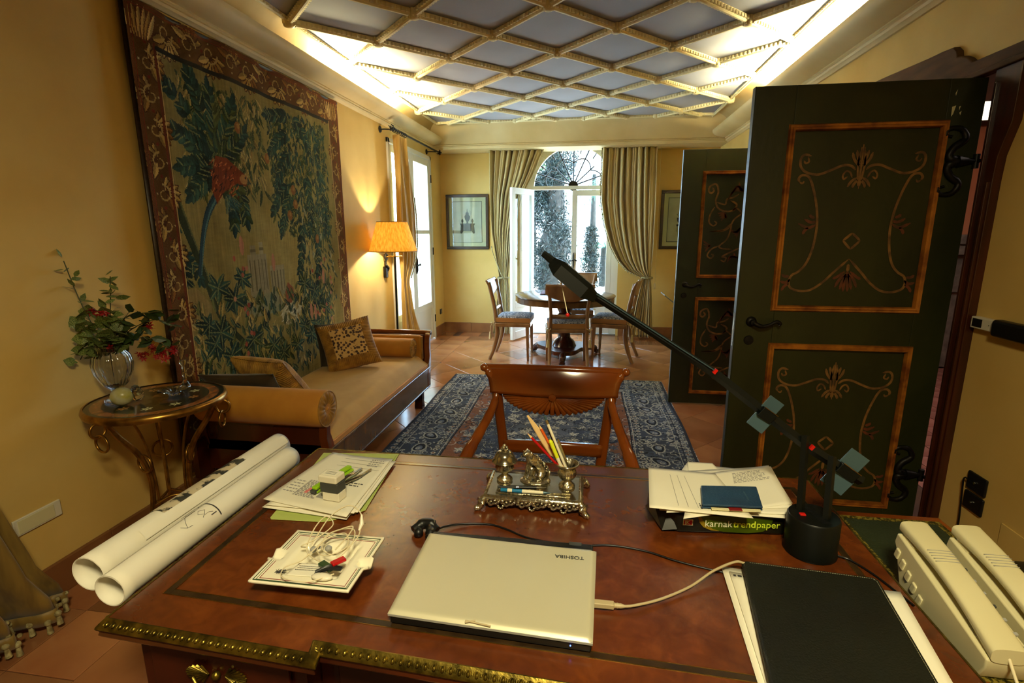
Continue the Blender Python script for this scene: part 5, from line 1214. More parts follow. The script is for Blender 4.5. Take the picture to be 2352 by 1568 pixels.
# ------------------------------------------------------------------ pictures on the back wall
def picture(name, label, cx, cz, w, h, kind):
    y = BW-0.003; t = thing(name, label, 'picture', (cx, y, cz-h/2))
    fw = 0.042; m = MB()
    for (a,b,c,d) in ((cx-w/2,cx+w/2,cz+h/2-fw,cz+h/2),(cx-w/2,cx+w/2,cz-h/2,cz-h/2+fw),(cx-w/2,cx-w/2+fw,cz-h/2+fw,cz+h/2-fw),(cx+w/2-fw,cx+w/2,cz-h/2+fw,cz+h/2-fw)): m.box(a,b,y-0.026,y,c,d)
    m.build('frame', 'frame_dark', t, bevel=0.006)
    MB().box(cx-w/2+fw-0.004,cx+w/2-fw+0.004,y-0.010,y-0.004,cz-h/2+fw-0.004,cz+h/2-fw+0.004).build('mount', 'mount', t)
    iw, ih = w/2-0.105, h/2-0.105
    MB().box(cx-iw-0.006,cx+iw+0.006,y-0.012,y-0.009,cz-ih-0.006,cz+ih+0.006).build('ruled_line', 'ink', t)
    MB().box(cx-iw,cx+iw,y-0.0135,y-0.010,cz-ih,cz+ih).build('engraving_sheet', 'print', t)
    g = MB(); yy = y-0.0145; y2 = y-0.0128
    if kind == 0:
        def urn(ux, uz, s): g.prism([(ux-0.2*s,uz),(ux+0.2*s,uz),(ux+0.12*s,uz+0.25*s),(ux+0.42*s,uz+0.7*s),(ux+0.5*s,uz+1.2*s),(ux+0.25*s,uz+1.5*s),(ux+0.28*s,uz+1.7*s),(ux+0.05*s,uz+2.0*s),(ux-0.05*s,uz+2.0*s),(ux-0.28*s,uz+1.7*s),(ux-0.25*s,uz+1.5*s),(ux-0.5*s,uz+1.2*s),(ux-0.42*s,uz+0.7*s),(ux-0.12*s,uz+0.25*s)], yy, y2, 'y')
        g.prism([(cx-0.115,cz-0.02),(cx-0.10,cz-0.05),(cx-0.11,cz-0.16),(cx-0.085,cz-0.165),(cx-0.06,cz-0.125),(cx+0.06,cz-0.125),(cx+0.085,cz-0.165),(cx+0.11,cz-0.16),(cx+0.10,cz-0.05),(cx+0.115,cz-0.02)], yy, y2, 'y')
        urn(cx, cz-0.02, 0.085); urn(cx-0.075, cz-0.02, 0.035); urn(cx+0.075, cz-0.02, 0.035)
        g.tube([(cx,yy,cz+0.15),(cx,yy,cz+0.19)], 0.003, 5)
        g.build('engraved_urns', 'ink', t)
        b = MB()
        for k in range(14): b.box(cx-0.06+0.009*k, cx-0.057+0.009*k, yy, y2, cz+0.10+0.01*math.sin(k*2), cz+0.16+0.014*math.sin(k*1.3))
        b.build('hatching', 'ink_soft', t, kind='stuff')
    else:
        for ux, uz, s in ((cx-0.06,cz-0.05,0.05),(cx+0.05,cz-0.08,0.055)):
            g.prism([(ux-0.7*s,uz+1.6*s),(ux-0.5*s,uz+0.6*s),(ux-0.1*s,uz+0.1*s),(ux-0.3*s,uz-0.2*s),(ux+0.3*s,uz-0.2*s),(ux+0.1*s,uz+0.1*s),(ux+0.5*s,uz+0.6*s),(ux+0.7*s,uz+1.6*s)], yy, y2, 'y')
            for q in (-0.6,-0.2,0.2,0.6): g.tube([(ux,yy,uz+1.5*s),(ux+q*s*1.2,yy,uz+(3.2-abs(q))*s)], 0.003, 5)
            for q in (-0.5,0.5): g.box(ux+q*s-0.003, ux+q*s+0.003, yy, y2, uz-2.2*s, uz-0.2*s)
            g.box(ux-0.7*s, ux+0.7*s, yy, y2, uz-0.7*s, uz-0.2*s)
        g.build('engraved_vases', 'ink', t)
    MB().box(cx-w/2+fw,cx+w/2-fw,y-0.018,y-0.0165,cz-h/2+fw,cz+h/2-fw).build('glazing', 'glass', t)
    return t
picture('framed_print', 'dark framed engraving of urns on the wall left of the window', -1.795, 1.640, 0.635, 0.785, 0)
picture('framed_print', 'dark framed engraving half hidden behind the far green door', 1.265, 1.655, 0.635, 0.795, 1)
# ------------------------------------------------------------------ painted double doors
def door_leaf(label, y, hinge_x, design, chips):
    """leaf standing open at right angles to the wall; faces towards -y"""
    x1, x0, H_ = hinge_x, hinge_x-0.945, 2.145; th = 0.045
    t = thing('painted_door', label, 'door', (hinge_x, y+th/2, 0))
    MB().box(x0, x1, y+0.012, y+th, 0.012, H_).build('leaf_back', 'door_green', t, bevel=0.003)
    pan = [(0.915-0.760+x0, 1.58-0.760+x0, 1.114, 1.978), (0.922-0.760+x0, 1.580-0.760+x0, 0.100, 0.955)]
    f = MB(); a0, a1 = pan[0][0]+0.02, pan[0][1]-0.02
    f.box(x0, a0, y, y+0.014, 0.012, H_).box(a1, x1, y, y+0.014, 0.012, H_)
    for (z0,z1) in ((0.012,0.12),(0.935,1.134),(1.958,H_)): f.box(a0, a1, y, y+0.014, z0, z1)
    f.build('frame_boards', 'door_green', t, bevel=0.002)
    MB().box(x0-0.004, x0+0.002, y+0.002, y+th-0.002, 0.012, H_).build('leading_edge', 'door_green', t)
    for (a,b,c,d) in pan:
        m = MB().sweep([(0,0.0),(0.006,-0.012),(0.014,-0.010),(0.018,-0.016),(0.026,-0.014),(0.030,0.0),(0.030,0.010),(0,0.010)], [(a,y,c),(b,y,c),(b,y,d),(a,y,d)], closed=True, up=(0,1,0))
        m.build('panel_moulding', 'door_gold', t, smooth=30)
    # painted ornament as thin brush ribbons
    def rib(pts, w, m='paint_gold', nm='painted_scroll'):
        P = chain([(p[0],0,p[1]) for p in pts], 6); mb = MB(); n = len(P); yy = y+0.0105
        for off, ww, mm in ((0, w, m),):
            vs = []
            for i,p in enumerate(P):
                tn = (P[min(n-1,i+1)]-P[max(0,i-1)]); nn = Vector((-tn.z,0,tn.x)).normalized(); s = ww/2*(1 if 1 < i < n-2 else 0.5)
                vs += [(p.x+nn.x*s, yy, p.z+nn.z*s), (p.x-nn.x*s, yy, p.z-nn.z*s)]
            mb.add(vs, [(2*i,2*i+1,2*i+3,2*i+2) for i in range(n-1)])
        return mb
    def group(nm, m, ribs):
        b = MB()
        for r in ribs: b.add(r.v, r.f)
        b.build(nm, m, t, solid=0.001, kind='stuff')
    def spiral(cx, cz, r, a0, turns, s): return [(cx+r*(1-k/10)*math.cos(a0+s*k*turns*0.63), cz+r*(1-k/10)*math.sin(a0+s*k*turns*0.63)) for k in range(9)]
    for idx, (a,b,c,d) in enumerate(pan):
        S = (d-c)/0.864; cxm = (a+b)/2; U = lambda u: cxm+u; V = lambda v: c+(v-1.114)*S
        gold, red = [], []
        if design == 0:
            for s in (-1, 1):
                F = lambda pts: [(cxm+s*(p[0]-1.2475), V(p[1])) for p in pts]
                gold.append(rib(F([(1.03,1.840),(1.00,1.845),(0.985,1.825),(0.99,1.79),(1.02,1.765),(1.07,1.757),(1.12,1.775),(1.17,1.795),(1.205,1.792),(1.225,1.775)]), 0.011))
                gold.append(rib(F([(1.015,1.835),(1.022,1.815),(1.008,1.808),(1.000,1.82)]), 0.008))
                gold.append(rib(F([(0.99,1.725),(0.985,1.74),(1.0,1.755),(1.03,1.745),(1.055,1.69),(1.075,1.62),(1.085,1.56),(1.088,1.50),(1.08,1.42),(1.06,1.35),(1.03,1.31),(1.0,1.29),(0.99,1.26),(1.0,1.23),(1.04,1.215),(1.09,1.22),(1.14,1.255),(1.19,1.31),(1.2475,1.37)]), 0.011))
                gold.append(rib(F([(0.99,1.725),(1.003,1.718),(1.010,1.728)]), 0.008))
                gold.append(rib(F([(1.195,1.745),(1.18,1.735),(1.175,1.752),(1.188,1.77),(1.205,1.762),(1.215,1.74)]), 0.008))
                for (p0,p1,p2) in (((1.24,1.79),(1.215,1.82),(1.205,1.85)),((1.24,1.80),(1.228,1.835),(1.222,1.86)),((1.235,1.74),(1.215,1.725),(1.20,1.70)),((1.24,1.73),(1.225,1.71),(1.222,1.695))): gold.append(rib(F([p0,p1,p2]), 0.012))
                for (p0,p1,p2) in (((1.083,1.53),(1.05,1.515),(1.005,1.535)),((1.083,1.545),(1.06,1.54),(1.03,1.555)),((1.075,1.56),(1.06,1.565),(1.05,1.575)),((1.05,1.515),(1.035,1.50),(1.03,1.485)),((0.995,1.27),(0.975,1.255),(0.95,1.26)),((0.99,1.25),(0.97,1.235),(0.96,1.215)),((0.99,1.285),(0.97,1.285),(0.955,1.295))): red.append(rib(F([p0,p1,p2]), 0.013))
                for (p0,p1) in (((1.2475,1.49),(1.21,1.455)),((1.21,1.455),(1.2475,1.415))): gold.append(rib(F([p0,((p0[0]+p1[0])/2,(p0[1]+p1[1])/2),p1]), 0.011))
                for (p0,p1,p2) in (((1.24,1.30),(1.215,1.27),(1.20,1.235)),((1.243,1.30),(1.230,1.26),(1.222,1.225)),((1.245,1.31),(1.24,1.25),(1.238,1.215)),((1.235,1.31),(1.205,1.285),(1.185,1.275))): red.append(rib(F([p0,p1,p2]), 0.013))
            [gold.append(rib([(cxm+q*0.006,V(1.885-abs(q)*0.012)),(cxm+q*0.014,V(1.80)),(cxm+q*0.004,V(1.69+abs(q)*0.012))], 0.009)) for q in (-1,0,1)]; gold.append(rib([(cxm,V(1.345)),(cxm,V(1.31))], 0.012) if False else rib([(cxm,V(1.345)),(cxm+0.001,V(1.33)),(cxm,V(1.31))], 0.014))
        else:
            for s in (-1, 1):
                F = lambda pts: [(cxm+s*p[0], c+p[1]*S) for p in pts]
                gold.append(rib(F([(0.25,0.735),(0.235,0.71),(0.255,0.69),(0.275,0.71),(0.265,0.745),(0.22,0.76),(0.20,0.70),(0.215,0.63),(0.19,0.57),(0.13,0.545),(0.07,0.555),(0.05,0.60),(0.10,0.63)]), 0.014))
                gold.append(rib(F([(0.21,0.62),(0.14,0.60),(0.13,0.64),(0.08,0.655),(0.04,0.68)]), 0.013))
                gold.append(rib(F([(0.22,0.58),(0.25,0.52),(0.255,0.46),(0.22,0.43),(0.195,0.45),(0.215,0.47)]), 0.012))
                gold.append(rib(F([(0.0,0.53),(-0.05,0.57),(-0.08,0.545)]), 0.012)); gold.append(rib(F([(0.0,0.53),(0.06,0.48),(0.09,0.42),(0.14,0.39),(0.24,0.385)]), 0.012))
                gold.append(rib(F([(0.24,0.385),(0.14,0.395),(0.08,0.44),(0.10,0.33),(0.16,0.265),(0.13,0.245),(0.06,0.24)]), 0.012))
                gold.append(rib(F([(0.16,0.27),(0.22,0.24),(0.25,0.19),(0.22,0.165),(0.20,0.19),(0.22,0.20)]), 0.012))
                gold.append(rib(F([(0.14,0.15),(0.11,0.14),(0.10,0.17),(0.13,0.18),(0.06,0.22),(0.0,0.25)]), 0.013))
                for q in range(5): red.append(rib(F([(0.0,0.70),(0.03+0.012*q,0.72+0.02*math.sin(q)),(0.045+0.02*q,0.77-0.035*q)]), 0.015)); red.append(rib(F([(0.0,0.42),(0.02+0.006*q,0.38),(0.03+0.014*q,0.33+0.018*q)]), 0.013)); red.append(rib(F([(0.0,0.17),(0.025+0.01*q,0.18),(0.04+0.012*q,0.21-0.02*q)]), 0.013))
                for q in range(4): red.append(rib(F([(0.23,0.27),(0.25,0.25+0.01*q),(0.27+0.008*q,0.22+0.03*q)]), 0.012)); red.append(rib(F([(0.12,0.49),(0.14,0.50+0.01*q),(0.16+0.01*q,0.47+0.02*q)]), 0.014))
        group('painted_scrollwork', 'paint_gold', gold); group('painted_leaves', 'paint_red', red)
    # ironmongery
    h = MB().lathe([(0.0,0.0),(0.026,0.0),(0.024,0.008),(0.012,0.012),(0.012,0.040),(0.0,0.041)], (x0+0.072,y,1.060), 18, RX(PI/2))
    h.tube(chain([(x0+0.072,y-0.040,1.060),(x0+0.105,y-0.045,1.045),(x0+0.14,y-0.045,1.05),(x0+0.175,y-0.042,1.068),(x0+0.195,y-0.040,1.058),(x0+0.188,y-0.040,1.048)],5), [0.011,0.009,0.008,0.009,0.006], 10)
    h.build('lever_handle', 'iron', t, smooth=60)
    MB().lathe([(0.0,0.0),(0.024,0.0),(0.022,0.006),(0.0,0.007)], (x0+0.068,y,0.966), 18, RX(PI/2)).build('keyhole_cover', 'iron', t, smooth=60)
    MB().box(x0-0.005, x0-0.003, y+0.012, y+0.034, 0.93, 1.10).build('lock_plate', 'steel', t)
    for z in (1.80, 0.30):
        k = MB()
        for s in (-1,1):
            xx = x1-0.075
            k.tube(chain([(xx,y-0.004,z),(xx-0.035,y-0.004,z+s*0.02),(xx-0.02,y-0.004,z+s*0.06),(xx+0.02,y-0.004,z+s*0.095),(xx+0.0,y-0.004,z+s*0.135),(xx-0.045,y-0.004,z+s*0.14),(xx-0.06,y-0.004,z+s*0.115),(xx-0.035,y-0.004,z+s*0.105)],5), [0.020,0.016,0.016,0.014,0.012,0.010,0.009,0.006], 8, flat=None)
        k.tube([(xx,y-0.004,z),(x1-0.02,y-0.004,z),(x1+0.004,y-0.006,z)], [0.028,0.014,0.010], 8)
        k.tube([(x1+0.004,y-0.006,z),(RW-0.004,y-0.05,z)] if y < 3 else [(x1+0.004,y-0.006,z),(RW-0.004,y+0.03,z)], 0.008, 8)
        k.tube([(x1+0.0,y-0.006,z-0.03),(x1+0.0,y-0.006,z+0.03)], 0.013, 10)
        k.build('scroll_hinge', 'iron', t, smooth=50)
    if chips:
        c_ = MB()
        for pts in ([(1.565,2.085),(1.572,2.10),(1.568,2.075)],[(1.560,2.03),(1.575,2.035),(1.568,2.0),(1.562,1.99)],[(1.588,2.03),(1.594,2.033),(1.590,2.015)],[(1.592,2.005),(1.600,2.012),(1.597,1.995)]): c_.prism([(p[0]-0.012,p[1]) for p in pts], y-0.0006, y+0.001, 'y')
        c_.build('paint_chips', 'mount', t, kind='stuff')
    return t
door_leaf('near dark green door leaf painted with gold scroll cartouches', 2.68, 1.675, 0, True)
door_leaf('farther dark green door leaf painted with rust foliage scrolls', 4.55, 1.675, 1, False)
# ------------------------------------------------------------------ round dining table
def dining_table():
    x, y, zt = -0.285, 6.22, 0.760; R0 = 0.600
    t = thing('dining_table', 'round walnut pedestal table in front of the arched window', 'table', (x, y, 0))
    MB().lathe([(0.0,zt-0.022),(R0-0.012,zt-0.022),(R0,zt-0.012),(R0,zt-0.004),(R0-0.008,zt),(0.0,zt)], (x,y,0), 72).build('table_top', 'walnut', t, smooth=40)
    MB().lathe([(R0-0.05,zt-0.085),(R0-0.015,zt-0.085),(R0-0.012,zt-0.022),(R0-0.05,zt-0.022)], (x,y,0), 64).build('apron', 'walnut', t, smooth=40)
    MB().lathe([(0.0,0.134),(0.15,0.134),(0.12,0.20),(0.075,0.24),(0.07,0.30),(0.10,0.34),(0.12,0.42),(0.10,0.50),(0.07,0.54),(0.10,0.60),(0.16,0.68),(0.0,0.68)], (x,y,0), 32).build('pedestal', 'mahogany', t, smooth=50)
    pts = []
    for k in range(24):
        a = 2*PI*k/24; r = 0.31+0.075*math.cos(3*(a+PI/2)); pts.append((x+r*math.cos(a), y+r*math.sin(a)))
    MB().prism(pts, 0.085, 0.135).build('platform', 'mahogany', t, bevel=0.006)
    for k in range(3):
        a = -PI/2+k*2*PI/3; d = Vector((math.cos(a),math.sin(a),0)); c = Vector((x,y,0))
        m = MB(); m.tube(chain([c+d*0.28+Vector((0,0,0.085)),c+d*0.36+Vector((0,0,0.090)),c+d*0.42+Vector((0,0,0.07)),c+d*0.44+Vector((0,0,0.040)),c+d*0.47+Vector((0,0,0.025))],5), [0.035,0.045,0.040,0.034,0.024], 10)
        for q in (-1,0,1): m.ball(c+d*0.455+Vector((-d.y,d.x,0))*0.022*q+Vector((0,0,0.016)), 0.016, 8)
        m.build('paw_foot', 'mahogany', t, smooth=60)
    return x, y, zt
TX, TY, TZ = dining_table()
tt = thing('table_runner', 'purplish folded runner on the round dining table', 'cloth', (TX-0.03, TY+0.08, TZ))
MB().surf(lambda u,v: (TX-0.30+0.52*u, TY-0.06+0.40*v+0.02*math.sin(u*5), TZ+0.004+0.002*math.sin(u*14+v*6)), 20, 12).build('cloth', mat('plum_cloth', (112,84,100), (84,60,78), rough=0.8, scale=20), tt, smooth=180, solid=0.003)
bw = thing('silver_bowl', 'gadrooned silver bowl of gilt balls on the dining table', 'bowl', (TX-0.01, TY-0.12, TZ))
MB().lathe([(0.0,0.008),(0.05,0.008),(0.055,0.02),(0.03,0.035),(0.07,0.06),(0.125,0.095),(0.140,0.125),(0.136,0.127),(0.12,0.10),(0.065,0.068),(0.0,0.055)], (TX-0.01,TY-0.12,TZ), 48, flute=16, fd=0.03).build('bowl', 'silver_plain', bw, smooth=60)
for k in range(9):
    a = k*0.7; r = 0.075 if k < 8 else 0
    MB().ball((TX-0.01+r*math.cos(a), TY-0.12+r*math.sin(a), TZ+0.118+0.004*(k%2)), 0.024, 10).build('gilt_ball', 'brass', bw, smooth=80)
# ------------------------------------------------------------------ dining chairs, front is +y in local space
def dining_chair(label):
    t = thing('dining_chair', label, 'chair', (0,0,0), 0, 'sabre legged dining chairs round the pedestal table'); w, d = 0.225, 0.20
    m = MB()
    for s in (-1,1):
        m = MB(); m.tube(chain([(s*w*0.95,-d-0.075,0.0),(s*w*0.92,-d-0.02,0.14),(s*w*0.90,-d+0.015,0.30),(s*w*0.90,-d+0.01,0.45),(s*w*0.88,-d-0.01,0.62),(s*w*0.95,-d-0.045,0.80),(s*w*1.06,-d-0.07,0.925)],5), [0.017,0.020,0.022,0.022,0.020,0.019,0.019], 8, flat=1.25, up=(0,1,0))
        m.build('back_post', 'chair_wood', t, smooth=60)
        f = MB(); a, b = s*w-0.018, s*w+0.018
        vs = [(s*w*0.98+q[0]*0.012, d-0.01+q[1]*0.012, 0.0) for q in ((-1,-1),(1,-1),(1,1),(-1,1))]+[(s*w*0.96+q[0]*0.021, d-0.02+q[1]*0.021, 0.44) for q in ((-1,-1),(1,-1),(1,1),(-1,1))]
        f.add(vs, [(3,2,1,0),(4,5,6,7)]+[(i,(i+1)%4,4+(i+1)%4,4+i) for i in range(4)]); f.build('leg', 'chair_wood', t, bevel=0.003)
    MB().box(-w-0.02, w+0.02, -d, d+0.02, 0.405, 0.452).build('seat_frame', 'chair_wood', t, bevel=0.012)
    def crest(u, v):
        a = 2*u-1; z = (0.848-0.085*(1-a*a))*(1-v)+(0.937+0.014*(1-a*a))*v
        return (a*0.262, -d-0.045-0.03*v-0.022*(1-a*a)-0.015*v*v, z)
    MB().surf(crest, 16, 8).build('crest_rail', 'chair_wood', t, smooth=180, solid=0.024)
    MB().tube([(-0.262,-d-0.095,0.943),(0.262,-d-0.095,0.943)], 0.011, 8).build('crest_roll', 'chair_wood', t, smooth=60)
    MB().surf(lambda u,v: ((2*u-1)*0.20, -d-0.004-0.018*(1-(2*u-1)**2), 0.572+0.045*v), 10, 2).build('cross_rail', 'chair_wood', t, smooth=180, solid=0.018)
    return t
def chair_cushion(label):
    t = thing('seat_cushion', label, 'cushion', (0,0,0.455), 0, 'tie-on patterned seat cushions')
    C = Vector((0,0.01,0.492))
    def g(s):
        def f(u,v):
            a,b = 2*u-1, 2*v-1; r = max(0,(1-abs(a)**5))*max(0,(1-abs(b)**5)); return C+Vector((a*0.222, b*0.205, s*(0.018+0.022*r**0.6)))
        return f
    MB().surf(g(1),16,16).build('patterned_top', 'blue_cloth', t, smooth=180)
    e = MB(); n = 48; vs = []
    def per(k, z):
        q = k/n*4; i = int(q); f = q-i; cs = [(-1,-1),(1,-1),(1,1),(-1,1),(-1,-1)]; a = cs[i]; b = cs[i+1]; return (C.x+(a[0]+(b[0]-a[0])*f)*0.222, C.y+(a[1]+(b[1]-a[1])*f)*0.205, C.z+z)
    for z, o in ((0.018,0),(0.0,1),(-0.018,0),(-0.036,0)):
        for k in range(n): p = per(k,z); vs.append(p)
    e.add(vs, [(i*n+k,(i+1)*n+k,(i+1)*n+(k+1)%n,i*n+(k+1)%n) for i in range(3) for k in range(n)]+[tuple(3*n+k for k in range(n))])
    e.build('boxed_side', 'cushion_side', t, smooth=60)
    for s in (-1,1):
        tt_ = MB(); x = s*0.225; y = -0.225
        tt_.torus((x,y,0.46), 0.028, 0.004, RX(0.3), 14, 6).tube(chain([(x,y-0.01,0.45),(x+s*0.015,y-0.03,0.40),(x+s*0.005,y-0.035,0.34)],4), 0.004, 6).ball((x+s*0.005,y-0.035,0.335), 0.012, 8)
        tt_.tube([(x+s*0.005,y-0.035,0.33),(x+s*0.006,y-0.035,0.26)], [0.010,0.018], 8); tt_.build('tassel_tie', 'tassel', t, smooth=60)
    return t
c0 = dining_chair('dining chair with its back to the camera at the round table'); k0 = chair_cushion('patterned seat cushion on the dining chair backing onto the camera')
spots = [(-0.235, 5.80, math.radians(7), 'dining chair with its back to the camera at the round table', 'patterned seat cushion on the dining chair backing onto the camera'),
         (-0.885, 6.13, math.radians(-90), 'dining chair left of the round table, facing the table', 'patterned seat cushion on the left-hand dining chair'),
         (0.29, 6.20, math.radians(78), 'dining chair right of the round table beside the swept curtain', 'patterned seat cushion on the right-hand dining chair'),
         (-0.16, 6.86, math.radians(180), 'dining chair on the window side of the round table', 'patterned seat cushion on the window-side dining chair')]
for i, (x, y, a, l1, l2) in enumerate(spots):
    c = c0 if i == 0 else copy_tree(c0); k = k0 if i == 0 else copy_tree(k0)
    c.location = (x, y, 0); c.rotation_euler = (0,0,a); k.location = (x, y, 0.455); k.rotation_euler = (0,0,a); c['label'] = l1; k['label'] = l2
# ------------------------------------------------------------------ laptop on a little console behind the doors
ct = thing('console_table', 'small console table mostly hidden behind the far green door', 'table', (1.30, 6.35, 0))
MB().box(1.03, 1.66, 6.10, 6.60, 0.545, 0.575).build('top', 'walnut', ct, bevel=0.004)
MB().box(1.06, 1.63, 6.13, 6.57, 0.47, 0.545).build('apron', 'walnut', ct, bevel=0.004)
for x in (1.08,1.61):
    for y in (6.15,6.55): MB().tube([(x,y,0.0),(x,y,0.47)], [0.012,0.02], 8).build('leg', 'walnut', ct, smooth=60)
lp = thing('open_laptop', 'silver open laptop peeking from behind the far green door', 'laptop', (1.2, 6.38, 0.575))
MB().box(1.06, 1.34, 6.22, 6.54, 0.576, 0.592).build('base', 'black_plastic', lp, bevel=0.003)
MB().cbox((0.975, 6.38, 0.690), (0.012,0.32,0.255), RY(math.radians(-52))).build('lid', 'silver_laptop', lp, bevel=0.003)
MB().tube([(1.07,6.25,0.592),(1.07,6.51,0.592)], 0.008, 8).build('hinge_bar', 'steel', lp, smooth=60)
pb = thing('purple_ball', 'small purple ball half hidden by the far green door', 'ball', (1.085, 6.35, 0.43)) if False else None
# ------------------------------------------------------------------ switches and sockets
def plate(nm, label, x0, x1, y0, y1, z0, z1, m='white_plastic', bevel=0.004):
    t = thing(nm, label, 'socket', ((x0+x1)/2,(y0+y1)/2,z0)); MB().box(x0,x1,y0,y1,z0,z1).build('cover', m, t, bevel=bevel); return t
p = plate('wall_plate', 'long cream blank wall plate low on the left wall by the olive curtain', LW, LW+0.010, 1.50, 1.685, 0.335, 0.405)
MB().box(LW+0.009, LW+0.0125, 1.515, 1.655, 0.343, 0.397).build('insert', 'mount', p, bevel=0.001)
p = plate('wall_socket', 'black socket plate beside the back left corner', LW, LW+0.012, 7.36, 7.45, 0.30, 0.375, 'black_plastic')
MB().box(LW+0.011, LW+0.014, 7.375, 7.435, 0.315, 0.36).build('insert', 'dgrey_plastic', p)
for zz, nm in ((0.395,'upper black socket plate on the yellow wall right of the doorway'),(0.305,'lower black socket plate on the yellow wall right of the doorway')):
    p = plate('wall_socket', nm, RW-0.012, RW, 2.262, 2.372, zz, zz+0.080, 'black_plastic', 0.010)
    MB().lathe([(0.0,0.0),(0.006,0.0),(0.006,0.003),(0.0,0.003)], (RW-0.014,2.32,zz+0.04), 10, RY(-PI/2)).build('pin_hole', 'steel', p)
cdw = thing('wall_cable', 'thin black cable dropping from the lower socket', 'cable', (RW-0.02,2.372,0.2))
MB().tube(chain([(RW-0.014,2.33,0.43),(RW-0.02,2.372,0.435),(RW-0.014,2.378,0.36),(RW-0.014,2.365,0.22),(RW-0.012,2.37,0.05)],6), 0.0035, 6).build('cable', 'cable_black', cdw, smooth=60)
th = thing('thermostat', 'cream wall thermostat with dark display on the doorway casing', 'thermostat', (RW-0.02, 2.43, 1.09))
MB().box(RW-0.030, RW+0.0, 2.362, 2.492, 1.088, 1.138).build('case', 'white_plastic', th, bevel=0.004)
MB().box(RW-0.032, RW-0.029, 2.425, 2.480, 1.096, 1.131).build('display', 'black_plastic', th, bevel=0.001)
MB().ball((RW-0.030,2.385,1.113), 0.0025, 6).build('led', 'dgrey_plastic', th)
bx = thing('wall_intercom', 'black rounded handset box on the yellow wall beside the thermostat', 'intercom', (RW-0.02, 2.27, 1.07))
MB().box(RW-0.045, RW, 2.15, 2.358, 1.075, 1.145).build('case', 'black_plastic', bx, bevel=0.014, seg=4)
hp = thing('wall_hatch', 'painted access hatch flush in the yellow wall near the telephones', 'hatch', (RW, 1.9, 0.1))
MB().box(RW-0.005, RW, 1.55, 2.16, 0.06, 0.345).build('hatch_panel', 'wall', hp, bevel=0.002)
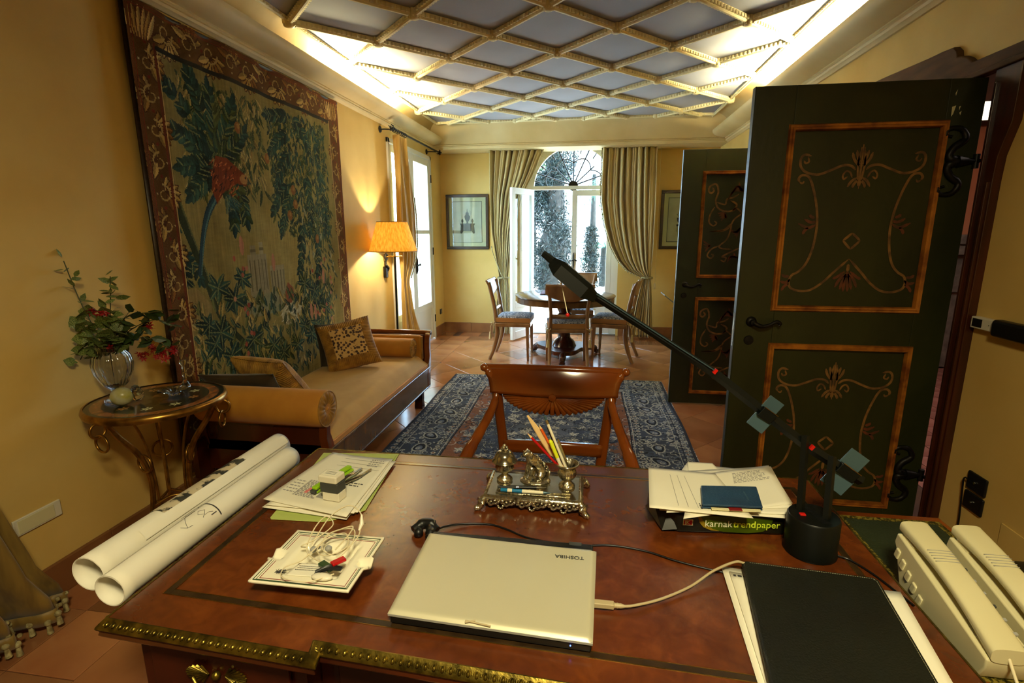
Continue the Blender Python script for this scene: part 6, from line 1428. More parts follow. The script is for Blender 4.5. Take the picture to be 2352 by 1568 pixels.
# ------------------------------------------------------------------ writing desk
DT = 0.77                                   # desk top height
def desk():
    t = thing('writing_desk', 'large burr wood partners desk with gilt egg-and-dart edge', 'desk', (-0.12, 1.15, 0))
    xl, xr, yb = -0.905, 0.662, 1.545
    fy = lambda x: 0.742-0.052*(x+0.905)
    top = [(xl,fy(xl)),(-0.475,fy(-0.475)),(-0.482,fy(-0.475)+0.028),(0.235,fy(0.235)+0.028),(0.228,fy(0.235)),(xr,fy(xr)),(xr,yb),(xl,yb)]
    MB().prism(top, DT-0.028, DT).build('desk_top', 'burl', t)
    # gilt moulding swept round the edge (egg and dart beads on it)
    prof = [(0.0,0.001),(0.003,0.0018),(0.006,-0.001),(0.011,-0.006),(0.0155,-0.011),(0.017,-0.015),(0.015,-0.019),(0.0,-0.019)]
    MB().sweep([(0,-0.019),(0.014,-0.019),(0.012,-0.024),(0.014,-0.030),(0.010,-0.036),(0,-0.036)], [(p[0],p[1],DT) for p in top], closed=True).build('under_moulding', 'mahogany', t, smooth=40)
    path = [(p[0],p[1],DT) for p in top]
    MB().sweep(prof, path, closed=True).build('gilt_edge', 'gilt', t, smooth=40)
    eg = MB(); n = len(path)
    for i in range(n):
        a, b = Vector(path[i]), Vector(path[(i+1)%n]); L_ = (b-a).length; d = (b-a)/L_; o = d.cross(Vector((0,0,1))); k = max(1,int(L_/0.0152))
        if i in (5,6): continue
        for j in range(k):
            c = a+d*(L_*(j+0.5)/k)+o*0.0100+Vector((0,0,-0.0055)); Rm = Matrix((d,o,Vector((0,0,1)))).transposed() @ RX(math.radians(-32))
            eg.ball(c, 0.0050, 8, (0.8,1.3,0.6), Rm)
            if i in (0,1,2,3,4):
                q = [c+Rm@Vector((0.0062*math.cos(PI*u/5),-0.0085*math.sin(PI*u/5)*1.0+0.003,0.0006)) for u in range(6)]; eg.tube(q, 0.0010, 4)
    eg.build('egg_and_dart', 'gilt', t, smooth=80, kind='stuff')
    # inlaid band
    def strip(nm, pts, w, m, h=0.0007):
        b = MB()
        for i in range(len(pts)):
            a, c = Vector((*pts[i],0)), Vector((*pts[(i+1)%len(pts)],0)); d = (c-a).normalized(); o = Vector((-d.y,d.x,0))*w/2; e = d*w/2
            b.prism([tuple((a-e+o)[:2]),tuple((c+e+o)[:2]),tuple((c+e-o)[:2]),tuple((a-e-o)[:2])], DT-0.001, DT+h+0.0001*i)
        b.build(nm, m, t)
    inn = [(-0.846,0.826),(0.60,0.762),(0.60,1.478),(-0.846,1.478)]
    strip('inlaid_band', inn, 0.013, 'inlay')
    for q in (0.0075,-0.0075): strip('gold_line', [(inn[0][0]-q,inn[0][1]-q),(inn[1][0]+q,inn[1][1]-q),(inn[2][0]+q,inn[2][1]+q),(inn[3][0]-q,inn[3][1]+q)], 0.0016, 'brass', 0.0009)
    # frieze, pedestals, drawers
    for (a,b,nm) in ((-0.875,-0.505,'left'),(0.262,0.632,'right')):
        f = lambda x: fy(x)+0.030
        MB().prism([(a,f(a)),(b,f(b)),(b,yb-0.03),(a,yb-0.03)], 0.085, DT-0.028).build('pedestal', 'mahogany', t, bevel=0.003)
        MB().prism([(a-0.012,f(a)-0.012),(b+0.012,f(b)-0.012),(b+0.012,yb-0.02),(a-0.012,yb-0.02)], 0.0, 0.085).build('plinth', 'mahogany', t, bevel=0.006)
        for (z0,z1) in ((0.60,0.722),(0.38,0.58),(0.12,0.36)):
            d = MB().prism([(a+0.03,f(a)-0.010),(b-0.03,f(b)-0.010),(b-0.03,f(b)+0.002),(a+0.03,f(a)+0.002)], z0, z1).build('drawer', 'mahogany', t, bevel=0.004)
            cx = (a+b)/2; cyy = f(cx)-0.012; cz = (z0+z1)/2; h = MB()
            for s in (-1,1):
                for q in range(11):
                    aa = math.radians(-70+14*q); L_ = 0.034+0.012*math.cos(aa)
                    p0 = Vector((cx+s*0.018,cyy-0.002,cz+0.004)); p1 = Vector((cx+s*(0.018+L_*math.cos(aa)),cyy-0.003,cz+0.004+L_*math.sin(aa)*0.5)); h.tube([p0,p1], [0.0018,0.003], 5)
            h.ball((cx,cyy-0.004,cz+0.004), 0.009, 8)
            h.tube(chain([(cx-0.045,cyy-0.010,cz),(cx-0.02,cyy-0.02,cz-0.018),(cx+0.02,cyy-0.02,cz-0.018),(cx+0.045,cyy-0.010,cz)],5), 0.0035, 6)
            h.build('fan_handle', 'gilt', d, smooth=60)
        fr = MB()
        for j in range(26):
            xx = a+0.04+(b-a-0.08)*j/25; fr.ball((xx,f(xx)-0.006,0.732), 0.0035+0.002*(j%3==0), 6, (1.6,0.5,1)); 
            if j % 3 == 0: fr.ball((xx,f(xx)-0.006,0.727), 0.003, 6)
        fr.build('gilt_garland', 'gilt', t, smooth=80, kind='stuff')
    MB().box(-0.505, 0.262, 0.80, 0.83, 0.62, DT-0.028).build('kneehole_frieze', 'mahogany', t, bevel=0.003)
    d = MB().box(-0.46, 0.22, 0.785, 0.802, 0.635, 0.725).build('drawer', 'mahogany', t, bevel=0.004)
    MB().ball((-0.12,0.775,0.68), 0.012, 10).build('knob', 'gilt', d, smooth=80)
    MB().box(-0.505, 0.262, yb-0.05, yb-0.03, 0.25, DT-0.028).build('modesty_panel', 'mahogany', t)
    # pull-out slides, left under the plan rolls and right under the telephones
    for (a,b,y0,y1) in ((-1.165,-0.88,0.98,1.33),(0.64,0.955,0.84,1.425)):
        MB().box(a,b,y0,y1,DT-0.052,DT-0.030).build('pull_out_slide', 'cherry_x', t, bevel=0.003)
    MB().box(0.70,0.925,0.87,1.385,DT-0.0302,DT-0.0292).build('slide_leather', 'green_leather', t)
    b = MB()
    for (x0,x1,y0,y1) in ((0.686,0.70,0.86,1.40),(0.925,0.94,0.86,1.40),(0.70,0.925,1.385,1.40),(0.70,0.925,0.856,0.87)): b.box(x0,x1,y0,y1,DT-0.0302,DT-0.0288)
    b.build('gold_tooled_border', 'gold_tool', t)
desk()
# ------------------------------------------------------------------ armchair facing the desk (front is -y, towards the camera)
def armchair():
    cx, y = -0.128, 1.93; t = thing('armchair', 'cherry wood armchair with carved fan back facing the desk', 'chair', (cx, y-0.2, 0))
    # crest rail, curved in plan with rolled ears
    def crest(u, v):
        a = 2*u-1; z0, z1 = 0.882, 0.972; w = 0.245+0.030*v**2
        return (cx+a*w, y+0.012*v-0.045*(1-a*a)*0.6+0.020*v*v, z0+(z1-z0)*v+0.010*(1-a*a)*v-0.004)
    MB().surf(crest, 24, 10).build('crest_rail', 'cherry_x', t, smooth=180, solid=0.030)
    MB().tube([(cx+(2*k/16-1)*0.272, y+0.030-0.027*(1-(2*k/16-1)**2), 0.970+0.010*(1-(2*k/16-1)**2)) for k in range(17)], 0.016, 10).build('crest_roll', 'cherry_x', t, smooth=60)
    for s in (-1,1):
        # stile with ear
        MB().tube(chain([(cx+s*0.180,y-0.020,0.44),(cx+s*0.190,y-0.004,0.58),(cx+s*0.205,y+0.004,0.72),(cx+s*0.222,y+0.006,0.86),(cx+s*0.232,y+0.014,0.915),(cx+s*0.255,y+0.018,0.955),(cx+s*0.275,y+0.016,0.974)],6), [0.021,0.021,0.020,0.021,0.021,0.019,0.014], 10, up=(0,1,0)).build('back_stile', 'cherry', t, smooth=60)
        MB().ball((cx+s*0.276,y+0.014,0.974), 0.016, 12).build('ear_knob', 'cherry', t, smooth=80)
        # sweeping arm: leaves the stile, runs outwards and forwards, drops to the seat rail
        MB().tube(chain([(cx+s*0.222,y+0.000,0.890),(cx+s*0.226,y-0.022,0.850),(cx+s*0.244,y-0.070,0.800),(cx+s*0.268,y-0.145,0.755),(cx+s*0.290,y-0.235,0.715),(cx+s*0.302,y-0.305,0.672),(cx+s*0.296,y-0.345,0.61),(cx+s*0.275,y-0.355,0.53),(cx+s*0.255,y-0.36,0.44)],6), [0.013,0.016,0.018,0.020,0.024,0.027,0.024,0.021,0.020], 12).build('arm', 'cherry', t, smooth=70)
        MB().tube(chain([(cx+s*0.20,y+0.085,0.0),(cx+s*0.19,y+0.03,0.18),(cx+s*0.18,y-0.02,0.44)],5), [0.016,0.022], 8, up=(0,1,0)).build('leg', 'cherry', t, smooth=60)
        MB().tube([(cx+s*0.245,y-0.38,0.0),(cx+s*0.240,y-0.37,0.40)], [0.016,0.026], 8).build('leg', 'cherry', t, smooth=60)
    MB().surf(lambda u,v: (cx+(2*u-1)*0.195, y-0.008-0.022*(1-(2*u-1)**2), 0.635+0.048*v+0.012*(1-(2*u-1)**2)), 14, 3).build('cross_rail', 'cherry_x', t, smooth=180, solid=0.022)
    # carved fan splat under the crest
    nr = 25; fm = MB(); bp_ = MB()
    c0_ = Vector((cx, y-0.030, 0.884))
    def edge(a):      # half-lens outline of the fan
        x = math.cos(a)*0.198; zz = -math.sin(a)*0.078; return x, zz
    for k in range(nr):
        a = PI*(k+0.5)/nr; aa = a; x_, z_ = edge(aa)
        p0 = c0_+Vector((math.cos(a)*0.020,0.0,-math.sin(a)*0.012)); p1 = c0_+Vector((x_*0.97, 0.022*(x_/0.205)**2, z_*0.97)); p2 = c0_+Vector((x_*1.01, 0.022*(x_/0.205)**2, z_*1.01))
        w = 0.0055+0.0045*abs(math.sin(a))
        fm.tube([p0,(p0+p1)/2+Vector((0,-0.003,0)),p1,p2], [0.0022,w*0.8,w*1.15,w*0.7], 8, flat=1.0)
    fm.build('fan_flutes', 'cherry', t, smooth=70, kind='stuff')
    pts = [(c0_.x+edge(PI*k/24)[0], c0_.z+edge(PI*k/24)[1]) for k in range(25)]
    def back(u, v):
        k = u*24; i = min(23,int(k)); f = k-i; X_ = pts[i][0]*(1-f)+pts[i+1][0]*f; Z_ = pts[i][1]*(1-f)+pts[i+1][1]*f; xx = c0_.x+(X_-c0_.x)*1; zz = c0_.z+0.006+(Z_-c0_.z-0.006)*v
        return (xx, y-0.020+0.022*((xx-cx)/0.205)**2, zz)
    MB().surf(back, 24, 3).build('fan_backing', 'cherry', t, smooth=180, solid=0.010)
    MB().lathe([(0.0,0.0),(0.017,0.0),(0.014,0.010),(0.0,0.012)], (cx,y-0.034,0.878), 20, RX(PI/2)).build('fan_boss', 'cherry', t, smooth=60)
    MB().box(cx-0.26,cx+0.26,y-0.40,y+0.0,0.39,0.445).build('seat_frame', 'cherry_x', t, bevel=0.008)
    MB().surf(lambda u,v: (cx+(2*u-1)*0.235, y-0.385+0.36*v, 0.446+0.04*(max(0,(1-abs(2*u-1)**4)*(1-abs(2*v-1)**4)))**0.5), 16, 16).build('seat_pad', 'gold_velvet', t, smooth=180)
armchair()
# ------------------------------------------------------------------ paper helpers
def sheet(poly, z, m='paper', th=0.0006, curl=None, parent=None, name='sheet'):
    """slightly curled sheet from four corners"""
    a,b,c,d = [Vector((*p,0)) for p in poly]
    def f(u,v):
        p = (a*(1-u)+b*u)*(1-v)+(d*(1-u)+c*u)*v; return (p.x,p.y,z+(curl(u,v) if curl else 0))
    return MB().surf(f, 14, 14).build(name, m, parent, smooth=180, solid=th)
def lines(parent, poly, z, rows, m='ink_soft', u0=0.1, u1=0.9, v0=0.1, v1=0.9, th=0.0012, curl=None, seed=1, name='printed_text', words=True, axis='u'):
    a,b,c,d = [Vector((*p,0)) for p in poly]; rs_ = random.Random(seed); mb = MB()
    def P(u,v):
        p = (a*(1-u)+b*u)*(1-v)+(d*(1-u)+c*u)*v; return Vector((p.x,p.y,z+0.0007+(curl(u,v) if curl else 0)))
    for i in range(rows):
        s = (i+0.5)/rows; w = u0; end = u1-rs_.uniform(0,0.25)*(u1-u0) if words else u1
        while w < end:
            L_ = rs_.uniform(0.015,0.05) if words else end-w; e = min(end,w+L_)
            vv = v0+(v1-v0)*s; hv = th*3.2
            if axis == 'u': q = [P(w,vv),P(e,vv),P(e,vv+hv*4),P(w,vv+hv*4)]
            else: q = [P(vv,w),P(vv,e),P(vv+hv*4,e),P(vv+hv*4,w)]
            mb.add(q, [(0,1,2,3)]); w = e+0.012
            if not words: break
    o = mb.build(name, m, parent, kind='stuff'); return o
# ------------------------------------------------------------------ green folder with papers, stamp, stapler, highlighter
gf = thing('card_folder', 'light green card folder holding loose papers on the left of the desk', 'folder', (-0.72,1.32,DT))
MB().prism([(-0.870,1.512),(-0.615,1.540),(-0.575,1.185),(-0.640,1.125),(-0.662,1.115),(-0.800,1.108),(-0.806,1.114)], DT+0.0012, DT+0.003).build('lower_flap', 'green_card', gf, bevel=0.0005)
MB().prism([(-0.850,1.508),(-0.618,1.528),(-0.590,1.19),(-0.80,1.16)], DT+0.004, DT+0.0055).build('upper_flap', 'green_card', gf)
pp = thing('paper_stack', 'fanned white documents lying on the green card folder', 'papers', (-0.72,1.3,DT+0.007))
stk = [([(-0.853,1.150),(-0.600,1.125),(-0.622,1.470),(-0.815,1.480)],0.0080),([(-0.835,1.160),(-0.583,1.155),(-0.600,1.472),(-0.80,1.478)],0.0105),([(-0.845,1.155),(-0.590,1.148),(-0.612,1.480),(-0.81,1.488)],0.0130),([(-0.866,1.176),(-0.597,1.120),(-0.612,1.462),(-0.825,1.492)],0.0165)]
for q,(pl,zz) in enumerate(stk): sheet(pl, DT+zz, parent=pp, curl=lambda u,v,q=q: 0.004*(1-v)**3*(u-0.3)**2*(q%2)+0.0015*math.sin(u*4+q)*v)
cu = None; TP = stk[-1][0]; TZ_ = DT+0.0165; cf = lambda u,v: 0.004*(1-v)**3*(u-0.3)**2*(3%2)+0.0015*math.sin(u*4+3)*v
lines(pp, TP, TZ_, 4, u0=0.72, u1=0.95, v0=0.80, v1=0.96, curl=cf, seed=2); lines(pp, TP, TZ_, 5, u0=0.06, u1=0.22, v0=0.16, v1=0.40, curl=cf, seed=3)
lines(pp, TP, TZ_, 14, u0=0.22, u1=0.52, v0=0.14, v1=0.42, curl=cf, seed=4); lines(pp, TP, TZ_, 2, u0=0.62, u1=0.90, v0=0.42, v1=0.50, curl=cf, seed=5, m='ink')
lines(pp, TP, TZ_, 3, u0=0.30, u1=0.95, v0=0.72, v1=0.95, curl=cf, seed=6, words=False, th=0.0004, name='ruled_lines'); lines(pp, TP, TZ_, 1, u0=0.5, u1=0.72, v0=0.05, v1=0.30, curl=cf, seed=7, words=False, th=0.006, m='ink_soft', name='shaded_box')
m_ = MB(); 
for k in range(5): m_.box(-0.775+0.004*k,-0.765+0.005*k,1.225+0.012*k,1.240+0.012*k,TZ_+0.0008,TZ_+0.0012+0.0001*k)
m_.build('pink_stamp_mark', mat('pink_ink', (216,120,116), rough=0.9), pp)
sp = thing('rubber_stamp', 'white and black self-inking stamp standing on the papers', 'stamp', (-0.672,1.205,TZ_))
Rz = RZ(math.radians(-8))
MB().cbox((-0.672,1.205,TZ_+0.0145),(0.052,0.034,0.024),Rz).build('base', 'white_plastic', sp, bevel=0.002)
MB().cbox((-0.675,1.206,TZ_+0.040),(0.056,0.038,0.028),Rz).build('window_band', 'dgrey_plastic', sp, bevel=0.003)
MB().cbox((-0.677,1.206,TZ_+0.065),(0.058,0.042,0.022),Rz).build('cap', 'white_plastic', sp, bevel=0.005, seg=3)
MB().cbox((-0.677,1.206,TZ_+0.0763),(0.044,0.026,0.0006),Rz).build('label', 'paper', sp)
l_ = MB()
for k in range(3): l_.cbox((-0.677,1.200+0.006*k,TZ_+0.0768),(0.032,0.0012,0.0003),Rz)
l_.build('label_text', 'ink', sp, kind='stuff')
mk = thing('lime_stapler', 'lime green pocket stapler lying behind the rubber stamp', 'stapler', (-0.71,1.29,TZ_))
def bar(a, b, w, h, z, m, nm, par, bev=0.002):
    a = Vector((*a,0)); b = Vector((*b,0)); d = b-a; MB().cbox(((a.x+b.x)/2,(a.y+b.y)/2,z+h/2),(d.length,w,h),RZ(math.atan2(d.y,d.x))).build(nm, m, par, bevel=bev)
bar((-0.741,1.222),(-0.703,1.372),0.020,0.007,TZ_+0.003,'lime','base',mk); bar((-0.741,1.222),(-0.705,1.368),0.017,0.009,TZ_+0.012,'lime','upper_arm',mk,0.003); bar((-0.743,1.216),(-0.739,1.230),0.018,0.010,TZ_+0.0035,'dgrey_plastic','nose',mk,0.001)
hpn = thing('staple_remover', 'chromed stapling pliers lying on the papers', 'pliers', (-0.665,1.33,TZ_))
for (a,b,c_) in (((-0.690,1.262,TZ_+0.009),(-0.672,1.318,TZ_+0.020),(-0.668,1.368,TZ_+0.012)),((-0.686,1.262,TZ_+0.008),(-0.655,1.315,TZ_+0.012),(-0.640,1.372,TZ_+0.010))):
    MB().tube(chain([a,((a[0]+b[0])/2,(a[1]+b[1])/2,b[2]),b,c_],5), [0.005,0.006,0.006,0.004], 8, flat=0.7).build('handle', 'steel', hpn, smooth=60)
MB().ball((-0.690,1.26,TZ_+0.011), 0.009, 10, (1,1.2,0.8)).build('pivot_head', 'steel', hpn, smooth=80)
# ------------------------------------------------------------------ plan rolls on the left slide
def roll(label, a, b, r, layers, m='paper2', printed=False, flap=False):
    a = Vector(a); b = Vector(b); d = (b-a); L_ = d.length; d.normalize(); s = d.cross(Vector((0,0,1))).normalized(); up = s.cross(d).normalized()
    t = thing('plan_roll', label, 'paper roll', tuple((a+b)/2-Vector((0,0,r))), 0)
    def f(u, v):
        th_ = v*2*PI*layers+0.6; rr = r*(1-0.045*(1-v)*layers); p = a+d*(L_*u); return p+s*(rr*math.cos(th_))+up*(rr*math.sin(th_))
    MB().surf(f, 24, int(40*layers)).build('rolled_sheets', m, t, smooth=180, solid=0.0007)
    return t, f, a, d, s, up, L_
t1, f1, a1, d1, s1, u1_, L1 = roll('slim paper plan roll next to the desk edge, with drawn floor plan', (-0.960,0.800,0.778), (-0.958,1.455,0.778), 0.036, 2.2)
t2, f2, a2, d2, s2, u2_, L2 = roll('outer paper plan roll with printed photograph strip', (-1.048,0.835,0.783), (-1.043,1.535,0.783), 0.040, 1.8)
def patch(t, a, d, s, up, r, u0, u1, th0, th1, m, nm, h=0.0008):
    MB().surf(lambda u,v: (lambda th_,p: p+s*((r+h)*math.cos(th_))+up*((r+h)*math.sin(th_)))(th0+(th1-th0)*v, a+d*(u0+(u1-u0)*u)), 16, 20).build(nm, m, t, smooth=180)
patch(t2, a2, d2, s2, u2_, 0.040, 0.19, 0.50, math.radians(60), math.radians(215), 'paper_print', 'printed_strip')
patch(t2, a2, d2, s2, u2_, 0.040, 0.11, 0.69, math.radians(20), math.radians(62), 'paper2', 'loose_flap', 0.0022)
for (u,w) in ((0.285,0.004),): patch(t1, a1, d1, s1, u1_, 0.036, u, u+w, math.radians(15), math.radians(190), 'ink', 'drawn_band')
dl = MB()
def onroll(u, th_): p = a1+d1*u; return p+s1*(0.0372*math.cos(th_))+u1_*(0.0372*math.sin(th_))
for pts in ([(0.25,1.0),(0.262,1.25),(0.25,1.5),(0.238,1.25),(0.25,1.0)],[(0.272,0.8),(0.262,0.95),(0.245,0.95),(0.24,0.85)],[(0.19,0.9),(0.20,1.3),(0.215,1.7),(0.23,2.0)],[(0.18,1.2),(0.19,0.9),(0.205,0.85)],[(0.22,2.1),(0.26,2.2),(0.28,1.9)]): dl.tube([onroll(*p) for p in pts], 0.0005, 4)
for k in range(9): dl.tube([onroll(0.225+0.003*k,1.75+0.0*k),onroll(0.226+0.003*k,1.83)], 0.0006, 4); dl.tube([onroll(0.262+0.002*k,0.62),onroll(0.2625+0.002*k,0.70)], 0.0007, 4)
dl.build('floor_plan_drawing', 'ink', t1, kind='stuff')
# ------------------------------------------------------------------ porcelain tray with earphones
def tray():
    cx, cy = -0.560, 0.925; t = thing('ashtray_dish', 'square cream porcelain tray with green and red border lines', 'tray', (cx, cy, DT))
    hw = 0.108; hh = 0.092
    def f(u, v):
        a, b = 2*u-1, 2*v-1; e = max(abs(a),abs(b)); z = 0.030 if e > 0.62 else (0.030-0.022*min(1,(0.62-e)/0.14))
        if abs(a) > 0.80 and abs(b) < 0.16: z -= 0.010*math.cos(b/0.16*PI/2)
        if e > 0.9: z += 0.004*(e-0.9)/0.1
        sx = 1+0.06*(abs(a)>0.9)*(abs(b)<0.2)
        return (cx+a*hw*sx, cy+b*hh, DT+0.004+z)
    MB().surf(f, 44, 44).build('dish', 'porcelain', t, smooth=50, solid=0.005)
    MB().box(cx-0.06,cx+0.06,cy-0.05,cy+0.05,DT+0.0005,DT+0.012).build('foot_ring', 'porcelain', t, bevel=0.003)
    for off, m in ((0.006,'line_green'),(0.010,'line_green'),(0.015,'line_red')):
        b = MB(); x0,x1,y0,y1 = cx-hw+off,cx+hw-off,cy-hh+off,cy+hh-off; w = 0.0011
        for (p,q,r,s) in ((x0,x1,y0,y0+w),(x0,x1,y1-w,y1),(x0,x0+w,y0,cy-0.020),(x0,x0+w,cy+0.020,y1),(x1-w,x1,y0,cy-0.020),(x1-w,x1,cy+0.020,y1)): b.box(p,q,r,s,DT+0.0360,DT+0.0372+0.0022*(off<0.007))
        b.build('border_line', m, t)
    l = MB(); rs_ = random.Random(4)
    for k in range(26): l.tube([(cx-0.062+rs_.uniform(-.010,.010),cy-0.052+rs_.uniform(-.006,.006),DT+0.0372),(cx-0.062+rs_.uniform(-.012,.012),cy-0.052+rs_.uniform(-.008,.008),DT+0.0372)], 0.0006, 4)
    l.build('ink_emblem', 'ink', t, kind='stuff')
    cd = thing('calling_card', 'small handwritten card lying in the porcelain tray', 'card', (cx-0.01,cy-0.03,DT+0.02))
    pl = [(cx-0.045,cy-0.062),(cx+0.030,cy-0.058),(cx+0.034,cy-0.012),(cx-0.040,cy-0.016)]; sheet(pl, DT+0.0375, parent=cd, curl=lambda u,v: -0.004*v); lines(cd, pl, DT+0.0380, 3, u0=0.1, u1=0.9, v0=0.35, v1=0.8, curl=lambda u,v: -0.004*v, m='ink', th=0.003, name='handwriting')
    e = thing('earphones', 'tangled cream earphones heaped over the porcelain tray', 'earphones', (cx+0.03,cy+0.03,DT+0.04))
    C = [(cx-0.052,cy+0.030,0.040),(cx-0.050,cy+0.012,0.055),(cx-0.020,cy+0.020,0.070),(cx+0.004,cy+0.055,0.085),(cx-0.02,cy+0.07,0.095),(cx-0.038,cy+0.045,0.075),(cx-0.030,cy+0.0,0.050),(cx+0.03,cy-0.02,0.045),(cx+0.06,cy+0.02,0.060),(cx+0.05,cy+0.06,0.075),(cx+0.0,cy+0.055,0.065),(cx-0.012,cy+0.01,0.052),(cx+0.02,cy-0.012,0.055),(cx+0.055,cy+0.012,0.062),(cx+0.035,cy+0.05,0.070),(cx-0.005,cy+0.035,0.060),(cx-0.03,cy-0.02,0.045),(cx-0.052,cy-0.05,0.046),(cx-0.035,cy-0.085,0.050),(cx+0.02,cy-0.088,0.048),(cx+0.06,cy-0.055,0.046)]
    MB().tube(chain([(p[0],p[1],DT+p[2]) for p in C], 9), 0.0013, 6).build('cord', 'cable_white', e, smooth=60)
    C2 = [(cx-0.04,cy+0.035,0.045),(cx-0.01,cy+0.07,0.095),(cx+0.03,cy+0.085,0.118),(cx+0.062,cy+0.075,0.108),(cx+0.070,cy+0.055,0.085),(cx+0.066,cy+0.035,0.066),(cx+0.04,cy+0.0,0.052),(cx-0.0,cy+0.012,0.050),(cx-0.01,cy+0.045,0.062),(cx+0.025,cy+0.060,0.075),(cx+0.048,cy+0.062,0.080),(cx+0.045,cy+0.04,0.070),(cx+0.03,cy+0.01,0.055)]
    MB().tube(chain([(p[0],p[1],DT+p[2]) for p in C2], 9), 0.0015, 6).build('cord', 'cable_white', e, smooth=60)
    MB().tube([(cx+0.066,cy+0.072,DT+0.106),(cx+0.070,cy+0.062,DT+0.090),(cx+0.068,cy+0.050,DT+0.080)], [0.002,0.0052,0.0025], 10).build('splitter', 'white_plastic', e, smooth=60)
    MB().ball((cx-0.028,cy+0.022,DT+0.042), 0.008, 10, (1,1,0.8)).tube([(cx-0.028,cy+0.022,DT+0.042),(cx-0.01,cy+0.03,DT+0.046)], 0.003, 8).build('earbud', 'grey_plastic', e, smooth=80)
    MB().ball((cx+0.004,cy+0.028,DT+0.044), 0.008, 10, (1,1,0.8)).build('earbud', 'grey_plastic', e, smooth=80)
    k = thing('usb_stick', 'green usb stick with coiled black cord in the tray', 'usb stick', (cx+0.05,cy-0.04,DT+0.04))
    MB().cbox((cx+0.030,cy-0.030,DT+0.043),(0.040,0.016,0.007),RZ(-0.5)).build('body', 'line_green', k, bevel=0.002)
    MB().cbox((cx+0.052,cy-0.020,DT+0.050),(0.030,0.016,0.006),RZ(0.9)).build('red_cap', 'red_paint', k, bevel=0.002)
    c_ = MB()
    for q in range(6): c_.tube(chain([(cx+0.018,cy-0.062+0.002*q,DT+0.042+0.001*q),(cx+0.038,cy-0.048+0.003*q,DT+0.048),(cx+0.068,cy-0.042+0.002*q,DT+0.046)],5), 0.0016, 6)
    c_.build('black_cord', 'cable_black', k, smooth=60)
    MB().ball((cx+0.038,cy-0.064,DT+0.0435), 0.018, 14, (1.3,0.6,0.35)).build('white_pod', 'white_plastic', k, smooth=80)
tray()
# ------------------------------------------------------------------ laptop
def laptop():
    t = thing('laptop', 'closed champagne coloured laptop in the middle of the desk', 'laptop', (-0.165,0.93,DT))
    P = [(-0.360,0.803),(0.024,0.786),(0.033,1.055),(-0.362,1.070)]
    MB().prism([(p[0]*0.985-0.002,p[1]*0.985+0.014) for p in P], DT+0.003, DT+0.018).build('base', 'black_plastic', t, bevel=0.003)
    a,b,c,d = [Vector((*p,0)) for p in P]
    def lid(u,v):
        p = (a*(1-u)+b*u)*(1-v)+(d*(1-u)+c*u)*v; e = min(u*40,(1-u)*40,v*28,(1-v)*28,1); return (p.x,p.y,DT+0.0245+0.0065*math.sin(e*PI/2)+0.0008*math.sin(PI*u)*math.sin(PI*v))
    MB().surf(lid, 80, 60).build('lid', 'laptop', t, smooth=180)
    MB().prism(P, DT+0.019, DT+0.0247).build('lid_rim', 'grey_plastic', t, bevel=0.001)
    MB().box(-0.355,0.026,1.058,1.082,DT+0.006,DT+0.026).build('hinge_bar', 'black_plastic', t, bevel=0.005)
    MB().box(-0.03,0.0,1.070,1.084,DT+0.014,DT+0.0265).build('hinge_cover', 'dgrey_plastic', t, bevel=0.002)
    for q in ((-0.335,0.825),(0.0,0.81),(-0.335,1.03),(0.0,1.03)): MB().lathe([(0.0,0.0),(0.008,0.0),(0.008,0.004),(0.0,0.004)], (q[0],q[1],DT), 10).build('foot', 'black_plastic', t)
    text('lid_lettering', 'TOSHIBA', 0.0155, 'dgrey_plastic', t, (0.0055,1.0165,DT+0.0318), (0,0,PI), 0.0002, 'LEFT', True)
    m = MB()
    for (p,q) in (((-0.208,0.800),(-0.160,0.794)),((-0.208,0.796),(-0.19,0.803))): m.tube([(p[0],p[1],DT+0.0305),(q[0],q[1],DT+0.030)], 0.0016, 6)
    m.build('tape_residue', 'cable_grey', t)
    MB().ball((-0.015,0.785,DT+0.016), 0.0015, 6).build('power_led', mat('blue_led', (60,90,255), emit=(80,110,255), es=4), t)
laptop()
uc = thing('usb_cable', 'grey-beige usb cable plugged into the right side of the laptop', 'cable', (0.1,0.95,DT))
MB().box(0.020,0.066,0.897,0.911,DT+0.006,DT+0.017).build('plug', 'cable_grey', uc, bevel=0.002)
MB().lathe([(0.0055,0.0),(0.0045,0.004),(0.0055,0.006),(0.0045,0.010),(0.005,0.012),(0.003,0.02),(0.0,0.02)], (0.066,0.904,DT+0.0115), 10, RY(PI/2)).build('strain_relief', 'cable_grey', uc, smooth=50)
MB().tube(chain([(0.082,0.904,DT+0.011),(0.105,0.911,DT+0.010),(0.160,0.940,DT+0.008),(0.225,0.985,DT+0.010),(0.28,1.030,DT+0.020),(0.330,1.058,DT+0.027),(0.352,1.064,DT+0.022)],8), 0.0027, 8).build('cord', 'cable_grey', uc, smooth=60)
pc = thing('power_cable', 'thin black power cable running behind the laptop', 'cable', (-0.1,1.12,DT))
MB().tube(chain([(-0.362,1.100,DT+0.012),(-0.340,1.128,DT+0.010),(-0.300,1.152,DT+0.006),(-0.235,1.163,DT+0.004),(-0.190,1.150,DT+0.003),(-0.133,1.121,DT+0.003),(-0.070,1.107,DT+0.004),(-0.010,1.102,DT+0.004),(0.065,1.116,DT+0.004),(0.144,1.107,DT+0.003),(0.209,1.080,DT+0.003),(0.27,1.062,DT+0.0025),(0.330,1.048,DT+0.0025)],7), 0.0024, 8).build('cord', 'cable_black', pc, smooth=60)
